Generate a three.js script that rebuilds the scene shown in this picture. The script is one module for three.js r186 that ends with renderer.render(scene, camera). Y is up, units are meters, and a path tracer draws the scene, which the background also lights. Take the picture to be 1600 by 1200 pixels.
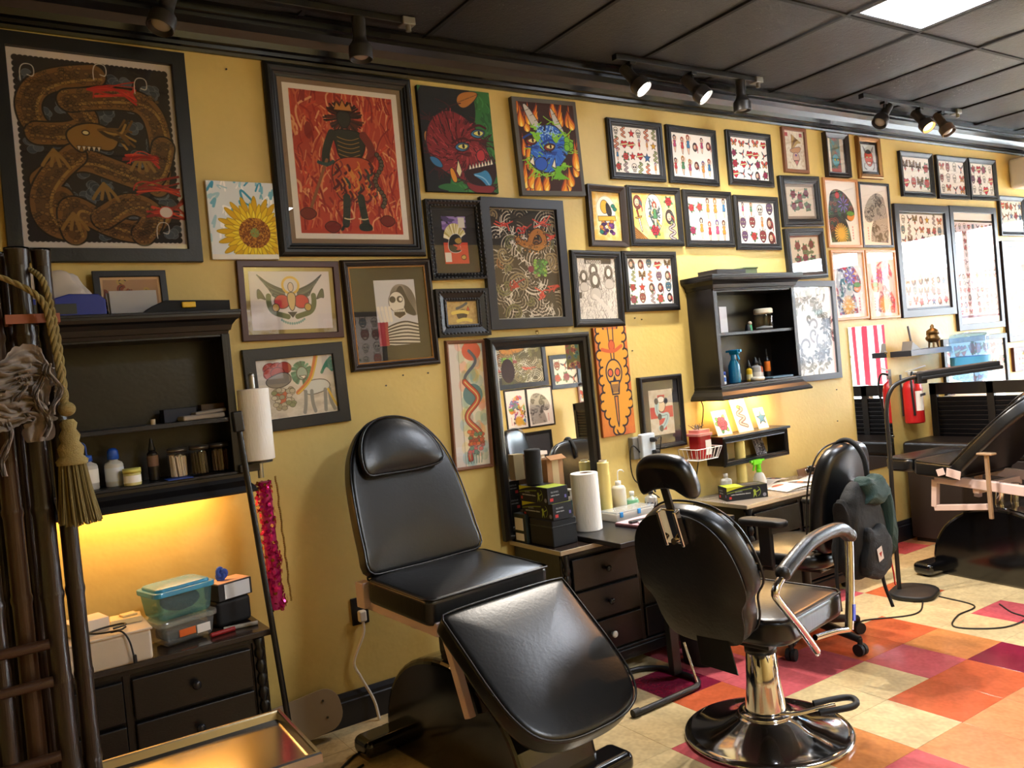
import * as THREE from 'three';
import { RoundedBoxGeometry } from 'three/addons/geometries/RoundedBoxGeometry.js';
import { mergeGeometries } from 'three/addons/utils/BufferGeometryUtils.js';
import { RectAreaLightUniformsLib } from 'three/addons/lights/RectAreaLightUniformsLib.js';

// ---------------------------------------------------------------- camera, sky, exposure
RectAreaLightUniformsLib.init();
const scene = new THREE.Scene();
const deg = Math.PI / 180;
const camera = new THREE.PerspectiveCamera(2 * Math.atan(600 / 1300) / deg, 4 / 3, 0.05, 200);
{
  const yaw = 33.2346 * deg, pitch = -1.00619 * deg, roll = -5.36937 * deg;
  const fwd = new THREE.Vector3(Math.sin(yaw) * Math.cos(pitch), Math.sin(pitch), -Math.cos(yaw) * Math.cos(pitch));
  const right = new THREE.Vector3(Math.cos(yaw), 0, Math.sin(yaw));
  const up = new THREE.Vector3().crossVectors(right, fwd);
  const r2 = right.clone().multiplyScalar(Math.cos(roll)).addScaledVector(up, Math.sin(roll));
  const u2 = up.clone().multiplyScalar(Math.cos(roll)).addScaledVector(right, -Math.sin(roll));
  camera.quaternion.setFromRotationMatrix(new THREE.Matrix4().makeBasis(r2, u2, fwd.clone().negate()));
  camera.position.set(0, 1.48, 3.49);
}
scene.background = new THREE.Color(0.8, 0.91, 1.0);      // bright overcast street sky
scene.backgroundIntensity = 28;
const renderer = new THREE.WebGLRenderer({ antialias: true });
renderer.toneMapping = THREE.LinearToneMapping;
renderer.toneMappingExposure = 1.8;
renderer.shadowMap.enabled = true;

// ---------------------------------------------------------------- helpers
function rng(s) { return () => { s = (s + 0x6d2b79f5) | 0; let t = Math.imul(s ^ (s >>> 15), 1 | s); t = (t + Math.imul(t ^ (t >>> 7), 61 | t)) ^ t; return ((t ^ (t >>> 14)) >>> 0) / 4294967296; }; }
const E3 = (r) => new THREE.Euler(r[0] || 0, r[1] || 0, r[2] || 0, r[3] || 'XYZ');
function xf(g, p = [0, 0, 0], r = [0, 0, 0], s) {
  const m = new THREE.Matrix4().compose(new THREE.Vector3(...p), new THREE.Quaternion().setFromEuler(E3(r)), new THREE.Vector3(...(s || [1, 1, 1])));
  g.applyMatrix4(m); return g;
}
function clean(g) {
  if (g.index) g = g.toNonIndexed();
  for (const k of Object.keys(g.attributes)) if (!['position', 'normal', 'uv'].includes(k)) g.deleteAttribute(k);
  if (!g.attributes.uv) g.setAttribute('uv', new THREE.BufferAttribute(new Float32Array(g.attributes.position.count * 2), 2));
  if (!g.attributes.normal) g.computeVertexNormals();
  g.morphAttributes = {}; g.clearGroups();
  return g;
}
const merge = (list) => { const f = list.flat(9).map(clean); return f.length === 1 ? f[0] : mergeGeometries(f); };
const bx = (w, h, d, p, r, bev = 0.004) => xf(bev > 0 ? new RoundedBoxGeometry(w, h, d, 2, Math.min(bev, w / 2.01, h / 2.01, d / 2.01)) : new THREE.BoxGeometry(w, h, d), p, r);
const b2 = (x0, x1, y0, y1, z0, z1, bev = 0.004) => bx(x1 - x0, y1 - y0, z1 - z0, [(x0 + x1) / 2, (y0 + y1) / 2, (z0 + z1) / 2], [0, 0, 0], bev);
const cy = (rt, rb, h, p, r, seg = 24, open = false) => xf(new THREE.CylinderGeometry(rt, rb, h, seg, 1, open), p, r);
const lat = (pts, p, r, seg = 28) => xf(new THREE.LatheGeometry(pts.map((q) => new THREE.Vector2(q[0], q[1])), seg), p, r);
const sph = (rad, p, s, seg = 20) => xf(new THREE.SphereGeometry(rad, seg, Math.max(8, seg * 0.7 | 0)), p, [0, 0, 0], s);
const V = (a) => new THREE.Vector3(...a);
const tub = (pts, rad, seg = 0, rs = 8, closed = false, tens = 0.5) => new THREE.TubeGeometry(new THREE.CatmullRomCurve3(pts.map(V), closed, 'catmullrom', tens), seg || pts.length * 7, rad, rs, closed);
function bar(a, b, rad, rs = 12, rad2) {       // straight round bar with ends
  const A = V(a), B = V(b), L = A.distanceTo(B), g = new THREE.CylinderGeometry(rad2 ?? rad, rad, L, rs);
  const q = new THREE.Quaternion().setFromUnitVectors(new THREE.Vector3(0, 1, 0), B.clone().sub(A).normalize());
  g.applyMatrix4(new THREE.Matrix4().compose(A.clone().add(B).multiplyScalar(0.5), q, new THREE.Vector3(1, 1, 1))); return g;
}
const shp = (pts) => new THREE.Shape(pts.map((p) => new THREE.Vector2(p[0], p[1])));
const ext = (pts, depth, p, r, bev = 0, seg = 2) => xf(new THREE.ExtrudeGeometry(shp(pts), { depth, bevelEnabled: bev > 0, bevelSize: bev, bevelThickness: bev, bevelSegments: seg, steps: 1, curveSegments: 8 }), p, r);
// moulding: cross-section pts [out, up] run along x from x0 to x1 at the wall (out = +z)
const mould = (pts, x0, x1, y = 0, z = 0) => xf(new THREE.ExtrudeGeometry(shp(pts), { depth: x1 - x0, bevelEnabled: false }), [x1, y, z], [0, -Math.PI / 2, 0]);
// smooth closed outline through points
function smooth(pts, n = 72, tens = 0.5) { return new THREE.CatmullRomCurve3(pts.map((p) => new THREE.Vector3(p[0], p[1], 0)), true, 'catmullrom', tens).getSpacedPoints(n).slice(0, n).map((p) => [p.x, p.y]); }
function rrect(w, h, r, n = 6) {                // rounded rectangle outline; r is one radius or [tr, tl, bl, br]
  const R = Array.isArray(r) ? r : [r, r, r, r], c = [[w / 2, h / 2, 0], [-w / 2, h / 2, 90], [-w / 2, -h / 2, 180], [w / 2, -h / 2, 270]], o = [];
  c.forEach(([x, y, a0], k) => { const q = R[k], cx = x - Math.sign(x) * q, cy_ = y - Math.sign(y) * q; for (let i = 0; i <= n; i++) { const a = (a0 + 90 * i / n) * deg; o.push([cx + q * Math.cos(a), cy_ + q * Math.sin(a)]); } });
  return o;
}
// upholstered pad: outline in x,y; back face at z = 0, front edge at z = thick, puffed in the middle
function pad(out, thick, puff = 0.015, rnd = 0.018, curve = null) {
  const n = out.length, rings = []; let cx = 0, cyy = 0; out.forEach((p) => { cx += p[0] / n; cyy += p[1] / n; });
  const ring = (s, inset, z) => out.map((p) => { const dx = p[0] - cx, dy = p[1] - cyy, L = Math.hypot(dx, dy) || 1, k = Math.max(0, s - inset / L); return [cx + dx * k, cyy + dy * k, z]; });
  rings.push(ring(0, 0, 0)); rings.push(ring(0.6, 0, 0)); rings.push(ring(1, rnd, 0));
  for (let i = 1; i <= 4; i++) { const a = i / 4 * Math.PI / 2; rings.push(ring(1, rnd * (1 - Math.sin(a)), rnd * (1 - Math.cos(a)))); }
  for (let i = 0; i <= 4; i++) { const a = i / 4 * Math.PI / 2; rings.push(ring(1, rnd * (1 - Math.cos(a)), thick - rnd + rnd * Math.sin(a))); }
  for (const s of [0.93, 0.84, 0.72, 0.58, 0.42, 0.25, 0.1, 0]) rings.push(ring(s, rnd * s, thick + puff * (1 - s ** 3)));
  const pos = [], uv = [], idx = [];
  rings.forEach((r) => r.forEach((p) => { const z = p[2] + (curve ? curve(p[0], p[1]) : 0); pos.push(p[0], p[1], z); uv.push(p[0] * 2, p[1] * 2); }));
  for (let k = 0; k < rings.length - 1; k++) for (let i = 0; i < n; i++) { const a = k * n + i, b = k * n + (i + 1) % n, c = a + n, d = b + n; idx.push(a, b, d, a, d, c); }
  const g = new THREE.BufferGeometry(); g.setAttribute('position', new THREE.Float32BufferAttribute(pos, 3)); g.setAttribute('uv', new THREE.Float32BufferAttribute(uv, 2)); g.setIndex(idx); g.computeVertexNormals();
  // outline must run counter-clockwise seen from +z
  return g;
}
// mitred picture-frame ring: profile [inward, out] points from the outer back edge to the inner back edge
function ringGeo(w, h, prof) {
  const pos = [], uv = [];
  const cs = [[-1, -1], [1, -1], [1, 1], [-1, 1]];
  const pt = (c, q) => [c[0] * (w / 2 - q[0]), c[1] * (h / 2 - q[0]), q[1]];
  for (let k = 0; k < 4; k++) for (let i = 0; i < prof.length - 1; i++) {
    const a = pt(cs[k], prof[i]), b = pt(cs[(k + 1) % 4], prof[i]), c = pt(cs[(k + 1) % 4], prof[i + 1]), d = pt(cs[k], prof[i + 1]);
    pos.push(...a, ...b, ...c, ...a, ...c, ...d); for (const p of [a, b, c, a, c, d]) uv.push(p[0] * 3 + p[2], p[1] * 3 + p[2]);
  }
  const g = new THREE.BufferGeometry(); g.setAttribute('position', new THREE.Float32BufferAttribute(pos, 3)); g.setAttribute('uv', new THREE.Float32BufferAttribute(uv, 2)); g.computeVertexNormals(); return g;
}
const taken = new Map();
function numbered(n) { const k = taken.get(n) || 0; taken.set(n, k + 1); return k ? n + '_' + String(k).padStart(3, '0') : n; }
function thing(name, label, category, p = [0, 0, 0], r = 0, group) {
  const o = new THREE.Group(); o.name = numbered(name); o.position.set(...p); if (Array.isArray(r)) o.rotation.set(...r); else o.rotation.y = r;
  o.userData = { label, category }; if (group) o.userData.group = group; scene.add(o); return o;
}
function part(name, geos, mat, parent, label) {
  const m = new THREE.Mesh(merge([geos]), mat); m.name = name; if (label) m.userData.label = label; parent.add(m); return m;
}
function struct(name, geos, mat) { const m = new THREE.Mesh(merge([geos]), mat); m.name = name; m.userData = { kind: 'structure' }; scene.add(m); return m; }
function solo(name, geos, mat, label, category, p = [0, 0, 0], r = 0, group) {
  const m = new THREE.Mesh(merge([geos]), mat); m.name = numbered(name); m.position.set(...p); if (Array.isArray(r)) m.rotation.set(...r); else m.rotation.y = r;
  m.userData = { label, category }; if (group) m.userData.group = group; scene.add(m); return m;
}
// ---------------------------------------------------------------- textures and materials
function noiseTex(n, seed, oct, fn, srgb) {
  const r = rng(seed), data = new Uint8Array(n * n * 4), acc = new Float32Array(n * n);
  let tot = 0;
  for (const [cells, amp] of oct) {
    const g = new Float32Array(cells * cells).map(() => r()); tot += amp;
    for (let y = 0; y < n; y++) for (let x = 0; x < n; x++) {
      const fx = x / n * cells, fy = y / n * cells, x0 = fx | 0, y0 = fy | 0, u = fx - x0, v = fy - y0, U = u * u * (3 - 2 * u), W = v * v * (3 - 2 * v), x1 = (x0 + 1) % cells, y1 = (y0 + 1) % cells;
      acc[y * n + x] += amp * ((g[y0 * cells + x0] * (1 - U) + g[y0 * cells + x1] * U) * (1 - W) + (g[y1 * cells + x0] * (1 - U) + g[y1 * cells + x1] * U) * W);
    }
  }
  for (let i = 0; i < n * n; i++) { const c = fn(acc[i] / tot, r); data.set([c[0], c[1], c[2], 255], i * 4); }
  const t = new THREE.DataTexture(data, n, n); t.wrapS = t.wrapT = THREE.RepeatWrapping; t.magFilter = THREE.LinearFilter; t.minFilter = THREE.LinearFilter; if (srgb) t.colorSpace = THREE.SRGBColorSpace; t.needsUpdate = true; return t;
}
const cl = (v) => Math.max(0, Math.min(255, v | 0));
const grey = (k, o = 0) => (v) => { const q = cl(o + v * k); return [q, q, q]; };
const T_fine = noiseTex(256, 5, [[16, 1], [64, 1], [128, 1]], grey(255));
const T_leather = noiseTex(256, 7, [[6, 1.2], [40, 1], [90, 1.1]], grey(255));
const T_wood = noiseTex(256, 9, [[8, 1], [64, 0.6]], grey(255));
const T_wall = noiseTex(512, 21, [[4, 1], [9, 1], [30, 0.4], [128, 0.25]], (v) => { const k = (v - 0.5) * 26; return [cl(210 + k), cl(184 + k), cl(108 + k * 0.9)]; }, true);
const T_wallb = noiseTex(256, 23, [[12, 1], [60, 1], [128, 0.7]], grey(255));
const rep = (t, x, y) => { const c = t.clone(); c.repeat.set(x, y ?? x); c.needsUpdate = true; return c; };
const M = (hex, rough = 0.6, metal = 0, o = {}) => new THREE.MeshStandardMaterial({ color: hex, roughness: rough, metalness: metal, side: THREE.DoubleSide, ...o });
const P = (hex, rough, o = {}) => new THREE.MeshPhysicalMaterial({ color: hex, roughness: rough, side: THREE.DoubleSide, ...o });
const m = {
  black: M(0x0d0d0f, 0.42), blackMatte: M(0x101012, 0.75), blackGloss: P(0x08080a, 0.14, { clearcoat: 0.6, clearcoatRoughness: 0.12 }),
  blackWood: M(0x0d0c0e, 0.34, 0, { bumpMap: T_wood, bumpScale: 0.0006 }), crown: M(0x0f1014, 0.24, 0, { bumpMap: T_wood, bumpScale: 0.0004 }),
  frameBlack: M(0x111113, 0.42, 0, { bumpMap: T_wood, bumpScale: 0.0006 }), frameGrey: M(0x1e1f24, 0.42), frameBrown: M(0x24160f, 0.42), frameRed: M(0x431a16, 0.4), frameOak: M(0xb87b40, 0.4), frameGold: M(0x8a5f2a, 0.35, 0.6), framePale: M(0x7d4f33, 0.45),
  leather: P(0x0a0b0d, 0.33, { bumpMap: T_leather, bumpScale: 0.0005, clearcoat: 0.2, clearcoatRoughness: 0.3 }), piping: M(0x0e0e10, 0.35),
  leatherSoft: M(0x0d0e10, 0.36, 0, { bumpMap: T_leather, bumpScale: 0.001 }),
  chrome: M(0xd8d8da, 0.09, 1), steel: M(0xa8a8a6, 0.3, 1), darkSteel: M(0x4a4a4c, 0.35, 0.9), paintPink: M(0xcdb6ae, 0.45),
  white: M(0xe8e6e0, 0.6), paper: M(0xece8de, 0.85), cream: M(0xe9dfc6, 0.7), towel: M(0xeeeae2, 0.95, 0, { bumpMap: T_fine, bumpScale: 0.0015 }), card: M(0xa77b52, 0.85), cardPale: M(0xc9b083, 0.8),
  glass: P(0xffffff, 0.0, { transmission: 1, thickness: 0, ior: 1.5 }), mirror: M(0xe8ecec, 0.012, 1),
  clearPlastic: P(0xf2f4f4, 0.22, { transmission: 0.75, thickness: 0, ior: 1.45 }), milky: P(0xf0ede4, 0.5, { transmission: 0.45, thickness: 0 }),
  red: M(0xb5161a, 0.35), redDark: M(0x7d1016, 0.4), blue: M(0x1f4fb0, 0.4), green: M(0x2fae6a, 0.35), lime: M(0x6fd616, 0.35), yellow: M(0xe2b619, 0.45), orange: M(0xd9701f, 0.45), wrap: P(0xe3cf7c, 0.25, { clearcoat: 0.6, clearcoatRoughness: 0.2 }),
  rubber: M(0x0d0d0d, 0.6), cable: M(0x0c0c0c, 0.55), cableWhite: M(0xded6c8, 0.5), bronze: M(0x6e5836, 0.4, 0.8), brass: M(0xa98a45, 0.35, 0.9),
};
// ---------------------------------------------------------------- the room
const XL = -1.6, XR = 9.5, ZB = 4.4, CY = 3.05;
function planeUV(g, s) { const p = g.attributes.position, n = g.attributes.normal, u = g.attributes.uv; for (let i = 0; i < p.count; i++) { const ax = Math.abs(n.getX(i)), ay = Math.abs(n.getY(i)); u.setXY(i, (ax > 0.7 ? p.getZ(i) : p.getX(i)) * s, (ay > 0.7 ? p.getZ(i) : p.getY(i)) * s); } return g; }
const wallMat = new THREE.MeshStandardMaterial({ map: T_wall, roughness: 0.5, bumpMap: rep(T_wallb, 2), bumpScale: 0.0012, side: THREE.DoubleSide });
const wallBox = (...a) => planeUV(clean(b2(...a, 0)), 0.45);
struct('wall_back', wallBox(XL - 0.15, XR + 0.15, -0.02, CY + 0.15, -0.15, 0), wallMat);
{ const w = scene.children[scene.children.length - 1]; for (const [x, y] of [[1.02, 2.83], [1.69, 1.5], [1.82, 1.5], [1.6, 1.46], [3.14, 1.7], [3.19, 1.69], [4.88, 1.14], [4.86, 0.93], [3.1, 1.52]]) part('nail', cy(0.004, 0.003, 0.006, [x, y, 0.003], [Math.PI / 2, 0, 0], 8), m.darkSteel, w); }
struct('wall_front', wallBox(XL - 0.15, XR + 0.15, -0.02, CY + 0.15, ZB, ZB + 0.15), wallMat);
struct('wall_left', wallBox(XL - 0.15, XL, -0.02, CY + 0.15, 0, ZB), wallMat);
struct('wall_right', [wallBox(XR, XR + 0.15, -0.02, 0.35, 0, ZB), wallBox(XR, XR + 0.15, 2.62, CY + 0.15, 0, ZB), wallBox(XR, XR + 0.15, 0.35, 2.62, 0, 0.22), wallBox(XR, XR + 0.15, 0.35, 2.62, ZB - 0.2, ZB)], wallMat);
{ // storefront window in the end wall: aluminium frame, mullions and panes
  const w = struct('window_1', [b2(XR + 0.03, XR + 0.11, 0.35, 0.41, 0.22, 4.2), b2(XR + 0.03, XR + 0.11, 2.56, 2.62, 0.22, 4.2), b2(XR + 0.03, XR + 0.11, 0.41, 2.56, 0.22, 0.28), b2(XR + 0.03, XR + 0.11, 0.41, 2.56, 4.14, 4.2)], M(0x8d9094, 0.4, 0.7));
  for (const z of [1.5, 2.82]) part('mullion', b2(XR + 0.03, XR + 0.11, 0.41, 2.56, z, z + 0.06), M(0x8d9094, 0.4, 0.7), w);
  for (const [a, b] of [[0.28, 1.5], [1.56, 2.82], [2.88, 4.14]]) part('pane', b2(XR + 0.066, XR + 0.072, 0.41, 2.56, a, b, 0), m.glass, w);
}
{ // low pale shops across the street: what the lower half of the window looks out on
  const T = thing('shop_row', 'pale low shop row across the street, mirrored in the picture glass', 'building', [30, -0.12, 2]);
  part('facade', b2(0, 6, 0, 3.5, -22, 22, 0), M(0x6e655b, 0.9), T); part('parapet', b2(-0.15, 6, 3.5, 3.8, -22, 22, 0), M(0x857c70, 0.9), T);
  for (let i = 0; i < 7; i++) { const w = part('window', b2(-0.05, 0.02, 0.7, 2.5, -20 + i * 6, -16 + i * 6, 0), M(0x4a4f55, 0.2), T); part('awning', bx(1.0, 0.06, 4.4, [-0.5, 2.75, -18 + i * 6], [0, 0, 0.25], 0), M(i % 2 ? 0x6a3a34 : 0x3e4c46, 0.8), w); }
}
struct('ground', b2(XR + 0.15, XR + 30, -0.22, -0.12, -25, 30, 0), M(0x9a9894, 0.9));
// floor: vinyl tiles laid on a slab, each tile its own piece where it shows
{
  const TS = 0.3048, X0 = 3.012, Z0 = 1.4475, slab = struct('floor', b2(XL - 0.15, XR + 0.15, -0.12, -0.004, -0.02, ZB + 0.15, 0), M(0x6b5a44, 0.9));
  const cols = { c: 0xdfc898, p: 0xcd6068, o: 0xd0653e, h: 0xdd9766, m: 0x86203c, l: 0xd48a50 };
  const marb = noiseTex(256, 77, [[6, 1], [24, 0.8], [90, 0.9]], (v) => { const q = cl(228 + (v - 0.5) * 70); return [q, q, q]; }, true);
  const rgh = noiseTex(256, 78, [[5, 1], [17, 0.8], [70, 0.6]], (v) => { const q = cl(26 + v * 46); return [q, q, q]; });
  const mats = {}; for (const k in cols) mats[k] = new THREE.MeshPhysicalMaterial({ color: cols[k], map: marb, roughness: 1, roughnessMap: rgh, clearcoat: 0.35, clearcoatRoughness: 0.12 });
  const known = { '1,-1': 'p', '2,-1': 'l', '3,-1': 'c', '2,0': 'm', '3,0': 'c', '1,0': 'o', '0,0': 'o', '-1,0': 'c', '0,-1': 'c', '-1,-1': 'c', '-1,1': 'h', '0,1': 'h', '1,1': 'h', '2,1': 'h', '-2,1': 'p', '-2,0': 'l', '-3,-1': 'p', '-2,-1': 'p', '-3,0': 'c', '-4,-1': 'c', '-4,0': 'c',
    '0,-2': 'p', '-1,-2': 'p', '1,-2': 'o', '2,-2': 'o', '3,-2': 'c', '4,-2': 'c', '-2,-3': 'm', '-2,-2': 'o', '-1,-3': 'p', '-1,-4': 'p', '-2,-4': 'c', '0,-4': 'c', '0,-3': 'o', '1,-3': 'o', '2,-3': 'c', '3,-3': 'c', '-3,-2': 'c', '-3,-3': 'c', '-3,-4': 'c', '-4,-2': 'c', '-4,-3': 'c', '-5,-3': 'c', '-6,-3': 'c', '-7,-3': 'c', '-5,-2': 'l', '-6,-2': 'l', '-6,-4': 'c', '-7,-4': 'c', '-5,-4': 'c', '-8,-4': 'c', '-7,-5': 'c', '-6,-5': 'c', '-8,-5': 'c',
    '4,-1': 'p', '4,0': 'c', '4,-3': 'o', '3,-4': 'p', '4,-4': 'c', '5,-4': 'c', '6,-4': 'c', '7,-5': 'p', '6,-5': 'c', '5,-5': 'c', '5,-3': 'c', '2,-4': 'c', '1,-4': 'c', '-4,1': 'c', '-3,1': 'c' };
  const r = rng(31), geos = [0, 1, 2, 3].map((k) => { const g = clean(bx(TS - 0.0012, 0.004, TS - 0.0012, [0, -0.002, 0], [0, 0, 0], 0.0008)); const u = g.attributes.uv, p = g.attributes.position; for (let i = 0; i < u.count; i++) u.setXY(i, p.getX(i) + k * 0.27, p.getZ(i) + k * 0.41); return g; });
  const rest = {};
  for (let i = -16; i < 22; i++) for (let j = -5; j < 10; j++) {
    const xa = X0 + i * TS, za = Z0 + j * TS, cx = xa + TS / 2, cz = za + TS / 2;
    let k = known[i + ',' + j]; const v = r(); if (!k) k = v < 0.5 ? 'c' : v < 0.62 ? 'p' : v < 0.75 ? 'o' : v < 0.86 ? 'h' : v < 0.95 ? 'l' : 'm';
    if (cx < XL || cx > XR || cz < -0.1 || cz > ZB) continue;
    const edge = za < 0 || xa < XL || xa + TS > XR || za + TS > ZB;
    const seen = i >= -9 && i <= 9 && j <= 3;
    if (seen && !edge) { const t = new THREE.Mesh(geos[Math.abs(i * 7 + j * 3) % 4], mats[k]); t.name = 'tile'; t.position.set(cx, 0, cz); slab.add(t); }
    else (rest[k] ||= []).push(b2(Math.max(XL, xa), Math.min(XR, xa + TS - 0.001), -0.004, 0, Math.max(0, za), Math.min(ZB, za + TS - 0.001), 0));
  }
  for (const k in rest) { const t = part('tile_field', rest[k], mats[k], slab); t.userData.kind = 'stuff'; }
}
// ceiling: black lay-in panels on a grid, a few sagging
{
  const speck = document.createElement('canvas'); speck.width = speck.height = 512; const c = speck.getContext('2d'), r = rng(91);
  c.fillStyle = '#2e2e30'; c.fillRect(0, 0, 512, 512);
  for (let i = 0; i < 9000; i++) { const v = r() < 0.5 ? 18 : 52; c.fillStyle = `rgba(${v},${v},${v},0.6)`; c.fillRect(r() * 512, r() * 512, 1 + r() * 2, 1 + r() * 2); }
  for (let k = 0; k < 9; k++) { const x = r() * 512, y = r() * 512; for (let i = 0; i < 26; i++) { const v = 90 + r() * 90; c.fillStyle = `rgba(${v},${v},${v - 4},0.7)`; c.beginPath(); c.ellipse(x + (r() - 0.5) * 60, y + (r() - 0.5) * 40, 0.5 + r() * 1.4, 0.5 + r() * 0.8, r() * 3, 0, 7); c.fill(); } }
  for (let k = 0; k < 7; k++) { c.strokeStyle = 'rgba(70,70,70,0.35)'; c.lineWidth = 1; c.beginPath(); const x = r() * 512, y = r() * 512; c.moveTo(x, y); c.lineTo(x + (r() - 0.5) * 120, y + (r() - 0.5) * 60); c.stroke(); }
  const ct = new THREE.CanvasTexture(speck); ct.colorSpace = THREE.SRGBColorSpace; ct.wrapS = ct.wrapT = THREE.RepeatWrapping;
  const tileMat = new THREE.MeshStandardMaterial({ map: ct, roughness: 0.5, bumpMap: rep(T_fine, 3), bumpScale: 0.002, side: THREE.DoubleSide });
  const slab = struct('ceiling', b2(XL - 0.15, XR + 0.15, CY + 0.04, CY + 0.2, -0.02, ZB + 0.15, 0), m.blackMatte);
  const zs = [0.0, 1.04, 2.26, 3.48, ZB], r2 = rng(4);
  const gx = []; for (let x = 3.15 - 0.61 * 8; x < XR; x += 0.61) gx.push(x);
  const tg = (w, d, sag) => { const g = new THREE.PlaneGeometry(w, d, 6, 6); g.rotateX(Math.PI / 2); const p = g.attributes.position; for (let i = 0; i < p.count; i++) { const u = p.getX(i) / w * 2, v = p.getZ(i) / d * 2; p.setY(i, -sag * (1 - u * u) * (1 - v * v)); } const u = g.attributes.uv; for (let i = 0; i < u.count; i++) u.setXY(i, p.getX(i) * 0.8 + sag * 30, p.getZ(i) * 0.8 + sag * 50); g.computeVertexNormals(); return g; };
  for (let i = -1; i < gx.length; i++) for (let j = 0; j < 4; j++) {
    const xa = i < 0 ? XL : Math.max(XL, gx[i]), xb = i + 1 < gx.length ? gx[i + 1] : XR, za = zs[j], zb = zs[j + 1]; if (xb - xa < 0.05) continue;
    if ((Math.abs(xa - 3.76) < 0.02 && j === 1) || (Math.abs(xa - 1.93) < 0.02 && j === 3)) continue;                       // the light panel sits here
    const t = new THREE.Mesh(tg(xb - xa - 0.012, zb - za - 0.012, 0.006 + r2() * 0.02), tileMat); t.name = 'ceiling_panel'; t.position.set((xa + xb) / 2, CY + 0.008 + r2() * 0.004, (za + zb) / 2); slab.add(t);
  }
  for (const x of gx) part('grid_bar', b2(x - 0.011, x + 0.011, CY, CY + 0.035, 0, ZB, 0.001), m.blackMatte, slab);
  for (const z of [1.04, 2.26, 3.48]) part('grid_bar', b2(XL, XR, CY + 0.001, CY + 0.03, z - 0.011, z + 0.011, 0.001), m.blackMatte, slab);
}
// crown moulding, baseboards
const crownProf = [[0, 0], [0.012, 0], [0.016, 0.012], [0.028, 0.016], [0.03, 0.03], [0.045, 0.036], [0.052, 0.06], [0.07, 0.088], [0.098, 0.108], [0.1, 0.122], [0.116, 0.126], [0.12, 0.15], [0.12, 0.166], [0, 0.166]];
struct('trim_1', mould(crownProf, XL, XR, 2.885, 0), m.crown);
struct('trim_2', xf(mould(crownProf, 0, XR - XL, 0, 0), [XR, 2.885, ZB], [0, Math.PI, 0]), m.crown);
struct('trim_3', xf(mould(crownProf, 0, ZB, 0, 0), [XR, 2.885, 0], [0, -Math.PI / 2, 0]), m.crown);
const baseProf = [[0, 0], [0.02, 0], [0.02, 0.105], [0.016, 0.11], [0.016, 0.125], [0.008, 0.143], [0, 0.143]];
struct('baseboard_back', mould(baseProf, XL, XR, 0, 0), M(0x1c1d24, 0.4));
struct('baseboard_front', xf(mould(baseProf, 0, XR - XL, 0, 0), [XR, 0, ZB], [0, Math.PI, 0]), M(0x1c1d24, 0.4));

// ---------------------------------------------------------------- lamps of the room
function area(name, w, h, pos, look, color, k) { const l = new THREE.RectAreaLight(color, k, w, h); l.name = name; l.position.set(...pos); l.lookAt(...look); scene.add(l); return l; }
for (const [px, pz, lab] of [[4.065, 1.65, 'bright white fluorescent panel set into the black ceiling grid'], [2.235, 3.94, 'second white fluorescent panel in the ceiling above the camera']]) { // fluorescent troffers
  const t = thing('ceiling_light', lab, 'ceiling light', [px, CY, pz]), hz = pz > 3 ? 0.43 : 0.59, hd = hz - 0.025;
  part('housing', [b2(-0.29, 0.29, 0.0, 0.034, -hz, -hd), b2(-0.29, 0.29, 0.0, 0.034, hd, hz), b2(-0.29, -0.27, 0, 0.034, -hd, hd), b2(0.27, 0.29, 0, 0.034, -hd, hd)], M(0x2a2a2c, 0.6), t);
  part('diffuser', b2(-0.27, 0.27, 0.006, 0.012, -hd, hd, 0), M(0xffffff, 0.5, 0, { emissive: 0xf2f6ff, emissiveIntensity: 3 }), t);
  area('panel_light', 0.54, 2 * hd, [px, CY - 0.004, pz], [px, 0, pz], 0xecf3ff, pz > 3 ? 32 : 15);
}
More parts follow.
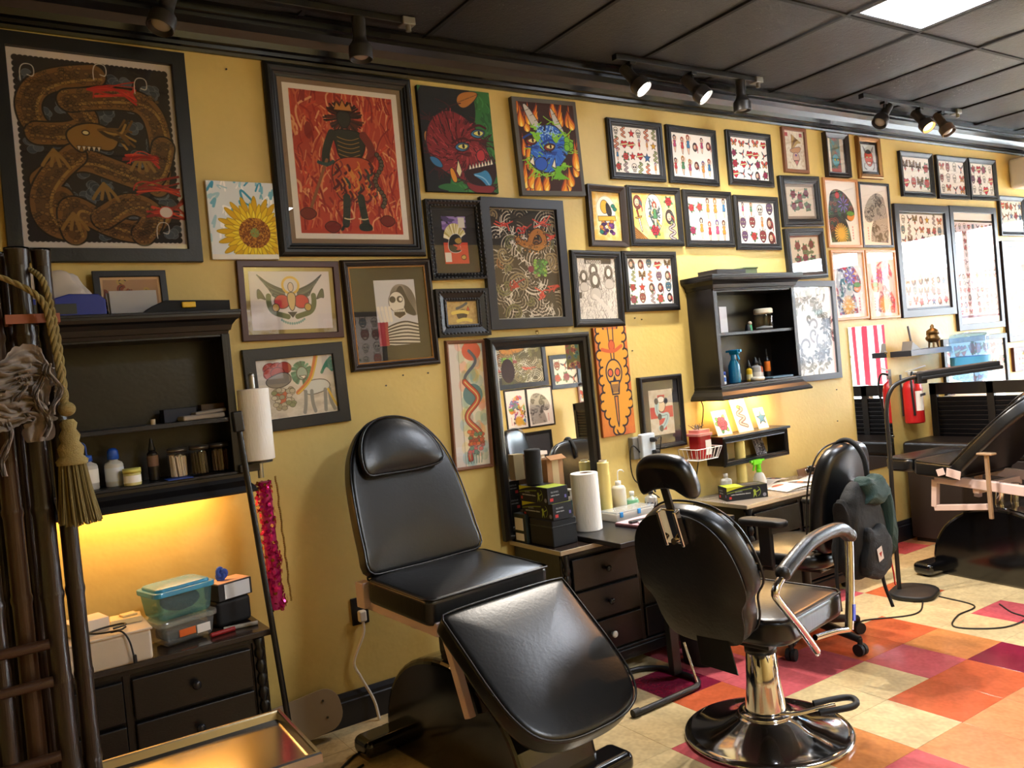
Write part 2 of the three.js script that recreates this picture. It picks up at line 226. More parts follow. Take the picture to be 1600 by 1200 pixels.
function trackLight(label, x0, x1, z, heads) {
  const t = thing('track_light', label, 'track light', [x0, CY, z], 0);
  const L = x1 - x0;
  part('rail', b2(0, L, -0.03, 0, -0.017, 0.017, 0.003), m.black, t);
  part('end_feed', [b2(L, L + 0.06, -0.034, 0, -0.03, 0.03, 0.004), cy(0.012, 0.012, 0.03, [L + 0.03, -0.045, 0.012])], M(0x8a8a84, 0.5, 0.5), t);
  part('end_cap', b2(-0.012, 0, -0.032, 0, -0.019, 0.019, 0.003), m.black, t);
  for (const [dx, dir, lit, col, k, shade] of heads) {
    const D = V(dir).normalize(), q = new THREE.Quaternion().setFromUnitVectors(new THREE.Vector3(0, -1, 0), D);
    const hg = (g) => { g.applyMatrix4(new THREE.Matrix4().compose(new THREE.Vector3(dx, -0.105, 0), q, new THREE.Vector3(1, 1, 1))); return g; };
    const mat = shade || m.darkHead;
    const h = part('lamp_head', [hg(lat([[0.0001, 0.075], [0.026, 0.075], [0.029, 0.07], [0.029, -0.01], [0.032, -0.025], [0.047, -0.045], [0.05, -0.052], [0.05, -0.1], [0.047, -0.103], [0.044, -0.1], [0.044, -0.075], [0.0001, -0.06]], [0, 0, 0], [0, 0, 0], 28))], mat, t);
    part('stem', [b2(dx - 0.02, dx + 0.02, -0.045, -0.028, -0.018, 0.018, 0.002), cy(0.008, 0.008, 0.07, [dx, -0.075, 0]), sph(0.014, [dx, -0.108, 0])], m.black, h);
    const bm = lit ? M(0xffffff, 0.4, 0, { emissive: col, emissiveIntensity: 30 }) : M(0x9a938a, 0.25, 0.2);
    part('bulb', hg(sph(0.036, [0, -0.08, 0], [1, 0.55, 1])), bm, h);
    if (lit) {
      const s = new THREE.SpotLight(col, k, 0, 76 * deg, 0.9, 2); s.name = 'track_spot'; const w0 = new THREE.Vector3(x0 + dx, CY - 0.105, z).addScaledVector(D, 0.104);
      s.position.copy(w0); s.target.position.copy(w0.clone().addScaledVector(D, 1)); s.castShadow = true; s.shadow.radius = 1.6; scene.add(s, s.target); s.target.name = 'spot_aim';
    }
  }
  return t;
}
m.darkHead = M(0x3a3837, 0.38, 0.35); m.bronzeHead = M(0x6e6052, 0.4, 0.4);
trackLight('black ceiling track with two glowing white heads above the flash sheets', 2.95, 4.0, 0.25, [[0.1, [0.25, -0.75, 0.5], true, 0xfff4e6, 11], [0.55, [0.3, -0.7, 0.5], true, 0xfff4e6, 11], [0.94, [0.02, -1, -0.02], false]]);
trackLight('short black ceiling track with one warm orange bulb, farther along the crown', 5.02, 6.12, 0.28, [[0.24, [-0.65, -0.7, -0.05], false], [0.66, [-0.05, -0.65, 0.5], true, 0xffb066, 9, M(0x4a4440, 0.4, 0.3)], [0.93, [0.0, -0.8, 0.42], false, 0, 0, m.bronzeHead]]);
trackLight('unlit dark ceiling track above the red warrior picture', 0.6, 1.72, 0.25, [[0.15, [-0.3, -0.8, 0.15], false], [0.92, [-0.02, -1, 0], false]]);
// ---------------------------------------------------------------- prints: drawn on shared sheets, cut out by uv
const sheets = []; let cur = null;
function newSheet() { const c = document.createElement('canvas'); c.width = c.height = 2048; const x = c.getContext('2d'); x.fillStyle = '#fff'; x.fillRect(0, 0, 2048, 2048); const t = new THREE.CanvasTexture(c); t.colorSpace = THREE.SRGBColorSpace; cur = { c, x, t, px: 4, py: 4, row: 0, mat: new THREE.MeshStandardMaterial({ map: t, roughness: 0.75, side: THREE.DoubleSide }) }; sheets.push(cur); }
function drawn(wm, hm, fn, seed = 1, ppm = 640) {
  const w = Math.round(wm * ppm), h = Math.round(hm * ppm);
  if (!cur) newSheet();
  if (cur.px + w + 4 > 2048) { cur.px = 4; cur.py += cur.row + 6; cur.row = 0; }
  if (cur.py + h + 4 > 2048) newSheet();
  const s = cur, x0 = s.px, y0 = s.py; s.px += w + 6; s.row = Math.max(s.row, h);
  const c = s.x; c.save(); c.beginPath(); c.rect(x0 - 2, y0 - 2, w + 4, h + 4); c.clip(); c.translate(x0, y0); c.lineCap = c.lineJoin = 'round'; fn(c, w, h, rng(seed)); c.restore();
  return { mat: s.mat, u0: x0 / 2048, u1: (x0 + w) / 2048, v0: 1 - (y0 + h) / 2048, v1: 1 - y0 / 2048 };
}
function printGeo(w, h, a) { const g = new THREE.PlaneGeometry(w, h); const u = g.attributes.uv; for (let i = 0; i < u.count; i++) u.setXY(i, a.u0 + (a.u1 - a.u0) * u.getX(i), a.v0 + (a.v1 - a.v0) * u.getY(i)); return g; }
const fillBg = (c, w, h, col) => { c.fillStyle = col; c.fillRect(-4, -4, w + 8, h + 8); };
function blob(c, pts, fill, stroke, lw = 1) { c.beginPath(); const n = pts.length; for (let i = 0; i < n; i++) { const a = pts[i], b = pts[(i + 1) % n], mx = (a[0] + b[0]) / 2, my = (a[1] + b[1]) / 2; if (!i) { const z = pts[n - 1]; c.moveTo((z[0] + a[0]) / 2, (z[1] + a[1]) / 2); } c.quadraticCurveTo(a[0], a[1], mx, my); } c.closePath(); if (fill) { c.fillStyle = fill; c.fill(); } if (stroke) { c.strokeStyle = stroke; c.lineWidth = lw; c.stroke(); } }
function poly(c, pts, fill, stroke, lw = 1) { c.beginPath(); pts.forEach((p, i) => i ? c.lineTo(...p) : c.moveTo(...p)); c.closePath(); if (fill) { c.fillStyle = fill; c.fill(); } if (stroke) { c.strokeStyle = stroke; c.lineWidth = lw; c.stroke(); } }
function curve(c, pts, col, lw) { c.strokeStyle = col; c.lineWidth = lw; c.beginPath(); c.moveTo(...pts[0]); for (let i = 1; i < pts.length - 1; i++) c.quadraticCurveTo(pts[i][0], pts[i][1], (pts[i][0] + pts[i + 1][0]) / 2, (pts[i][1] + pts[i + 1][1]) / 2); c.lineTo(...pts[pts.length - 1]); c.stroke(); }
const disc = (c, x, y, rx, ry, col, st, lw = 1, a = 0) => { c.beginPath(); c.ellipse(x, y, Math.max(0.1, rx), Math.max(0.1, ry), a, 0, 7); if (col) { c.fillStyle = col; c.fill(); } if (st) { c.strokeStyle = st; c.lineWidth = lw; c.stroke(); } };
const pick = (r, a) => a[(r() * a.length) | 0];
// small tattoo motifs, each drawn about (0,0) in a box of half size s
const INK = '#2a2226';
const motif = {
  skull(c, s, r) { disc(c, 0, -s * 0.2, s * 0.55, s * 0.55, '#e9e2d4', INK, s * 0.08); c.fillStyle = '#e9e2d4'; c.fillRect(-s * 0.3, s * 0.2, s * 0.6, s * 0.4); c.strokeStyle = INK; c.lineWidth = s * 0.07; c.strokeRect(-s * 0.3, s * 0.25, s * 0.6, s * 0.35); for (const k of [-1, 1]) disc(c, k * s * 0.22, -s * 0.15, s * 0.15, s * 0.17, INK); poly(c, [[0, 0], [s * 0.08, s * 0.15], [-s * 0.08, s * 0.15]], INK); for (let i = -1; i < 2; i++) curve(c, [[i * s * 0.14, s * 0.27], [i * s * 0.14, s * 0.4], [i * s * 0.14, s * 0.58]], INK, s * 0.05); },
  rose(c, s, r, col = pick(r, ['#c22a34', '#b8263c', '#d5473f', '#a32b55'])) { for (let i = 0; i < 5; i++) { const a = i * 1.257 + r(); blob(c, [[0, 0], [Math.cos(a - 0.35) * s * 0.7, Math.sin(a - 0.35) * s * 0.7], [Math.cos(a) * s * 1.0, Math.sin(a) * s * 1.0], [Math.cos(a + 0.35) * s * 0.7, Math.sin(a + 0.35) * s * 0.7]], i % 2 ? '#3e7a4c' : '#56905a', INK, s * 0.05); } for (let k = 0; k < 6; k++) { const a = k * 1.05; disc(c, Math.cos(a) * s * 0.3, Math.sin(a) * s * 0.3, s * 0.34, s * 0.3, col, INK, s * 0.06, a); } disc(c, 0, 0, s * 0.3, s * 0.28, col, INK, s * 0.06); curve(c, [[-s * 0.15, 0], [0, -s * 0.18], [s * 0.15, 0], [0, s * 0.12]], INK, s * 0.06); },
  heart(c, s, r) { c.beginPath(); c.moveTo(0, s * 0.8); c.bezierCurveTo(-s * 1.3, -s * 0.1, -s * 0.6, -s * 1.0, 0, -s * 0.35); c.bezierCurveTo(s * 0.6, -s * 1.0, s * 1.3, -s * 0.1, 0, s * 0.8); c.fillStyle = '#c8202e'; c.fill(); c.strokeStyle = INK; c.lineWidth = s * 0.08; c.stroke(); poly(c, [[-s, s * 0.05], [s, -s * 0.25], [s, s * 0.05], [-s, s * 0.35]], '#f0d9a0', INK, s * 0.06); },
  bird(c, s, r) { c.rotate((r() - 0.5) * 1.2); const a = pick(r, ['#3c4a5c', '#37506e', '#2c3a44']); blob(c, [[-s, -s * 0.7], [-s * 0.2, -s * 0.25], [s * 0.1, s * 0.1], [-s * 0.4, s * 0.05]], a, INK, s * 0.05); blob(c, [[s, -s * 0.8], [s * 0.2, -s * 0.2], [0, s * 0.1], [s * 0.5, s * 0.02]], a, INK, s * 0.05); blob(c, [[-s * 0.15, -s * 0.25], [s * 0.2, -s * 0.15], [s * 0.16, s * 0.5], [-s * 0.1, s * 0.5]], '#c9563e', INK, s * 0.05); poly(c, [[-s * 0.05, s * 0.4], [-s * 0.4, s], [0, s * 0.7], [s * 0.4, s]], a, INK, s * 0.04); },
  dagger(c, s, r) { c.rotate((r() - 0.5) * 0.5); poly(c, [[-s * 0.1, -s * 0.25], [s * 0.1, -s * 0.25], [s * 0.07, s * 0.8], [0, s], [-s * 0.07, s * 0.8]], '#c9cdd0', INK, s * 0.05); poly(c, [[-s * 0.4, -s * 0.35], [s * 0.4, -s * 0.35], [s * 0.3, -s * 0.22], [-s * 0.3, -s * 0.22]], '#d39b2e', INK, s * 0.05); poly(c, [[-s * 0.09, -s * 0.95], [s * 0.09, -s * 0.95], [s * 0.07, -s * 0.35], [-s * 0.07, -s * 0.35]], '#8a2a20', INK, s * 0.05); },
  snake(c, s, r) { const p = []; for (let i = 0; i <= 12; i++) p.push([Math.sin(i * 1.15) * s * 0.45, -s * 0.95 + i * s * 0.155]); curve(c, p, INK, s * 0.36); curve(c, p, pick(r, ['#6d8452', '#b84a3a', '#7a6a8a']), s * 0.26); curve(c, p, '#e8d9a8', s * 0.07); disc(c, p[0][0], p[0][1], s * 0.22, s * 0.16, '#7c9460', INK, s * 0.05); },
  figure(c, s, r) { const skin = pick(r, ['#e8c0a2', '#dcae8e', '#efcdb0']), hair = pick(r, ['#5a3426', '#b5762e', '#2e2430', '#a03c28', '#5c4a86']), dress = pick(r, ['#c23338', '#3b78a8', '#4f8a5a', '#b94a72', '#d08a34']); disc(c, 0, -s * 0.72, s * 0.24, s * 0.3, hair); blob(c, [[-s * 0.12, -s * 0.55], [s * 0.12, -s * 0.55], [s * 0.24, -s * 0.4], [s * 0.13, -s * 0.12], [s * 0.24, s * 0.1], [s * 0.12, s * 0.55], [s * 0.08, s], [-s * 0.06, s], [-s * 0.14, s * 0.5], [-s * 0.24, s * 0.1], [-s * 0.12, -s * 0.12], [-s * 0.24, -s * 0.4]], skin, INK, s * 0.035); blob(c, [[-s * 0.19, -s * 0.42], [s * 0.19, -s * 0.42], [s * 0.12, -s * 0.1], [s * 0.3, s * 0.35], [-s * 0.3, s * 0.35], [-s * 0.12, -s * 0.1]], dress, INK, s * 0.035); disc(c, 0, -s * 0.7, s * 0.13, s * 0.17, skin, INK, s * 0.03); curve(c, [[-s * 0.2, -s * 0.4], [-s * 0.42, -s * 0.15], [-s * 0.25, s * 0.08]], skin, s * 0.1); curve(c, [[s * 0.2, -s * 0.4], [s * 0.45, -s * 0.55], [s * 0.3, -s * 0.85]], skin, s * 0.1); },
  head(c, s, r) { const hair = pick(r, ['#2c2428', '#6a2f26', '#3a3030']); disc(c, 0, 0, s * 0.6, s * 0.8, hair, INK, s * 0.05); for (let i = 0; i < 5; i++) curve(c, [[s * 0.3, -s * 0.5 + i * s * 0.2], [s * 0.7, -s * 0.2 + i * s * 0.2], [s * 0.6, s * 0.4 + i * 0.15 * s]], pick(r, ['#b8332e', '#4a5a60', hair]), s * 0.12); disc(c, -s * 0.08, 0, s * 0.34, s * 0.45, '#e6bf9f', INK, s * 0.05); for (const k of [-0.2, 0.08]) disc(c, k * s, -s * 0.07, s * 0.05, s * 0.04, INK); curve(c, [[-s * 0.16, s * 0.2], [-s * 0.05, s * 0.24], [s * 0.06, s * 0.2]], '#a02030', s * 0.08); },
  eagle(c, s, r) { for (const k of [-1, 1]) for (let i = 0; i < 4; i++) blob(c, [[0, 0], [k * s * 0.4, -s * (0.9 - i * 0.25)], [k * s * 0.95, -s * (0.8 - i * 0.35)], [k * s * 0.4, -s * 0.1 + i * s * 0.1]], i % 2 ? '#6a4a2c' : '#8a6a3a', INK, s * 0.04); disc(c, 0, s * 0.1, s * 0.25, s * 0.45, '#5a4030', INK, s * 0.05); disc(c, 0, -s * 0.35, s * 0.17, s * 0.18, '#eee6d6', INK, s * 0.05); poly(c, [[s * 0.1, -s * 0.36], [s * 0.32, -s * 0.28], [s * 0.1, -s * 0.24]], '#e0a52c', INK, s * 0.03); poly(c, [[-s * 0.3, s * 0.45], [s * 0.3, s * 0.45], [0, s * 0.9]], '#b8332e', INK, s * 0.04); },
  star(c, s, r) { const p = []; for (let i = 0; i < 10; i++) { const a = i * Math.PI / 5 - 1.57, q = i % 2 ? s * 0.35 : s * 0.8; p.push([Math.cos(a) * q, Math.sin(a) * q]); } poly(c, p, pick(r, ['#c8332e', '#3b6a9a', '#d9a52c']), INK, s * 0.07); },
  butterfly(c, s, r) { for (const k of [-1, 1]) { blob(c, [[0, 0], [k * s * 0.5, -s * 0.8], [k * s, -s * 0.4], [k * s * 0.5, s * 0.1]], '#c9564a', INK, s * 0.06); blob(c, [[0, 0], [k * s * 0.6, s * 0.1], [k * s * 0.55, s * 0.7], [k * s * 0.1, s * 0.4]], '#d99a5a', INK, s * 0.06); } disc(c, 0, 0, s * 0.08, s * 0.5, INK); },
  mask(c, s, r) { blob(c, [[-s * 0.6, -s * 0.6], [0, -s * 0.85], [s * 0.6, -s * 0.6], [s * 0.65, s * 0.2], [0, s * 0.95], [-s * 0.65, s * 0.2]], pick(r, ['#b8463a', '#6a4a6a', '#c27a3a', '#4a6a7a', '#8a3a3a']), INK, s * 0.07); for (const k of [-1, 1]) { disc(c, k * s * 0.25, -s * 0.15, s * 0.14, s * 0.09, '#f2e6b8', INK, s * 0.05); poly(c, [[k * s * 0.3, -s * 0.7], [k * s * 0.5, -s * 1.05], [k * s * 0.55, -s * 0.6]], '#ddd2b8', INK, s * 0.04); } poly(c, [[-s * 0.3, s * 0.3], [s * 0.3, s * 0.3], [s * 0.2, s * 0.55], [-s * 0.2, s * 0.55]], '#f4ead2', INK, s * 0.05); },
  anchor(c, s, r) { curve(c, [[0, -s * 0.6], [0, 0], [0, s * 0.75]], '#5a6a74', s * 0.16); curve(c, [[-s * 0.6, s * 0.25], [-s * 0.35, s * 0.9], [0, s * 0.78], [s * 0.35, s * 0.9], [s * 0.6, s * 0.25]], '#5a6a74', s * 0.14); curve(c, [[-s * 0.35, -s * 0.35], [0, -s * 0.35], [s * 0.35, -s * 0.35]], '#8a6a3a', s * 0.13); disc(c, 0, -s * 0.75, s * 0.14, s * 0.14, null, INK, s * 0.08); },
};
function sheet(pool, cols, rows, bg = '#f6f0e8', tone = null) {
  return (c, w, h, r) => { fillBg(c, w, h, bg); const cw = w / cols, ch = h / rows; for (let j = 0; j < rows; j++) for (let i = 0; i < cols; i++) { const k = pick(r, pool); c.save(); c.translate((i + 0.5 + (r() - 0.5) * 0.2) * cw, (j + 0.5 + (r() - 0.5) * 0.16) * ch);  motif[k](c, (['figure', 'snake', 'dagger'].includes(k) ? Math.min(cw * 1.0, ch * 0.54) : Math.min(cw * 0.6, ch * 0.54)) * (0.85 + r() * 0.22), r); c.restore(); } if (tone) { c.globalCompositeOperation = 'multiply'; c.fillStyle = tone; c.fillRect(0, 0, w, h); c.globalCompositeOperation = 'source-over'; } };
}
function swirls(c, w, h, r, n, cols, lw) { for (let i = 0; i < n; i++) { const x = r() * w, y = r() * h, s = w * (0.05 + r() * 0.1), a0 = r() * 6, d = r() < 0.5 ? 1 : -1, col = pick(r, cols); for (let k = 0; k < 3; k++) { c.strokeStyle = k % 2 ? INK : col; c.lineWidth = lw * (k % 2 ? 0.5 : 1.2); c.beginPath(); for (let t = 0; t < 14; t++) { const a = a0 + d * t * 0.42, q = s * (1.15 - t * 0.07) - k * lw * 1.1; t ? c.lineTo(x + Math.cos(a) * q, y + Math.sin(a) * q) : c.moveTo(x + Math.cos(a) * q, y + Math.sin(a) * q); } c.stroke(); } } }
const A = {};   // the larger pictures
A.dragonGold = (c, w, h, r) => {
  fillBg(c, w, h, '#cfc6c2'); const S = (x, y) => [x * w, y * h];
  const e = []; for (let i = 0; i < 120; i++) { const t = i / 120 * 4, k = t | 0, u = t - k; const p = k === 0 ? [0.05 + u * 0.9, 0.05] : k === 1 ? [0.95, 0.05 + u * 0.9] : k === 2 ? [0.95 - u * 0.9, 0.95] : [0.05, 0.95 - u * 0.9]; e.push(p); disc(c, p[0] * w, p[1] * h, w * 0.022, w * 0.022, '#221c1c'); } c.fillStyle = '#221c1c'; c.fillRect(w * 0.05, h * 0.05, w * 0.9, h * 0.9);
  for (let i = 0; i < 70; i++) { const x = 0.1 + r() * 0.82, y = 0.1 + r() * 0.82; for (let k = 0; k < 6; k++) disc(c, (x + (r() - 0.5) * 0.07) * w, (y + (r() - 0.5) * 0.05) * h, w * 0.03, w * 0.026, pick(r, ['#3e4650', '#2e3640', '#4c5560']), '#7a828a', 0.8); }
  const body = [S(0.5, 0.1), S(0.22, 0.13), S(0.08, 0.26), S(0.14, 0.42), S(0.34, 0.42), S(0.46, 0.34), S(0.34, 0.24), S(0.6, 0.2), S(0.84, 0.22), S(0.9, 0.45), S(0.84, 0.66), S(0.62, 0.6), S(0.34, 0.52), S(0.14, 0.66), S(0.12, 0.86), S(0.3, 0.92), S(0.24, 0.74), S(0.5, 0.88), S(0.72, 0.92), S(0.84, 0.82), S(0.66, 0.74), S(0.48, 0.84)];
  for (let k = 0; k < body.length - 3; k += 3) { const sg = body.slice(k, k + 5); curve(c, sg, '#1c1208', w * 0.165); curve(c, sg, '#7a5426', w * 0.145); curve(c, sg, '#5e3f1c', w * 0.085); curve(c, sg.map((p) => [p[0] + w * 0.045, p[1] + w * 0.02]), '#9a7638', w * 0.018); }
  for (let i = 0; i < 900; i++) { const k = (r() * (body.length - 1)) | 0, u = r(), a = body[k], b = body[k + 1]; disc(c, a[0] + (b[0] - a[0]) * u + (r() - 0.5) * w * 0.12, a[1] + (b[1] - a[1]) * u + (r() - 0.5) * w * 0.12, 4.5, 3.4, r() < 0.3 ? 'rgba(160,120,60,0.5)' : null, 'rgba(34,20,6,0.7)', 1); }
  blob(c, [S(0.28, 0.42), S(0.36, 0.36), S(0.5, 0.34), S(0.64, 0.4), S(0.58, 0.5), S(0.44, 0.47), S(0.38, 0.52)], '#8a6428', '#1c1208', 3); for (let i = 0; i < 14; i++) curve(c, [S(0.5, 0.38), S(0.58 + r() * 0.06, 0.36 + r() * 0.1), S(0.64 + r() * 0.1, 0.3 + r() * 0.2)], pick(r, ['#6a4a1c', '#a07a38', '#3a2810']), 5); disc(c, 0.42 * w, 0.4 * h, 7, 5, '#d8c890', '#1c1208', 2); for (let i = 0; i < 5; i++) poly(c, [S(0.36 + i * 0.03, 0.47), S(0.37 + i * 0.03, 0.5), S(0.385 + i * 0.03, 0.47)], '#d8ccb4', '#1c1208', 1); for (const q of [[0.22, 0.5], [0.5, 0.66], [0.75, 0.5], [0.3, 0.82]]) for (let k = 0; k < 4; k++) curve(c, [S(q[0], q[1]), S(q[0] + 0.05 - k * 0.03, q[1] + 0.04), S(q[0] + 0.08 - k * 0.05, q[1] + 0.08)], '#8a6830', 7);
  for (const f of [[0.45, 0.17, 0.3], [0.62, 0.5, 0.24], [0.68, 0.66, 0.3], [0.75, 0.78, 0.25]]) for (let k = 0; k < 8; k++) curve(c, [S(f[0] + r() * 0.06, f[1] + r() * 0.05), S(f[0] + r() * f[2], f[1] - 0.05 + r() * 0.1), S(f[0] + f[2], f[1] + (r() - 0.5) * 0.12)], pick(r, ['#b8281c', '#d23a20', '#8a1c18']), 2 + r() * 4);
  disc(c, 0.88 * w, 0.8 * h, w * 0.045, w * 0.04, '#d8ccc6', '#c23020', 2); for (const p of [[0.12, 0.12], [0.8, 0.13], [0.86, 0.9], [0.55, 0.08]]) curve(c, [S(p[0] - 0.05, p[1] + 0.04), S(p[0] - 0.06, p[1] - 0.04), S(p[0] + 0.03, p[1] - 0.05), S(p[0] + 0.03, p[1] + 0.02), S(p[0] - 0.01, p[1] + 0.01)], '#cfc8c2', 2);
};
A.warrior = (c, w, h, r) => {
  fillBg(c, w, h, '#e4ded4'); c.save(); c.translate(w * 0.05, h * 0.035); const W = w * 0.9, H = h * 0.93; c.beginPath(); c.rect(0, 0, W, H); c.clip(); c.fillStyle = '#b5402c'; c.fillRect(0, 0, W, H); const S = (x, y) => [x * W, y * H];
  for (let i = 0; i < 420; i++) { const x = r() * W, y = r() * H, q = 10 + r() * 40; curve(c, [[x, y], [x + (r() - 0.5) * q, y - q], [x + (r() - 0.5) * q * 2, y - q * 1.6]], pick(r, ['#c8603c', '#a02a22', '#d98a58', '#8e2420', '#c94a30', '#e0a070']), 1.5 + r() * 5); }
  for (let i = 0; i < 90; i++) { const a = r() * 6.3; curve(c, [S(0.5, 0.17), S(0.5 + Math.cos(a) * 0.1, 0.17 + Math.sin(a) * 0.07), S(0.5 + Math.cos(a) * (0.14 + r() * 0.06), 0.17 + Math.sin(a) * (0.09 + r() * 0.04))], pick(r, ['#3a1c18', '#572418', '#2a1614']), 4); }
  blob(c, [S(0.44, 0.12), S(0.56, 0.12), S(0.57, 0.2), S(0.5, 0.26), S(0.43, 0.2)], '#2c2c24', '#14120e', 2); poly(c, [S(0.41, 0.12), S(0.44, 0.06), S(0.47, 0.09), S(0.5, 0.04), S(0.53, 0.09), S(0.57, 0.06), S(0.59, 0.12)], '#c2803a', '#4a2a12', 2);
  blob(c, [S(0.36, 0.27), S(0.5, 0.25), S(0.68, 0.27), S(0.7, 0.36), S(0.63, 0.48), S(0.42, 0.48), S(0.4, 0.36)], '#2b3028', '#11120e', 2); for (let i = 0; i < 5; i++) curve(c, [S(0.42, 0.31 + i * 0.03), S(0.52, 0.34 + i * 0.03), S(0.63, 0.31 + i * 0.03)], '#b8863e', 1.6);
  curve(c, [S(0.37, 0.29), S(0.3, 0.4), S(0.29, 0.5)], '#262c24', W * 0.075); curve(c, [S(0.68, 0.29), S(0.77, 0.38), S(0.72, 0.46)], '#7a2a20', W * 0.08); curve(c, [S(0.3, 0.48), S(0.2, 0.66), S(0.08, 0.88)], '#8a5a3a', W * 0.028); curve(c, [S(0.22, 0.5), S(0.3, 0.52), S(0.36, 0.49)], '#2c4a48', W * 0.03);
  blob(c, [S(0.36, 0.46), S(0.72, 0.44), S(0.78, 0.58), S(0.7, 0.78), S(0.55, 0.74), S(0.4, 0.78), S(0.33, 0.62)], '#b84a2a', '#3a1812', 2); for (let i = 0; i < 70; i++) { const x = 0.36 + r() * 0.4, y = 0.48 + r() * 0.28; curve(c, [S(x, y), S(x + 0.03, y + 0.03), S(x + (r() - 0.5) * 0.08, y + 0.06)], pick(r, ['#6a2430', '#d4883c', '#31443e', '#521820', '#d9683a']), 2 + r() * 5); }
  for (const [x, k] of [[0.46, -1], [0.6, 1]]) { curve(c, [S(x, 0.74), S(x + k * 0.01, 0.84), S(x + k * 0.03, 0.93)], '#2f3a34', W * 0.07); blob(c, [S(x - 0.04, 0.92), S(x + 0.06 * k + 0.02, 0.92), S(x + 0.1 * k, 0.98), S(x - 0.05, 0.98)], '#27302a'); curve(c, [S(x - 0.04, 0.89), S(x, 0.9), S(x + 0.05, 0.89)], '#d0bb92', 3); }
  for (let i = 0; i < 16; i++) disc(c, W * (0.8 + Math.sin(i * 0.6) * 0.04), H * (0.42 + i * 0.025), 6, 6, '#5e5646', '#241a14', 1.5);
  blob(c, [S(0.14, 0.2), S(0.2, 0.26), S(0.16, 0.36), S(0.1, 0.3)], '#8a2a22'); for (const q of [[0.85, 0.9], [0.3, 0.95], [0.08, 0.86]]) blob(c, [S(q[0] - 0.1, q[1]), S(q[0], q[1] - 0.05), S(q[0] + 0.1, q[1]), S(q[0], q[1] + 0.06)], '#7a2620', '#4a1814', 2); c.restore();
};
A.sunflower = (c, w, h, r) => {
  fillBg(c, w, h, '#dfe6ea'); for (let i = 0; i < 46; i++) { const x = r() * w, y = r() * h; curve(c, [[x, y], [x + 30 * (r() - 0.5), y - 40 * r()], [x + 50 * (r() - 0.5), y + 20 * (r() - 0.5)]], pick(r, ['#3f98b8', '#74b6cc', '#a8d0dc', '#ffffff']), 3 + r() * 4); }
  const cx = w * 0.66, cy_ = h * 0.66; for (let L = 0; L < 3; L++) for (let i = 0; i < 20; i++) { const a = i * 0.314 + L * 0.16 + r() * 0.1, q = w * (0.62 - L * 0.12); blob(c, [[cx + Math.cos(a) * w * 0.12, cy_ + Math.sin(a) * w * 0.12], [cx + Math.cos(a - 0.14) * q * 0.65, cy_ + Math.sin(a - 0.14) * q * 0.65], [cx + Math.cos(a) * q, cy_ + Math.sin(a) * q], [cx + Math.cos(a + 0.14) * q * 0.65, cy_ + Math.sin(a + 0.14) * q * 0.65]], ['#d6a810', '#e8c71c', '#f2da3a'][L], '#b08a10', 1.5); }
  disc(c, cx, cy_, w * 0.24, w * 0.23, '#a8661a'); for (let i = 0; i < 700; i++) { const a = r() * 6.3, q = Math.sqrt(r()) * w * 0.23; disc(c, cx + Math.cos(a) * q, cy_ + Math.sin(a) * q, 2, 2, q < w * 0.07 ? pick(r, ['#8a9a4a', '#7a8a50']) : pick(r, ['#8a4e12', '#c08428', '#6e3c10'])); } c.fillStyle = '#eae6dc'; c.fillRect(0, h * 0.94, w, h * 0.06);
};
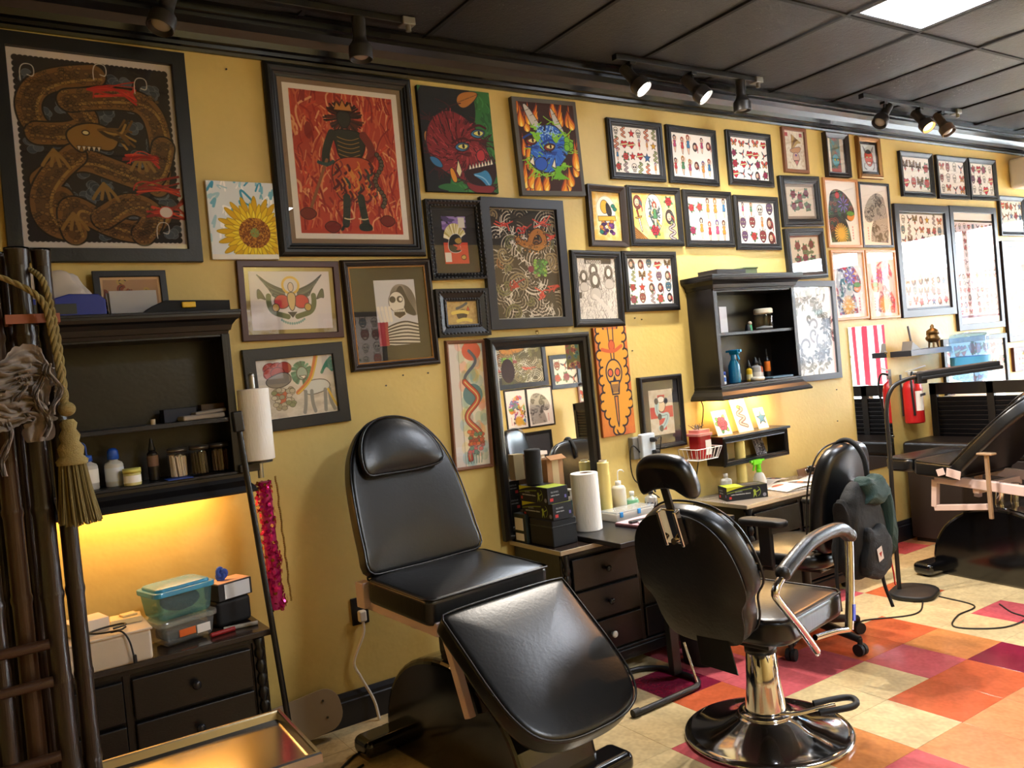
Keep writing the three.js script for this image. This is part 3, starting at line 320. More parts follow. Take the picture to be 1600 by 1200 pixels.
function demon(bg, skin, dark, hair, eye, horn, fire, green) {
  return (c, w, h, r) => { fillBg(c, w, h, bg[0]); const S = (x, y) => [x * w, y * h];
    if (fire) for (let i = 0; i < 34; i++) { const e = i % 4, t = r(), x = e === 0 ? t : e === 1 ? 0.02 + r() * 0.14 : e === 2 ? 0.84 + r() * 0.16 : t, y = e === 0 ? 0.06 + r() * 0.16 : e === 3 ? 0.84 + r() * 0.14 : t, q = 0.1 + r() * 0.07, lean = (r() - 0.5) * 0.16; for (const [k, col] of [[1, '#8e2f16'], [0.82, '#d8741a'], [0.55, '#f0a82c'], [0.28, '#f8dc70']]) { const B = y + q * 0.8; blob(c, [S(x - q * 0.5 * k, B), S(x - q * 0.55 * k, B - q * 0.8 * k), S(x - q * 0.1 * k + lean * 0.4, B - q * 1.5 * k), S(x + lean, B - q * 2.5 * k), S(x + q * 0.15 * k + lean * 0.3, B - q * 1.2 * k), S(x + q * 0.6 * k, B - q * 0.7 * k), S(x + q * 0.45 * k, B)], col, k === 1 ? INK : null, 1.5); } }
    else for (let i = 0; i < 160; i++) { const x = 0.3 + r() * 0.7, y = r(); curve(c, [S(x, y), S(x + 0.05, y + 0.04), S(x + 0.03, y + 0.09)], pick(r, bg), 6); }
    if (!fire) { blob(c, [S(-0.1, -0.1), S(0.75, -0.1), S(0.8, 0.35), S(0.4, 0.5), S(0.3, 1.1), S(-0.1, 1.1)], '#17181a'); blob(c, [S(0.05, 0.97), S(0.35, 0.9), S(0.6, 1.02)], '#2c6a38'); }
    const hn = fire ? [[S(0.08, 0.02), S(0.18, 0.02), S(0.42, 0.3), S(0.28, 0.36)], [S(0.55, 0.02), S(0.64, 0.08), S(0.86, 0.42), S(0.7, 0.5)]] : [[S(0.5, 0.12), S(0.58, 0.02), S(0.86, 0.0), S(0.78, 0.1), S(0.6, 0.2)], [S(0.02, 0.42), S(0.14, 0.44), S(0.22, 0.6), S(0.04, 0.6)]];
    for (const q of hn) { blob(c, q, horn, INK, 2); for (let k = 0; k < 5; k++) { const a = q[0], b = q[2]; curve(c, [[a[0] + (b[0] - a[0]) * k / 5, a[1] + (b[1] - a[1]) * k / 5 + 6], [a[0] + (b[0] - a[0]) * (k + 0.4) / 5 + 8, a[1] + (b[1] - a[1]) * k / 5]], 'rgba(50,40,30,0.6)', 2); } }
    const face = fire ? [S(0.3, 0.28), S(0.62, 0.22), S(0.78, 0.36), S(0.86, 0.52), S(0.7, 0.68), S(0.5, 0.8), S(0.25, 0.78), S(0.12, 0.68), S(0.18, 0.5)] : [S(0.1, 0.32), S(0.4, 0.18), S(0.72, 0.32), S(0.85, 0.5), S(0.95, 0.7), S(0.9, 0.95), S(0.55, 0.9), S(0.2, 0.8), S(0.02, 0.6)];
    for (let i = 0; i < 90; i++) { const k = (r() * face.length) | 0, p = face[k]; curve(c, [[p[0], p[1]], [p[0] + (r() - 0.5) * w * 0.2, p[1] + (r() - 0.5) * w * 0.12], [p[0] + (r() - 0.5) * w * 0.36, p[1] + (r() - 0.5) * w * 0.22]], hair, 3); }
    blob(c, face, skin, INK, 3); c.save(); c.beginPath(); face.forEach((p, i) => i ? c.lineTo(...p) : c.moveTo(...p)); c.clip(); for (let i = 0; i < 260; i++) { const x = r(), y = 0.15 + r() * 0.8, a = Math.atan2(y - 0.55, x - 0.55) + 0.6, q = 0.04 + r() * 0.07; curve(c, [S(x, y), S(x + Math.cos(a) * q * 0.6, y + Math.sin(a) * q * 0.5 - 0.012), S(x + Math.cos(a) * q, y + Math.sin(a) * q)], pick(r, [dark, dark, INK, hair]), 1 + r() * 3.5); } for (let i = 0; i < 90; i++) { const x = 0.1 + r() * 0.8, y = 0.2 + r() * 0.6, a = Math.atan2(y - 0.55, x - 0.55) + 0.6, q = 0.03 + r() * 0.05; curve(c, [S(x, y), S(x + Math.cos(a) * q * 0.6, y + Math.sin(a) * q * 0.5 - 0.01), S(x + Math.cos(a) * q, y + Math.sin(a) * q)], fire ? '#5a94e8' : '#a83a40', 1.5 + r() * 2); } c.restore();
    for (const e of fire ? [[0.2, 0.44], [0.5, 0.5]] : [[0.54, 0.56], [0.78, 0.42]]) { blob(c, [S(e[0] - 0.12, e[1] + 0.005), S(e[0] - 0.02, e[1] - 0.05), S(e[0] + 0.12, e[1] - 0.03), S(e[0] + 0.05, e[1] + 0.04), S(e[0] - 0.06, e[1] + 0.045)], fire ? '#8a1c1c' : '#3a7aa8', INK, 3); blob(c, [S(e[0] - 0.09, e[1] + 0.002), S(e[0], e[1] - 0.036), S(e[0] + 0.1, e[1] - 0.02), S(e[0] + 0.03, e[1] + 0.032)], eye, INK, 2); disc(c, e[0] * w + 4, e[1] * h - 2, w * 0.018, h * 0.022, INK); for (let k = 0; k < 7; k++) curve(c, [S(e[0] - 0.13 + k * 0.02, e[1] + 0.06), S(e[0] - 0.04 + k * 0.02, e[1] + 0.08 + k * 0.004), S(e[0] + 0.06 + k * 0.01, e[1] + 0.05)], dark, 2); curve(c, [S(e[0] - 0.14, e[1] - 0.03), S(e[0], e[1] - 0.1), S(e[0] + 0.12, e[1] - 0.06)], dark, 7); }
    if (fire) { for (let i = 0; i < 5; i++) disc(c, (0.78 + r() * 0.14) * w, (0.4 + r() * 0.16) * h, w * 0.05, w * 0.05, '#78c02c', '#3a6a18', 2); for (const k of [0.3, 0.62]) for (let i = 0; i < 12; i++) curve(c, [S(k, 0.44), S(k + (r() - 0.5) * 0.2, 0.38), S(k + (r() - 0.5) * 0.3, 0.34)], '#86c832', 4); for (let i = 0; i < 30; i++) curve(c, [S(0.5 + r() * 0.25, 0.72), S(0.6, 0.78), S(0.5 + r() * 0.3, 0.86)], '#6cb428', 4); for (let i = 0; i < 60; i++) disc(c, (0.3 + r() * 0.4) * w, (0.26 + r() * 0.12) * h, 2.5, 2.5, '#9cc4ea'); poly(c, [S(0.12, 0.68), S(0.2, 0.6), S(0.2, 0.72)], '#efe8d4', INK, 2); poly(c, [S(0.5, 0.72), S(0.57, 0.62), S(0.57, 0.74)], '#efe8d4', INK, 2); blob(c, [S(0.2, 0.66), S(0.34, 0.6), S(0.46, 0.68), S(0.36, 0.78), S(0.22, 0.76)], '#2c5ac0', INK, 2); }
    else { blob(c, [S(0.5, 0.8), S(0.72, 0.74), S(1.0, 0.66), S(1.0, 0.84), S(0.84, 0.98), S(0.6, 0.92)], '#2a0c10', INK, 3); blob(c, [S(0.62, 0.82), S(0.76, 0.8), S(0.86, 0.76), S(0.94, 0.88), S(0.86, 0.97), S(0.78, 0.88)], '#3a86b8', INK, 2); curve(c, [S(0.68, 0.83), S(0.8, 0.84), S(0.88, 0.93)], '#8ec0dc', 4); blob(c, [S(0.52, 0.88), S(0.7, 0.94), S(0.98, 0.92), S(0.9, 1.02), S(0.6, 1.0)], skin, INK, 2); for (let i = 0; i < 8; i++) poly(c, [S(0.6 + i * 0.045, 0.78 - i * 0.008), S(0.62 + i * 0.045, 0.72 - i * 0.01), S(0.645 + i * 0.045, 0.77 - i * 0.008)], '#ece4cc', INK, 1.5); blob(c, [S(0.72, 0.6), S(0.84, 0.56), S(0.86, 0.68), S(0.74, 0.7)], '#b8343a', INK, 2); blob(c, [S(0.05, 0.66), S(0.2, 0.68), S(0.26, 0.78), S(0.12, 0.76)], '#2e6ea0', INK, 2); poly(c, [S(0.42, 0.8), S(0.46, 0.68), S(0.5, 0.8), S(0.46, 0.86)], '#d8d0a0', INK, 2); blob(c, [S(0.32, 0.78), S(0.38, 0.76), S(0.44, 0.9), S(0.36, 0.92)], '#d08a28', INK, 2); }
  };
}
A.redDemon = demon(['#2f6e34', '#3c8040', '#275c2c'], '#7c2228', '#4a1016', '#3c1216', '#d8d278', '#b0702c', false);
A.blueDemon = demon(['#3a1c14'], '#3068cc', '#1c3e92', '#86c832', '#ecd080', '#c9c6c0', true);
A.tiger = (c, w, h, r) => { fillBg(c, w, h, '#241f2c'); const S = (x, y) => [x * w, y * h]; for (let i = 0; i < 40; i++) disc(c, r() * w, r() * h * 0.3, 14, 6, pick(r, ['#7a5aa0', '#9a80c0', '#4a3a6a'])); c.fillStyle = '#c8402a'; c.fillRect(0, h * 0.55, w, h * 0.45); for (let i = 0; i < 80; i++) { const a = 3.3 + r() * 2.6; curve(c, [S(0.5, 0.55), S(0.5 + Math.cos(a) * 0.3, 0.5 + Math.sin(a) * 0.22), S(0.5 + Math.cos(a) * 0.46, 0.5 + Math.sin(a) * 0.34)], pick(r, ['#d8d09a', '#efe8cc', '#b8a860']), 5); } blob(c, [S(0.15, 0.7), S(0.25, 0.42), S(0.6, 0.34), S(0.8, 0.48), S(0.65, 0.62), S(0.75, 0.74), S(0.4, 0.78)], '#1c1c1c', '#ddd', 2); blob(c, [S(0.4, 0.5), S(0.7, 0.42), S(0.8, 0.54), S(0.6, 0.6)], '#a8863a', INK, 2); for (let i = 0; i < 30; i++) curve(c, [S(0.4 + r() * 0.3, 0.6), S(0.6, 0.66), S(0.5 + r() * 0.4, 0.7)], '#c84a3a', 3); blob(c, [S(0.66, 0.84), S(0.86, 0.8), S(0.9, 0.9), S(0.72, 0.92)], '#c09848', INK, 2); c.fillStyle = '#d8d4ca'; c.fillRect(w * 0.68, h * 0.02, w * 0.27, h * 0.22); c.fillRect(w * 0.02, h * 0.76, w * 0.26, h * 0.2); };
A.waves = (c, w, h, r) => { fillBg(c, w, h, '#2a2622'); const S = (x, y) => [x * w, y * h]; for (let i = 0; i < 52; i++) { const x = r() * w, y = r() * h, q = w * (0.1 + r() * 0.14), a = r() * 6; for (let k = 0; k < 7; k++) { c.strokeStyle = k % 2 ? '#1c1a18' : pick(r, ['#b8ac98', '#8a8070', '#d8d0c0', '#6a6050']); c.lineWidth = 3.5; c.beginPath(); c.arc(x, y, Math.max(2, q - k * 6), a, a + 2.2); c.stroke(); } } for (let i = 0; i < 26; i++) { const x = r() * w, y = r() * h; for (let k = 0; k < 7; k++) curve(c, [[x, y], [x + (r() - 0.5) * 26, y + (r() - 0.5) * 26], [x + (r() - 0.5) * 60, y + (r() - 0.5) * 60]], '#d8d2c4', 2.5); } swirls(c, w, h, r, 16, ['#8a5a34', '#6a6a44', '#8a7a5a'], 5); for (const f of [[0.2, 0.14], [0.5, 0.18], [0.8, 0.1], [0.9, 0.24], [0.3, 0.7], [0.7, 0.78], [0.95, 0.72]]) for (let k = 0; k < 6; k++) curve(c, [S(f[0], f[1]), S(f[0] + (r() - 0.5) * 0.2, f[1] + (r() - 0.5) * 0.08), S(f[0] + (r() - 0.5) * 0.3, f[1] + (r() - 0.5) * 0.12)], pick(r, ['#c83a30', '#e05a48', '#a02a28']), 5); const b = [S(0.4, 0.28), S(0.56, 0.36), S(0.62, 0.22), S(0.76, 0.18), S(0.84, 0.3), S(0.7, 0.36), S(0.56, 0.32)]; curve(c, b, '#3a2412', w * 0.1); curve(c, b, '#b0702c', w * 0.075); for (let i = 0; i < 60; i++) { const p = pick(r, b); disc(c, p[0] + (r() - 0.5) * 40, p[1] + (r() - 0.5) * 30, 4, 3, pick(r, ['#d08a3a', '#8a5420', '#e0a85a']), INK, 1); } for (let i = 0; i < 50; i++) disc(c, (0.62 + r() * 0.2) * w, (0.46 + r() * 0.15) * h, 8, 6, pick(r, ['#3c8a3a', '#5aa848', '#2c6a30', '#84b848']), INK, 1); blob(c, [S(0.52, 0.52), S(0.62, 0.52), S(0.6, 0.58), S(0.52, 0.58)], '#7a2040'); };
A.ribbon = (c, w, h, r) => { fillBg(c, w, h, '#c0a266'); for (let i = 0; i < 200; i++) disc(c, r() * w, r() * h, 5, 4, `rgba(150,120,70,${r() * 0.3})`); blob(c, [[w * 0.3, h * 0.45], [w * 0.62, h * 0.3], [w * 0.7, h * 0.7], [w * 0.4, h * 0.85]], '#3a3630', INK, 2); curve(c, [[w * 0.2, h * 0.5], [w * 0.5, h * 0.42], [w * 0.7, h * 0.5]], '#e0c860', 12); curve(c, [[w * 0.35, h * 0.85], [w * 0.55, h * 0.75], [w * 0.8, h * 0.85]], '#e0c860', 12); curve(c, [[w * 0.35, h * 0.3], [w * 0.5, h * 0.25], [w * 0.68, h * 0.08]], '#4a545c', 9); poly(c, [[w * 0.66, h * 0.4], [w * 0.72, h * 0.2], [w * 0.78, h * 0.4]], '#c84a2a', INK, 1); };
A.pen = (c, w, h, r) => { fillBg(c, w, h, '#e6e0d6'); for (let i = 0; i < 900; i++) { const x = r() * w, y = r() * h, q = 6 + r() * 18; curve(c, [[x, y], [x + (r() - 0.5) * q, y + q * 0.6], [x + (r() - 0.5) * q, y + q]], `rgba(60,54,50,${0.15 + r() * 0.4})`, 0.8 + r()); } c.fillStyle = '#4a4440'; c.fillRect(w * 0.2, 0, w * 0.7, h * 0.09); for (const [x, y, s] of [[0.42, 0.2, 0.1], [0.82, 0.23, 0.1], [0.45, 0.36, 0.12], [0.16, 0.3, 0.09]]) { disc(c, x * w, y * h, w * s * 1.15, w * s * 1.5, '#6a625c'); for (let i = 0; i < 30; i++) curve(c, [[x * w, y * h - w * s], [x * w + (r() - 0.5) * w * 0.3, y * h], [x * w + (r() - 0.5) * w * 0.34, y * h + w * 0.2]], 'rgba(40,36,34,0.6)', 1.2); disc(c, x * w, y * h, w * s * 0.6, w * s * 0.85, '#e8e2d8', '#4a4440', 1.4); blob(c, [[(x - s) * w, y * h + w * s * 1.3], [(x + s) * w, y * h + w * s * 1.3], [(x + s * 1.4) * w, y * h + w * s * 3.4], [(x - s * 1.4) * w, y * h + w * s * 3.4]], '#c9c2b8', '#5a534e', 1.4); } curve(c, [[w * 0.4, h * 0.62], [w * 0.62, h * 0.74], [w * 0.86, h * 0.95]], '#dcd6cc', 16); c.fillStyle = '#efe9de'; c.font = `bold ${Math.round(h * 0.075)}px sans-serif`; c.fillText('KYOIOIO', w * 0.24, h * 0.085); c.fillStyle = '#4c4642'; c.fillRect(0, h * 0.56, w * 0.08, h * 0.1); };
A.ladyGold = (c, w, h, r) => { fillBg(c, w, h, '#f2e2b4'); for (let i = 0; i < 300; i++) { const e = r() < 0.5; disc(c, e ? (r() < 0.5 ? r() * w * 0.15 : w - r() * w * 0.15) : r() * w, e ? r() * h : (r() < 0.5 ? r() * h * 0.1 : h - r() * h * 0.12), 10, 10, `rgba(226,176,70,${0.15})`); } disc(c, w * 0.5, h * 0.36, w * 0.34, h * 0.28, '#f6efdc', '#cfc0a0', 3); disc(c, w * 0.45, h * 0.3, w * 0.14, h * 0.14, '#e2b03a', INK, 2); blob(c, [[w * 0.5, h * 0.16], [w * 0.7, h * 0.3], [w * 0.72, h * 0.5], [w * 0.5, h * 0.48]], '#2e2a2c'); poly(c, [[w * 0.2, h * 0.5], [w * 0.82, h * 0.48], [w * 0.84, h * 0.58], [w * 0.22, h * 0.6]], '#dfb03c', INK, 2); for (let i = 0; i < 26; i++) disc(c, w * (0.3 + r() * 0.45), h * (0.6 + r() * 0.25), w * 0.07, w * 0.05, pick(r, ['#5c2a78', '#7a3a90', '#3c1c58', '#d08a3a']), INK, 1.4); for (const p of [[0.76, 0.28], [0.3, 0.82], [0.82, 0.34]]) blob(c, [[w * (p[0] - 0.1), h * p[1]], [w * p[0], h * (p[1] - 0.06)], [w * (p[0] + 0.1), h * p[1]], [w * p[0], h * (p[1] + 0.06)]], '#1f7a6a', INK, 1.5); };
A.goldSheet = (c, w, h, r) => { fillBg(c, w, h, '#f0c860'); for (let i = 0; i < 60; i++) disc(c, r() * w, r() * h, 30 * r() + 8, 24, 'rgba(250,232,180,0.25)'); disc(c, w * 0.48, h * 0.42, w * 0.2, h * 0.42, '#f3ead6', INK, 2); for (let i = 0; i < 14; i++) curve(c, [[w * (0.34 + r() * 0.28), h * (0.1 + r() * 0.5)], [w * (0.34 + r() * 0.28), h * (0.2 + r() * 0.5)], [w * (0.34 + r() * 0.28), h * (0.3 + r() * 0.5)]], pick(r, ['#3a4a50', '#6a7a80', '#b89a3a']), 7); for (const [k, x, y, s] of [['rose', 0.48, 0.8, 0.15], ['head', 0.12, 0.2, 0.15], ['rose', 0.84, 0.16, 0.12], ['head', 0.84, 0.5, 0.16], ['snake', 0.88, 0.82, 0.16], ['dagger', 0.14, 0.6, 0.2], ['figure', 0.5, 0.45, 0.22]]) { c.save(); c.translate(w * x, h * y); motif[k](c, w * s, r); c.restore(); } poly(c, [[0, h * 0.72], [w * 0.3, h], [0, h]], '#b07a34', INK, 2); for (let i = 0; i < 5; i++) curve(c, [[0, h * (0.76 + i * 0.05)], [w * 0.12, h * (0.85 + i * 0.04)], [w * 0.22 - i * 12, h]], '#6a4014', 3); };
A.moth = (c, w, h, r) => { fillBg(c, w, h, '#d8d0cc'); const S = (x, y) => [x * w, y * h]; for (const k of [-1, 1]) { const X = (x) => 0.5 + k * x; for (let i = 0; i < 16; i++) curve(c, [S(X(0.08), 0.32 + i * 0.012), S(X(0.24), 0.24 + i * 0.012), S(X(0.4 - i * 0.012), 0.06 + i * 0.022)], pick(r, ['#4a4a4a', '#6a6a66', '#35383c']), 3.5); for (let i = 0; i < 5; i++) blob(c, [S(X(0.3), 0.5), S(X(0.36 + i * 0.012), 0.4 - i * 0.04), S(X(0.42), 0.28 + i * 0.05), S(X(0.38), 0.45)], '#5a5e48', INK, 1.2); curve(c, [S(X(0.28), 0.42), S(X(0.3), 0.68), S(X(0.06), 0.78)], '#5e6440', 16); disc(c, X(0.12) * w, 0.52 * h, w * 0.095, h * 0.12, '#c22c34', INK, 2); disc(c, X(0.2) * w, 0.62 * h, 11, 12, '#c29a4a', INK, 2); } disc(c, w * 0.5, h * 0.24, w * 0.1, h * 0.14, null, '#d8b04a', 7); disc(c, w * 0.5, h * 0.27, w * 0.035, h * 0.08, '#d9c0a8', INK, 1.5); blob(c, [S(0.44, 0.36), S(0.56, 0.36), S(0.54, 0.62), S(0.5, 0.7), S(0.46, 0.62)], '#d0b078', INK, 2); poly(c, [S(0.44, 0.7), S(0.56, 0.7), S(0.5, 0.8)], '#2e2a30'); c.fillStyle = '#7a9c98'; c.font = `${h * 0.06 | 0}px serif`; for (let i = 0; i < 12; i++) { const a = Math.PI * (0.25 + i * 0.045); disc(c, w * 0.5 + Math.cos(a) * w * 0.2, h * 0.66 + Math.sin(a) * h * 0.24, 3, 4, '#7a9c98'); } };
A.reaper = (c, w, h, r) => { fillBg(c, w, h, '#c4c4c8'); const S = (x, y) => [x * w, y * h]; c.fillStyle = '#a02430'; c.fillRect(0, h * 0.64, w * 0.25, h * 0.36); for (let i = 0; i < 9; i++) blob(c, [S(0.3 + i * 0.02, 0.3 - i * 0.01), S(0.5 + i * 0.02, 0.04), S(0.95 - i * 0.02, 0.12 + i * 0.02), S(1.05, 0.6), S(0.8 - i * 0.02, 0.5)], i % 2 ? '#4a423c' : '#241f1e', '#8a8078', 1.4); disc(c, w * 0.52, h * 0.34, w * 0.2, h * 0.16, '#d8d2c4', INK, 2); for (const k of [0.42, 0.6]) disc(c, k * w, 0.3 * h, w * 0.075, h * 0.05, '#241f1e', null); disc(c, 0.62 * w, 0.3 * h, w * 0.05, h * 0.036, '#dfd8c8', INK, 2); poly(c, [S(0.42, 0.46), S(0.68, 0.44), S(0.72, 0.54), S(0.55, 0.6), S(0.42, 0.54)], '#2a2422', '#d8d2c4', 3); for (let i = 0; i < 6; i++) { c.fillStyle = '#e2dccc'; c.fillRect(w * (0.44 + i * 0.042), h * 0.46, w * 0.03, h * 0.035); } for (let i = 0; i < 4; i++) curve(c, [S(0.05 + i * 0.09, 0.42), S(0.06 + i * 0.09, 0.52), S(0.1 + i * 0.08, 0.62)], '#ddd6c8', w * 0.07); for (let i = 0; i < 15; i++) curve(c, [S(0.25, 0.72 + i * 0.02), S(0.6, 0.62 + i * 0.03), S(1, 0.7 + i * 0.025)], i % 2 ? '#c9c2b4' : '#2a2422', 5); };
A.lions = (c, w, h, r) => { fillBg(c, w, h, '#d8d2c8'); const S = (x, y) => [x * w, y * h]; for (let i = 0; i < 120; i++) disc(c, r() * w, (0.5 + r() * 0.5) * h, 16, 8, 'rgba(150,145,135,0.12)'); for (let i = 0; i < 5; i++) disc(c, w * (0.18 + (i % 3) * 0.09), h * (0.16 + (i / 3 | 0) * 0.08), w * 0.09, h * 0.1, '#b03c2c', '#6a1c14', 2); blob(c, [S(0.1, 0.32), S(0.38, 0.2), S(0.46, 0.38), S(0.3, 0.5), S(0.12, 0.46)], '#8e867c', INK, 2); blob(c, [S(0.16, 0.55), S(0.4, 0.5), S(0.42, 0.75), S(0.24, 0.88)], '#b5402e', INK, 2); for (let i = 0; i < 30; i++) disc(c, (0.18 + r() * 0.26) * w, (0.52 + r() * 0.32) * h, 9, 7, pick(r, ['#9a927e', '#b8b09a', '#7c8664', '#c9c0b0']), INK, 1); for (let i = 0; i < 60; i++) { const a = r() * 6.3; curve(c, [S(0.58, 0.26), S(0.58 + Math.cos(a) * 0.08, 0.26 + Math.sin(a) * 0.12), S(0.58 + Math.cos(a) * 0.13, 0.28 + Math.sin(a) * 0.19)], pick(r, ['#3e7e66', '#2c6450', '#5a9a80']), 7); } disc(c, w * 0.58, h * 0.28, w * 0.07, h * 0.11, '#9ab0a4', INK, 2); poly(c, [S(0.54, 0.32), S(0.63, 0.32), S(0.6, 0.38)], '#efe9dc', INK, 1.5); blob(c, [S(0.56, 0.5), S(0.7, 0.4), S(0.9, 0.42), S(0.95, 0.58), S(0.75, 0.66), S(0.6, 0.66)], '#cdd2d2', INK, 2); for (const [a, b] of [[0.6, 0.56], [0.68, 0.7], [0.86, 0.84], [0.92, 0.96]]) curve(c, [S(a, 0.6), S(a - 0.01, 0.78), S(b, 0.95)], '#7c8286', 11); curve(c, [S(0.5, 0.6), S(0.66, 0.45), S(0.74, 0.2), S(0.78, 0.02)], '#c8642c', 13); curve(c, [S(0.5, 0.62), S(0.68, 0.46), S(0.76, 0.2), S(0.8, 0.02)], '#d8b23c', 5); for (let i = 0; i < 16; i++) curve(c, [S(0.84, 0.3), S(0.9, 0.15), S(0.98, 0.05 + r() * 0.25)], '#3e8a70', 8); curve(c, [S(0.9, 0.6), S(0.94, 0.75), S(1, 0.9)], '#d8b23c', 7); };
A.longDragon = (c, w, h, r) => { fillBg(c, w, h, '#ddd6d0'); c.save(); c.translate(w * 0.28, 0); const W = w * 0.7; c.fillStyle = '#e8dfca'; c.fillRect(0, 0, W, h); c.strokeStyle = '#8a7a6a'; c.lineWidth = 2; c.beginPath(); c.moveTo(0, 0); c.lineTo(0, h); c.stroke(); for (let i = 0; i < 70; i++) { disc(c, r() * W, h * r(), 16, 22, pick(r, ['rgba(226,196,90,0.3)', 'rgba(90,160,180,0.3)', 'rgba(220,90,70,0.25)', 'rgba(120,160,120,0.25)'])); } disc(c, W * 0.55, h * 0.06, W * 0.4, h * 0.08, '#d04a3c'); disc(c, W * 0.5, h * 0.42, W * 0.42, h * 0.09, '#3e7e8c'); const p = []; for (let i = 0; i < 22; i++) p.push([W * (0.45 + Math.sin(i * 0.85) * 0.28), h * (0.06 + i * 0.042)]); curve(c, p.slice(0, 8), '#24486a', W * 0.12); curve(c, p.slice(6), '#5e1c1c', W * 0.24); curve(c, p.slice(6), '#c03830', W * 0.18); curve(c, p.slice(6), '#d8c07a', W * 0.05); for (let i = 0; i < 40; i++) disc(c, W * (0.2 + r() * 0.6), h * (0.72 + r() * 0.18), 9, 7, pick(r, ['#c84032', '#d8683c', '#a02a2c', '#4a7a5a']), INK, 1); for (let i = 0; i < 6; i++) curve(c, [[W * (0.1 + i * 0.12), h * 0.9], [W * (0.1 + i * 0.12), h * 0.94], [W * (0.12 + i * 0.11), h * 0.98]], '#6a8a78', 3); c.restore(); };
A.skullBoard = (c, w, h, r) => { fillBg(c, w, h, '#c8702c'); for (let i = 0; i < 260; i++) disc(c, r() * w, r() * h, 14, 20, r() < 0.5 ? 'rgba(214,130,46,0.2)' : 'rgba(170,70,50,0.16)'); const out = []; for (let i = 0; i < 13; i++) { const t = i / 12, q = t < 0.7 ? 0.33 + 0.05 * Math.sin(t * 30) : 0.4 * (1 - t) / 0.3 + 0.06; out.push([w * (0.5 - q), h * (0.02 + t * 0.93)]); } const o2 = out.map((p) => [w - p[0], p[1]]).reverse(); const all = [...out, ...o2]; for (const p of all) disc(c, p[0], p[1], w * 0.12, w * 0.12, '#d8962e', '#2a1c22', 6); poly(c, all, '#d8962e'); curve(c, [[w * 0.42, 0], [w * 0.44, h * 0.15], [w * 0.46, h * 0.3]], '#2a2436', 4); curve(c, [[w * 0.58, 0], [w * 0.56, h * 0.15], [w * 0.54, h * 0.3]], '#2a2436', 4); disc(c, w * 0.5, h * 0.17, w * 0.09, h * 0.05, '#c85a2c', '#8a2a20', 3); curve(c, [[w * 0.2, h * 0.2], [w * 0.5, h * 0.24], [w * 0.8, h * 0.18]], '#c85a2c', 12); disc(c, w * 0.5, h * 0.42, w * 0.24, h * 0.12, '#d69a3a', '#2a2436', 5); poly(c, [[w * 0.36, h * 0.5], [w * 0.64, h * 0.5], [w * 0.6, h * 0.62], [w * 0.4, h * 0.62]], '#d69a3a', '#2a2436', 5); for (const k of [0.39, 0.61]) disc(c, w * k, h * 0.42, w * 0.075, h * 0.035, '#d0603c', '#2a2436', 4); poly(c, [[w * 0.5, h * 0.44], [w * 0.56, h * 0.5], [w * 0.44, h * 0.5]], '#2a2436'); for (let i = 0; i < 5; i++) curve(c, [[w * (0.42 + i * 0.04), h * 0.53], [w * (0.42 + i * 0.04), h * 0.56], [w * (0.42 + i * 0.04), h * 0.6]], '#2a2436', 3); poly(c, [[w * 0.45, h * 0.64], [w * 0.55, h * 0.64], [w * 0.53, h * 0.86], [w * 0.5, h * 0.92], [w * 0.47, h * 0.86]], '#c87a30', '#2a2436', 4); };
A.cross = (c, w, h, r) => { fillBg(c, w, h, '#cfc4b4'); for (let i = 0; i < 200; i++) disc(c, r() * w, r() * h, 9, 9, `rgba(170,150,120,${r() * 0.2})`); c.fillStyle = '#b82030'; c.fillRect(w * 0.36, h * 0.12, w * 0.3, h * 0.78); c.fillRect(w * 0.02, h * 0.38, w * 0.96, h * 0.25); disc(c, w * 0.5, h * 0.34, w * 0.17, h * 0.16, '#e0c8a8', INK, 3); disc(c, w * 0.5, h * 0.22, w * 0.15, h * 0.07, '#eae4da', INK, 2); curve(c, [[w * 0.32, h * 0.3], [w * 0.25, h * 0.5], [w * 0.5, h * 0.6], [w * 0.8, h * 0.55], [w * 0.6, h * 0.8], [w * 0.4, h * 0.85]], '#aac4c8', 22); curve(c, [[w * 0.32, h * 0.3], [w * 0.25, h * 0.5], [w * 0.5, h * 0.6], [w * 0.8, h * 0.55], [w * 0.6, h * 0.8], [w * 0.4, h * 0.85]], '#5a7a84', 3); for (const p of [[0.3, 0.25], [0.7, 0.26], [0.4, 0.6], [0.44, 0.86]]) disc(c, w * p[0], h * p[1], 11, 13, '#2a2c38'); };
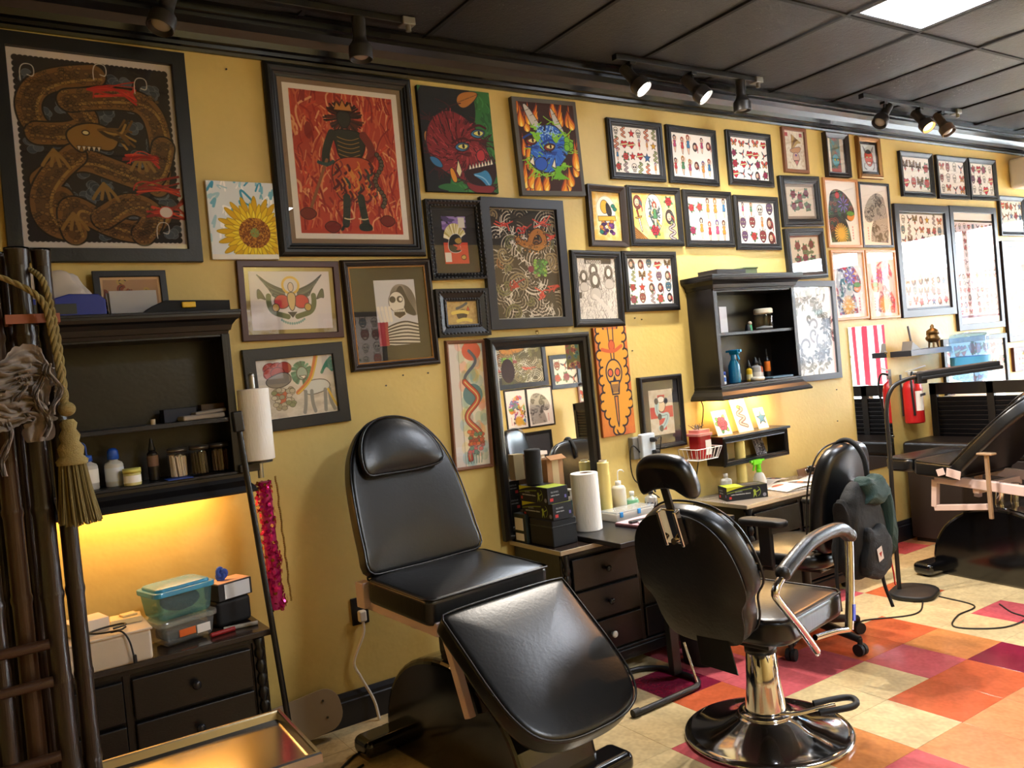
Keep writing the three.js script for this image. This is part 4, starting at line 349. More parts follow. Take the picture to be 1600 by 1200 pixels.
function sleeve(cols, pale, lx) { return (c, w, h, r) => { fillBg(c, w, h, '#f0e6da'); c.save(); c.beginPath(); const X = (x) => (lx ? x : 1 - x) * w; c.moveTo(X(0.12), h * 0.3); c.bezierCurveTo(X(0.15), h * 0.02, X(0.7), h * 0.1, X(0.88), h * 0.42); c.bezierCurveTo(X(0.95), h * 0.6, X(0.75), h * 0.68, X(0.58), h * 0.58); c.bezierCurveTo(X(0.68), h * 0.7, X(0.72), h * 0.85, X(0.72), h * 0.94); c.lineTo(X(0.1), h * 0.96); c.bezierCurveTo(X(0.05), h * 0.7, X(0.02), h * 0.5, X(0.12), h * 0.3); c.clip(); c.fillStyle = pale; c.fillRect(0, 0, w, h); swirls(c, w, h, r, 70, cols, 4); if (cols.length > 4) { for (let i = 0; i < 9; i++) { const a = i * 0.7; blob(c, [[X(0.55), h * 0.36], [X(0.55) + Math.cos(a - 0.2) * w * 0.13, h * 0.36 + Math.sin(a - 0.2) * w * 0.13], [X(0.55) + Math.cos(a) * w * 0.2, h * 0.36 + Math.sin(a) * w * 0.2], [X(0.55) + Math.cos(a + 0.2) * w * 0.13, h * 0.36 + Math.sin(a + 0.2) * w * 0.13]], '#7a68b8', INK, 1.5); } disc(c, X(0.38), h * 0.22, w * 0.07, w * 0.07, '#c8342c', INK, 2); for (let i = 0; i < 22; i++) { const a = i * 0.286; curve(c, [[X(0.42), h * 0.82], [X(0.42) + Math.cos(a) * w * 0.1, h * 0.82 + Math.sin(a) * w * 0.1], [X(0.42) + Math.cos(a) * w * 0.2, h * 0.82 + Math.sin(a) * w * 0.2]], '#dca83c', 7); } disc(c, X(0.78), h * 0.56, w * 0.14, h * 0.06, '#d8862c', INK, 1); disc(c, X(0.76), h * 0.5, w * 0.12, h * 0.04, '#6a9a3c', INK, 1); } c.restore(); for (let i = 0; i < 5; i++) { c.fillStyle = '#d8908a'; c.fillRect(X(0.8) - 5, h * (0.7 + i * 0.045), 9, h * 0.03); } }; }
A.sleeveA = sleeve(['#3c6a4c', '#6a8a5a', '#2a2a2c', '#8a4a34', '#b8863a', '#4a5a3c'], '#3a3a34', true);
A.sleeveB = sleeve(['#8a847c', '#5a544e', '#b8b0a4'], '#a89f94', false);
A.sleeveC = sleeve(['#3c7a6a', '#b84a3a', '#5a5a5c', '#d0a04a', '#8a8a8c'], '#b8c0b4', true);
A.sleeveD = sleeve(['#c04438', '#8a8a8c', '#d88a6a', '#6a6a6c', '#a83a34'], '#d8cfc4', false);
A.sleeveE = sleeve(['#e04a5a', '#4ab05a', '#4a6ac8', '#e8b03a', '#9a4ab0', '#3a3a3c'], '#e8e0d4', true);
A.roses = (c, w, h, r) => { fillBg(c, w, h, '#cdbca4'); for (const [x, y] of [[0.25, 0.25], [0.5, 0.35], [0.75, 0.22], [0.5, 0.62], [0.24, 0.66], [0.78, 0.68]]) { c.save(); c.translate(w * x, h * y); motif.rose(c, w * 0.15, r, pick(r, ['#7c2230', '#8e2c38', '#6c2030'])); c.restore(); } for (let i = 0; i < 5; i++) { const x = (0.15 + r() * 0.7) * w, y = (0.2 + r() * 0.6) * h; blob(c, [[x - 22, y], [x, y - 10], [x + 22, y], [x, y + 10]], '#5a6a4a', INK, 1.2); } };
A.eagleCard = (c, w, h, r) => { fillBg(c, w, h, '#dcd0b8'); for (let i = 0; i < 160; i++) disc(c, r() * w, r() * h, 6, 6, 'rgba(150,110,80,0.12)'); c.fillStyle = '#9a2a2c'; c.fillRect(w * 0.06, h * 0.04, w * 0.15, h * 0.1); c.fillRect(w * 0.78, h * 0.04, w * 0.15, h * 0.1); for (let i = 0; i < 10; i++) curve(c, [[w * 0.35, h * 0.52], [w * (0.4 + i * 0.02), h * 0.3], [w * (0.4 + i * 0.045), h * (0.1 + i * 0.02)]], pick(r, ['#8a6a2c', '#a88438', '#6a4c20']), 8); blob(c, [[w * 0.2, h * 0.5], [w * 0.5, h * 0.42], [w * 0.85, h * 0.38], [w * 0.75, h * 0.56], [w * 0.4, h * 0.58]], '#a8743a', INK, 2); disc(c, w * 0.55, h * 0.68, w * 0.17, h * 0.13, '#c8a08a', INK, 2); disc(c, w * 0.55, h * 0.62, w * 0.05, h * 0.03, '#6a4a8a'); poly(c, [[w * 0.45, h * 0.76], [w * 0.68, h * 0.76], [w * 0.55, h * 0.9]], '#c0706a', INK, 2); };
A.koiStrip = (c, w, h, r) => { fillBg(c, w, h, '#ded4c4'); c.fillStyle = '#4a5a48'; c.fillRect(w * 0.22, 0, w * 0.56, h); c.save(); c.beginPath(); c.rect(w * 0.22, 0, w * 0.56, h); c.clip(); swirls(c, w, h, r, 26, ['#8a3a30', '#3a7a7a', '#6a6a40'], 6); blob(c, [[w * 0.3, h * 0.5], [w * 0.6, h * 0.42], [w * 0.75, h * 0.7], [w * 0.5, h * 0.86], [w * 0.3, h * 0.74]], '#3c8c98', INK, 2); for (const k of [0.45, 0.62]) disc(c, w * k, h * 0.62, 6, 7, '#e8d05a', INK, 2); c.fillStyle = '#a8402c'; c.fillRect(w * 0.22, h * 0.88, w * 0.56, h * 0.12); c.restore(); };
A.oniCard = (c, w, h, r) => { fillBg(c, w, h, '#cfd6dc'); c.save(); c.translate(w * 0.5, h * 0.5); blob(c, [[-w * 0.3, -h * 0.2], [0, -h * 0.34], [w * 0.26, -h * 0.2], [w * 0.3, h * 0.12], [w * 0.05, h * 0.36], [-w * 0.28, h * 0.16]], '#c8462c', INK, 3); blob(c, [[-w * 0.3, -h * 0.2], [0, -h * 0.36], [w * 0.26, -h * 0.2], [0, -h * 0.14]], '#26262a'); for (const k of [-1, 1]) { poly(c, [[k * w * 0.2, -h * 0.28], [k * w * 0.36, -h * 0.44], [k * w * 0.28, -h * 0.22]], '#8a92a0', INK, 2); disc(c, k * w * 0.12, -h * 0.03, w * 0.07, h * 0.035, '#e8d88a', INK, 2); } poly(c, [[-w * 0.14, h * 0.14], [w * 0.16, h * 0.14], [w * 0.1, h * 0.22], [-w * 0.1, h * 0.22]], '#efe6d2', INK, 2); curve(c, [[w * 0.3, h * 0.1], [w * 0.4, h * 0.3], [w * 0.25, h * 0.42]], '#3a3c44', 5); curve(c, [[-w * 0.3, h * 0.2], [-w * 0.4, h * 0.36], [-w * 0.2, h * 0.42]], '#3a3c44', 5); c.restore(); };
A.bigSheet = (c, w, h, r) => { fillBg(c, w, h, '#5a5c62'); c.fillStyle = '#efeae4'; const n = 22; c.beginPath(); for (let i = 0; i <= n; i++) c.lineTo(w * (0.02 + 0.96 * i / n), h * (0.02 + (i % 2) * 0.008)); for (let i = 0; i <= n; i++) c.lineTo(w * (0.98 - 0.96 * i / n), h * (0.98 - (i % 2) * 0.008)); c.fill(); c.save(); c.translate(w * 0.04, h * 0.03); sheet(['mask', 'rose', 'eagle', 'skull', 'head', 'bird', 'snake', 'star', 'butterfly'], 7, 9, '#f2ede6')(c, w * 0.92, h * 0.94, r); c.restore(); };
A.tallSheet = (c, w, h, r) => { fillBg(c, w, h, '#efe9e4'); c.fillStyle = '#33302f'; c.fillRect(0, h * 0.065, w, h * 0.02); c.save(); c.translate(0, h * 0.09); sheet(['mask', 'rose', 'skull', 'head', 'bird', 'star', 'heart', 'butterfly'], 9, 13, '#f2ebe6', 'rgba(240,228,236,1)')(c, w, h * 0.83, r); c.restore(); c.fillStyle = '#6a2038'; c.fillRect(0, h * 0.925, w, h * 0.02); };
A.greyFlora = (c, w, h, r) => { fillBg(c, w, h, '#efece8'); for (let i = 0; i < 60; i++) { const a = r() * 6.3, q = 0.3 + r() * 0.16, x = w * (0.5 + Math.cos(a) * q), y = h * (0.5 + Math.sin(a) * q * 1.05); for (let k = 0; k < 5; k++) { const b = r() * 6; blob(c, [[x, y], [x + Math.cos(b - 0.3) * 20, y + Math.sin(b - 0.3) * 20], [x + Math.cos(b) * 34, y + Math.sin(b) * 34], [x + Math.cos(b + 0.3) * 20, y + Math.sin(b + 0.3) * 20]], pick(r, ['#5a5658', '#8a8688', '#3c383a', '#b0acac']), '#2a2628', 1.2); } } swirls(c, w, h * 0.9, r, 18, ['#8a8688', '#5a5658'], 3); };
A.plain = (bg, k) => (c, w, h, r) => { fillBg(c, w, h, bg); swirls(c, w, h, r, k, ['#8a4a3a', '#4a6a5a', '#5a5a6a', '#b89a5a'], 4); };
// ---------------------------------------------------------------- framed pictures
const PROF = {
  flat: (f, d) => [[0, 0], [0, d - 0.002], [0.002, d], [f - 0.002, d], [f, d - 0.002], [f, 0.004]],
  step: (f, d) => [[0, 0], [0, d * 0.7], [f * 0.12, d * 0.82], [f * 0.2, d * 0.8], [f * 0.3, d], [f * 0.55, d], [f * 0.66, d * 0.8], [f * 0.8, d * 0.76], [f * 0.9, d * 0.6], [f, d * 0.55], [f, 0.004]],
  slope: (f, d) => [[0, 0], [0, d], [f * 0.2, d], [f * 0.35, d * 0.92], [f * 0.8, d * 0.62], [f * 0.88, d * 0.66], [f, d * 0.6], [f, 0.004]],
  round: (f, d) => [[0, 0], [0, d * 0.55], [f * 0.1, d * 0.85], [f * 0.3, d], [f * 0.5, d * 0.97], [f * 0.62, d * 0.78], [f * 0.7, d * 0.8], [f * 0.85, d * 0.6], [f, d * 0.55], [f, 0.004]],
};
function picture(o) {
  const { x, y, w, h, t = 0, f = 0.03, d = 0.024, prof = 'step', fm = m.frameBlack, art, seed = 1, matW = 0, matC, glass = true, label, lip, group, z = 0, turn = 0, tilt = 0, name = 'framed_picture', inner } = o;
  const T = thing(name, label, 'picture', [x, y, z], 0, group); T.rotation.set(tilt, turn, t * deg, 'YXZ');
  part('frame', ringGeo(w, h, PROF[prof](f, d)), fm, T);
  const iw = w - 2 * f, ih = h - 2 * f;
  part('backing', bx(iw + 0.004, ih + 0.004, 0.004, [0, 0, 0.004], [0, 0, 0], 0), m.card, T);
  if (lip) part('lip', ringGeo(iw, ih, [[0, 0.006], [0, d * 0.6], [0.005, d * 0.6], [0.006, 0.006]]), lip, T);
  let pw = iw, ph = ih, px = 0, py = 0;
  if (matW) {
    const mw = Array.isArray(matW) ? matW : [matW, matW]; pw = iw - 2 * mw[0]; ph = ih - 2 * mw[1];
    part('mat_board', bx(iw, ih, 0.002, [0, 0, 0.0075], [0, 0, 0], 0), M(matC ?? 0xe8e2d6, 0.9), T);
  }
  if (inner) [pw, ph, px, py] = inner;
  const a = drawn(pw, ph, art, seed, pw > 0.45 ? 560 : 720);
  const pr = part('print', printGeo(pw, ph, a), a.mat, T); pr.position.set(px, py, matW || inner ? 0.0095 : 0.0075);
  if (glass) part('glass_pane', bx(iw + 0.002, ih + 0.002, 0.0016, [0, 0, d * 0.5], [0, 0, 0], 0), m.glass, T);
  return T;
}
function canvasPiece(o) {
  const T = thing(o.name || 'canvas_painting', o.label, 'painting', [o.x, o.y, 0], 0); T.rotation.z = (o.t || 0) * deg;
  part('canvas', bx(o.w, o.h, o.d, [0, 0, o.d / 2], [0, 0, 0], 0.004), M(o.side, 0.8), T);
  const b = o.border || 0, a = drawn(o.w - 0.004 - 2 * b, o.h - 0.004 - 2 * b, o.art, o.seed || 1, 620); part('painted_face', printGeo(o.w - 0.004 - 2 * b, o.h - 0.004 - 2 * b, a), a.mat, T).position.z = o.d + 0.0008;
}
picture({ x: 0.512, y: 2.449, w: 0.673, h: 0.839, t: -0.4, f: 0.052, d: 0.03, prof: 'flat', art: A.dragonGold, seed: 3, label: 'large black-framed picture of a golden dragon on black' });
picture({ x: 1.516, y: 2.464, w: 0.697, h: 0.83, t: -0.2, f: 0.056, d: 0.03, prof: 'round', matW: 0.022, matC: 0x8d7862, art: A.warrior, seed: 4, label: 'large black-framed red picture of a dark armoured warrior with sword' });
canvasPiece({ x: 1.023, y: 2.199, w: 0.277, h: 0.324, t: -0.3, d: 0.018, side: 0xe6e2da, art: A.sunflower, seed: 5, label: 'unframed canvas of a yellow sunflower on pale blue' });
canvasPiece({ x: 2.098, y: 2.607, w: 0.404, h: 0.503, t: 0.5, d: 0.022, side: 0x1a1a1a, art: A.redDemon, seed: 6, label: 'unframed canvas of a red horned demon on green and black' });
canvasPiece({ x: 2.637, y: 2.609, w: 0.414, h: 0.501, t: 1.5, d: 0.03, side: 0x5b5a58, border: 0.022, art: A.blueDemon, seed: 7, label: 'grey-edged board with a blue horned demon among orange flames' });
const ornate = (x, y, w, h, f, label, art, seed, matW, matC, t) => {
  const T = picture({ x, y, w, h, t, f, d: 0.032, prof: 'slope', fm: m.blackWood, matW, matC, art, seed, label });
  const beads = []; for (const [L, vert] of [[w, 0], [h, 1]]) for (const s of [-1, 1]) for (const q of [0.28, 0.82]) { const n = Math.round(L / 0.022); for (let i = 0; i < n; i++) { const a = (i + 0.5) / n * (L - 2 * f * q) - (L - 2 * f * q) / 2, b = s * ((vert ? w : h) / 2 - f * q); beads.push(xf(new THREE.SphereGeometry(0.006, 6, 4), vert ? [b, a, q < 0.5 ? 0.031 : 0.022] : [a, b, q < 0.5 ? 0.031 : 0.022], [0, 0, 0], vert ? [1, 1.5, 0.7] : [1.5, 1, 0.7])); } }
  part('carved_beading', beads, m.frameBlack, T);
};
ornate(2.033, 2.126, 0.308, 0.383, 0.032, 'ornate black frame with a small red and purple panther print', A.tiger, 8, [0.055, 0.045], 0x2e2e30, 0.5);
ornate(2.031, 1.774, 0.289, 0.231, 0.06, 'smallest ornate black frame with a tan ribbon drawing', A.ribbon, 9, 0, 0, -0.5);
picture({ x: 2.437, y: 2.008, w: 0.509, h: 0.658, t: -0.5, f: 0.05, d: 0.028, prof: 'flat', fm: m.frameGrey, art: A.waves, seed: 10, matW: 0.006, matC: 0x9a968e, label: 'black-framed picture crowded with dragons and grey waves' });
picture({ x: 2.889, y: 1.87, w: 0.347, h: 0.41, t: -1.5, f: 0.042, prof: 'round', art: A.pen, seed: 11, label: 'black frame with a grey pen drawing of several long-haired women' });
picture({ x: 2.997, y: 2.262, w: 0.266, h: 0.333, t: -1.2, f: 0.034, d: 0.03, prof: 'slope', fm: m.frameBrown, art: A.ladyGold, seed: 12, label: 'dark brown narrow frame with a gold and purple woman print' });
const FL = 'flash sheets in black frames';
const flash = (x, y, pool, c, r, seed, label, extra = {}) => picture({ x, y, w: 0.412, h: 0.337, f: 0.04, d: 0.024, prof: 'step', art: sheet(pool, c, r), seed, label, group: FL, ...extra });
flash(3.26, 2.638, ['snake', 'figure', 'dagger', 'rose', 'skull', 'heart', 'star', 'snake'], 6, 4, 13, 'leftmost framed flash sheet of the top row, under the first glowing lamp', { glass: false });
flash(3.704, 2.635, ['figure', 'figure', 'figure', 'head'], 6, 2, 14, 'framed flash sheet with a row of standing figures, second in the top row', { t: -0.8, glass: false });
flash(4.206, 2.647, ['bird', 'butterfly', 'rose', 'head', 'bird', 'heart'], 5, 4, 15, 'framed flash sheet of swallows and moths, third in the top row', { t: -0.3, glass: false });
picture({ x: 3.359, y: 2.27, w: 0.414, h: 0.339, f: 0.04, prof: 'step', art: A.goldSheet, seed: 16, label: 'framed sheet with a strong golden-yellow background', group: FL });
flash(3.792, 2.265, ['figure', 'figure', 'figure', 'rose', 'rose'], 5, 2, 17, 'framed flash sheet with five dancers above red roses', { t: -0.2 });
flash(4.224, 2.248, ['rose', 'figure', 'head', 'skull', 'mask'], 4, 3, 18, 'framed flash sheet of roses and a dark-haired head, right of the dancers sheet', { t: -0.3 });
flash(3.28, 1.902, ['head', 'snake', 'heart', 'mask', 'star', 'rose', 'eagle'], 5, 4, 19, 'framed flash sheet hanging just left of the wall cabinet', { t: -0.6 });
picture({ x: 4.652, y: 2.731, w: 0.245, h: 0.294, t: 0.3, f: 0.022, d: 0.02, prof: 'flat', fm: m.framePale, art: A.eagleCard, seed: 20, label: 'small brown frame with a golden winged card print' });
picture({ x: 5.084, y: 2.725, w: 0.255, h: 0.3, t: 0.4, f: 0.034, d: 0.035, prof: 'slope', fm: m.frameBrown, art: A.koiStrip, seed: 21, label: 'small deep brown frame with a teal and red strip print' });
picture({ x: 5.461, y: 2.73, w: 0.276, h: 0.298, t: 0.8, f: 0.036, d: 0.03, prof: 'round', fm: m.frameGold, matW: 0.018, matC: 0x232326, art: A.oniCard, seed: 22, label: 'small gilt frame with a red horned mask print' });
picture({ x: 4.662, y: 2.397, w: 0.405, h: 0.33, t: 1.6, f: 0.05, d: 0.035, prof: 'step', matW: 0.02, matC: 0x8a7664, art: A.roses, seed: 23, label: 'upper of two dark frames with dusky red roses' });
picture({ x: 4.666, y: 2.054, w: 0.395, h: 0.331, t: 1.6, f: 0.045, d: 0.035, prof: 'step', matW: 0.012, matC: 0x9a6a5c, art: A.roses, seed: 24, label: 'lower of two dark frames with dusky red roses' });
const OAK = 'oak-framed sleeve designs in a block of four';
for (const [x, y, w, h, a, s, l] of [[5.104, 2.332, 0.382, 0.473, A.sleeveA, 25, 'thin oak frame with a colourful sleeve design, upper left of four'], [5.485, 2.326, 0.366, 0.46, A.sleeveB, 26, 'thin frame with a grey swirl sleeve design, upper right of four'], [5.114, 1.839, 0.373, 0.478, A.sleeveC, 27, 'thin oak frame with a green and red sleeve design, lower left of four'], [5.495, 1.835, 0.364, 0.487, A.sleeveD, 28, 'thin oak frame with a red and grey sleeve design, lower right of four']])
  picture({ x, y, w, h, f: 0.018, d: 0.018, prof: 'flat', fm: s === 26 ? m.frameBlack : m.frameOak, art: a, seed: s, label: l, group: OAK });
flash(6.045, 2.641, ['mask', 'eagle', 'heart', 'rose', 'anchor'], 4, 2, 29, 'framed flash sheet of tan masks and a heart, left of the far top three', { w: 0.43, h: 0.333, prof: 'slope', t: 0.4 });
flash(6.533, 2.641, ['mask', 'skull', 'bird', 'butterfly'], 4, 3, 30, 'framed flash sheet with blue and grey heads, middle of the far top three', { w: 0.445, h: 0.333, prof: 'slope', t: 0.4 });
flash(6.985, 2.648, ['mask', 'heart', 'rose', 'skull'], 4, 3, 31, 'framed flash sheet with a red patterned border, right of the far top three', { w: 0.424, h: 0.333, prof: 'slope', t: 0.6 });
picture({ x: 6.06, y: 2.0, w: 0.72, h: 0.831, f: 0.055, d: 0.024, prof: 'flat', fm: m.frameGrey, art: A.bigSheet, seed: 32, label: 'large grey-black frame holding a wavy-edged sheet of many designs' });
picture({ x: 6.785, y: 1.936, w: 0.7, h: 0.973, f: 0.05, d: 0.024, prof: 'flat', fm: m.frameGrey, art: A.tallSheet, seed: 33, label: 'tallest black frame, densely filled with tiny flash designs' });
flash(7.413, 2.363, ['rose', 'bird', 'heart', 'star'], 5, 3, 34, 'framed pink flash sheet at the right picture edge below the air unit', { w: 0.425, h: 0.331, prof: 'slope' });
picture({ x: 7.48, y: 1.735, w: 0.62, h: 0.835, f: 0.05, d: 0.03, prof: 'flat', fm: m.frameBrown, art: A.sleeveD, seed: 35, label: 'dark-framed red koi print cut by the right picture edge' });
picture({ x: 6.665, y: 1.18, w: 0.955, h: 0.44, f: 0.04, d: 0.024, prof: 'flat', art: sheet(['rose', 'star', 'heart'], 8, 3, '#f3efe8'), seed: 36, label: 'black-framed pale sheet behind the water bottle' });
picture({ x: 7.35, y: 1.17, w: 0.24, h: 0.2, f: 0.04, d: 0.024, prof: 'flat', fm: m.frameRed, art: sheet(['rose', 'star'], 3, 3, '#f3efe8'), seed: 37, label: 'small red-brown frame low on the far wall behind the shutters' });
picture({ x: 1.198, y: 1.862, w: 0.443, h: 0.336, t: -0.9, f: 0.026, d: 0.02, prof: 'flat', fm: m.frameRed, matW: [0.02, 0.018], matC: 0xa08c52, art: A.moth, seed: 38, label: 'red-brown frame with a winged pair of red hearts drawing' });
picture({ x: 1.658, y: 1.785, w: 0.445, h: 0.499, t: 0.7, f: 0.032, d: 0.03, prof: 'round', fm: m.frameBrown, lip: m.frameGold, matW: 0.001, matC: 0x2b2925, inner: [0.205, 0.3, 0.03, 0.005], art: A.reaper, seed: 39, label: 'dark frame with wide black mat around a hooded skeleton card' });
picture({ x: 1.187, y: 1.492, w: 0.438, h: 0.351, t: 1.3, f: 0.05, d: 0.024, prof: 'flat', art: A.lions, seed: 40, label: 'thick black frame with a green-maned lion dog drawing' });
picture({ x: 2.025, y: 1.329, w: 0.223, h: 0.627, t: -1.5, f: 0.018, d: 0.02, prof: 'round', fm: m.framePale, art: A.longDragon, seed: 41, label: 'tall narrow wooden frame with a red and teal dragon' });
canvasPiece({ name: 'painted_board', x: 2.939, y: 1.364, w: 0.232, h: 0.592, t: 0.3, d: 0.02, side: 0x9a5528, art: A.skullBoard, seed: 42, label: 'orange painted board with a skull pierced by a dagger' });
picture({ x: 3.272, y: 1.16, w: 0.33, h: 0.414, t: -0.5, f: 0.03, d: 0.03, prof: 'round', matW: [0.045, 0.05], matC: 0x2c2c2e, art: A.cross, seed: 43, label: 'black frame with a saint on a red cross, above the wall outlet' });
picture({ x: 4.63, y: 1.547, w: 0.61, h: 0.656, t: -0.6, f: 0.04, d: 0.022, prof: 'flat', fm: M(0x3a3d44, 0.45), art: A.greyFlora, seed: 44, label: 'slate-framed grey floral wreath print half hidden by the wall cabinet' });
picture({ x: 0.565, y: 1.903, w: 0.26, h: 0.18, z: 0.03, tilt: -0.1, f: 0.024, d: 0.018, prof: 'flat', art: A.plain('#b08a6a', 10), matW: 0.01, matC: 0xd9b48a, seed: 45, label: 'small black frame leaning on the left cabinet behind white paper' });
// mirror standing on the middle dresser, with two stickers on its glass
{
  const T = thing('standing_mirror', 'tall black-framed mirror standing on the middle dresser against the wall', 'mirror', [2.455, 1.142, 0.015], 0); T.rotation.set(-0.015, 0, -0.004);
  part('frame', ringGeo(0.64, 1.0, [[0, 0], [0, 0.03], [0.012, 0.045], [0.022, 0.045], [0.028, 0.034], [0.045, 0.03], [0.058, 0.016], [0.062, 0.012], [0.062, 0.004]]), m.blackWood, T);
  part('mirror_glass', bx(0.52, 0.88, 0.004, [0, 0, 0.008], [0, 0, 0], 0), m.mirror, T);
  const a = drawn(0.09, 0.13, A.plain('#6a6636', 22), 50), s = part('sticker', printGeo(0.09, 0.13, a), a.mat, T); s.position.set(0.215, 0.375, 0.0112);
  part('sticker', [xf(new THREE.CircleGeometry(0.05, 24), [-0.2, 0.33, 0.0112], [0, 0, 0], [0.8, 1.2, 1])], M(0x4a3a38, 0.6), T); part('hanger', [cy(0.004, 0.004, 0.02, [0, 0.52, 0.012], [Math.PI / 2, 0, 0]), xf(new THREE.TorusGeometry(0.009, 0.002, 6, 14), [0, 0.512, 0.012])], m.brass, T);
}
{
  const T = thing('wall_mirror', 'frameless tall mirror on the yellow wall left of the fire extinguisher', 'mirror', [5.265, 1.05, 0.002]);
  part('mirror_glass', bx(0.42, 1.0, 0.005, [0, 0, 0.003], [0, 0, 0], 0.001), m.mirror, T);
  for (const [x, y] of [[-0.205, -0.3], [-0.205, 0.3], [0.205, -0.3], [0.205, 0.3]]) part('clip', bx(0.016, 0.02, 0.012, [x, y, 0.006]), m.chrome, T);
}
// the opposite wall, seen in the mirrors
const far = (o) => { const T = picture({ ...o, z: ZB, turn: Math.PI }); return T; };
far({ x: 5.25, y: 1.72, w: 0.78, h: 0.66, f: 0.055, prof: 'flat', fm: m.frameGrey, art: A.waves, seed: 60, label: 'wide grey frame with pale waves on the opposite wall, seen in the mirror' });
far({ x: 5.9, y: 1.53, w: 0.44, h: 0.4, f: 0.05, prof: 'flat', fm: m.frameGrey, art: sheet(['rose', 'bird', 'mask'], 3, 2, '#efe8da'), seed: 61, label: 'grey frame with a coloured sheet beside the wide frame on the opposite wall' });
far({ x: 5.49, y: 1.155, w: 0.37, h: 0.455, f: 0.016, d: 0.018, prof: 'flat', art: A.sleeveB, seed: 62, label: 'thin frame with a brown sleeve design on the opposite wall' });
far({ x: 5.16, y: 1.155, w: 0.3, h: 0.455, f: 0.016, d: 0.018, prof: 'flat', art: A.sleeveE, seed: 63, label: 'thin frame with a rainbow sleeve design on the opposite wall' });
far({ x: 5.3, y: 0.62, w: 0.6, h: 0.52, f: 0.03, prof: 'flat', art: sheet(['rose', 'star'], 4, 3, '#c9ccd0', 'rgba(150,150,160,1)'), inner: [0.4, 0.16, 0, -0.12], matW: 0.001, matC: 0x3a3c42, seed: 64, label: 'dark framed panel low on the opposite wall' });
far({ x: 6.2, y: 1.25, w: 0.3, h: 0.24, f: 0.025, prof: 'flat', fm: m.framePale, art: sheet(['butterfly', 'star'], 2, 1, '#d8e0d0'), seed: 65, label: 'small wooden frame above the shutters on the opposite wall' });
far({ x: 2.3, y: 1.95, w: 0.6, h: 0.8, f: 0.05, prof: 'flat', art: A.greyFlora, seed: 66, label: 'grey flower print on the opposite wall behind the camera' });
far({ x: 3.3, y: 1.9, w: 0.7, h: 0.6, f: 0.05, prof: 'flat', art: sheet(['mask', 'rose', 'skull'], 5, 4), seed: 67, label: 'wide flash sheet on the opposite wall behind the camera' });
// ---------------------------------------------------------------- dressers
function dresser(label, x0, x1, topY, depth, topMat, edgeMat, knobMats) {
  const w = x1 - x0, T = thing('dresser', label, 'dresser', [(x0 + x1) / 2, 0, 0.025]), hw = w / 2, b = topY - 0.022;
  part('top', [b2(-hw, hw, b, topY, 0, depth, 0.004)], topMat, T);
  if (edgeMat) part('edge_strip', [b2(-hw - 0.001, hw + 0.001, b + 0.003, topY + 0.0012, depth - 0.003, depth + 0.003, 0.001), b2(-hw - 0.003, -hw + 0.003, b + 0.003, topY + 0.0012, 0, depth, 0.001)], edgeMat, T);
  const f = depth - 0.03;
  part('carcase', [b2(-hw + 0.02, hw - 0.02, 0.07, b, 0.005, f - 0.012, 0.003), b2(-hw + 0.02, hw - 0.02, 0.595 * topY / 0.64, b, f - 0.012, f, 0.002), b2(-hw + 0.02, -hw + 0.065, 0.07, b, f - 0.012, f, 0.002), b2(hw - 0.065, hw - 0.02, 0.07, b, f - 0.012, f, 0.002), b2(-0.012, 0.012, 0.1, b, f - 0.012, f - 0.002, 0.002)], m.blackWood, T);
  part('plinth', [b2(-hw + 0.005, hw - 0.005, 0.05, 0.1, 0.002, f + 0.012, 0.006), b2(-hw + 0.012, hw - 0.012, 0.1, 0.114, 0.002, f + 0.006, 0.004)], m.blackWood, T);
  for (const s of [-1, 1]) for (const z of [0.05, f - 0.04]) part('foot', lat([[0.0001, 0], [0.024, 0], [0.032, 0.02], [0.026, 0.045], [0.034, 0.05], [0.0001, 0.05]], [s * (hw - 0.05), 0, z]), m.blackWood, T);
  const pr = []; for (let i = 0; i < 9; i++) { const y0 = 0.13 + i * 0.049; pr.push([0.011, y0], [0.019, y0 + 0.012], [0.019, y0 + 0.03], [0.012, y0 + 0.042]); }
  for (const s of [-1, 1]) part('turned_column', lat([[0.0001, 0.115], [0.02, 0.115], ...pr, [0.02, b - 0.006], [0.0001, b - 0.006]], [s * (hw - 0.042), 0, f + 0.004], [0, 0, 0], 14), m.blackWood, T);
  const rows = 3, H = (b - 0.03 - 0.12) / rows, iw = hw - 0.08;
  for (let i = 0; i < rows; i++) for (const s of [-1, 1]) {
    const d = part('drawer', [bx(iw - 0.008, H - 0.012, 0.02, [s * (iw / 2 + 0.01), 0.12 + H * (i + 0.5), f + 0.002], [0, 0, 0], 0.005)], m.blackWood, T);
    part('knob', lat([[0.0001, 0], [0.007, 0], [0.006, 0.012], [0.015, 0.02], [0.016, 0.026], [0.01, 0.033], [0.0001, 0.034]], [s * (iw / 2 + 0.01), 0.12 + H * (i + 0.5), f + 0.01], [Math.PI / 2, 0, 0], 16), knobMats[(rows - 1 - i) % knobMats.length], d);
  }
  return T;
}
const knobB = M(0x2c2c30, 0.15, 0.4), knobW = M(0xd8d6d0, 0.3);
const topWood = M(0x2a211c, 0.16, 0, { bumpMap: T_fine, bumpScale: 0.0005 });
dresser('black dresser under the left cabinet holding clear plastic tubs', -0.12, 0.85, 0.625, 0.43, topWood, null, [knobB]);
dresser('black three-row dresser carrying the standing mirror and paper towels', 2.17, 3.12, 0.64, 0.42, topWood, M(0xb0a48e, 0.35, 0.5), [knobB, knobB, knobW]);
dresser('black dresser with metal-edged top below the lit wall shelf', 3.41, 4.34, 0.64, 0.42, M(0x8e8478, 0.22, 0.2), M(0xcfc8ba, 0.25, 0.7), [knobB]);
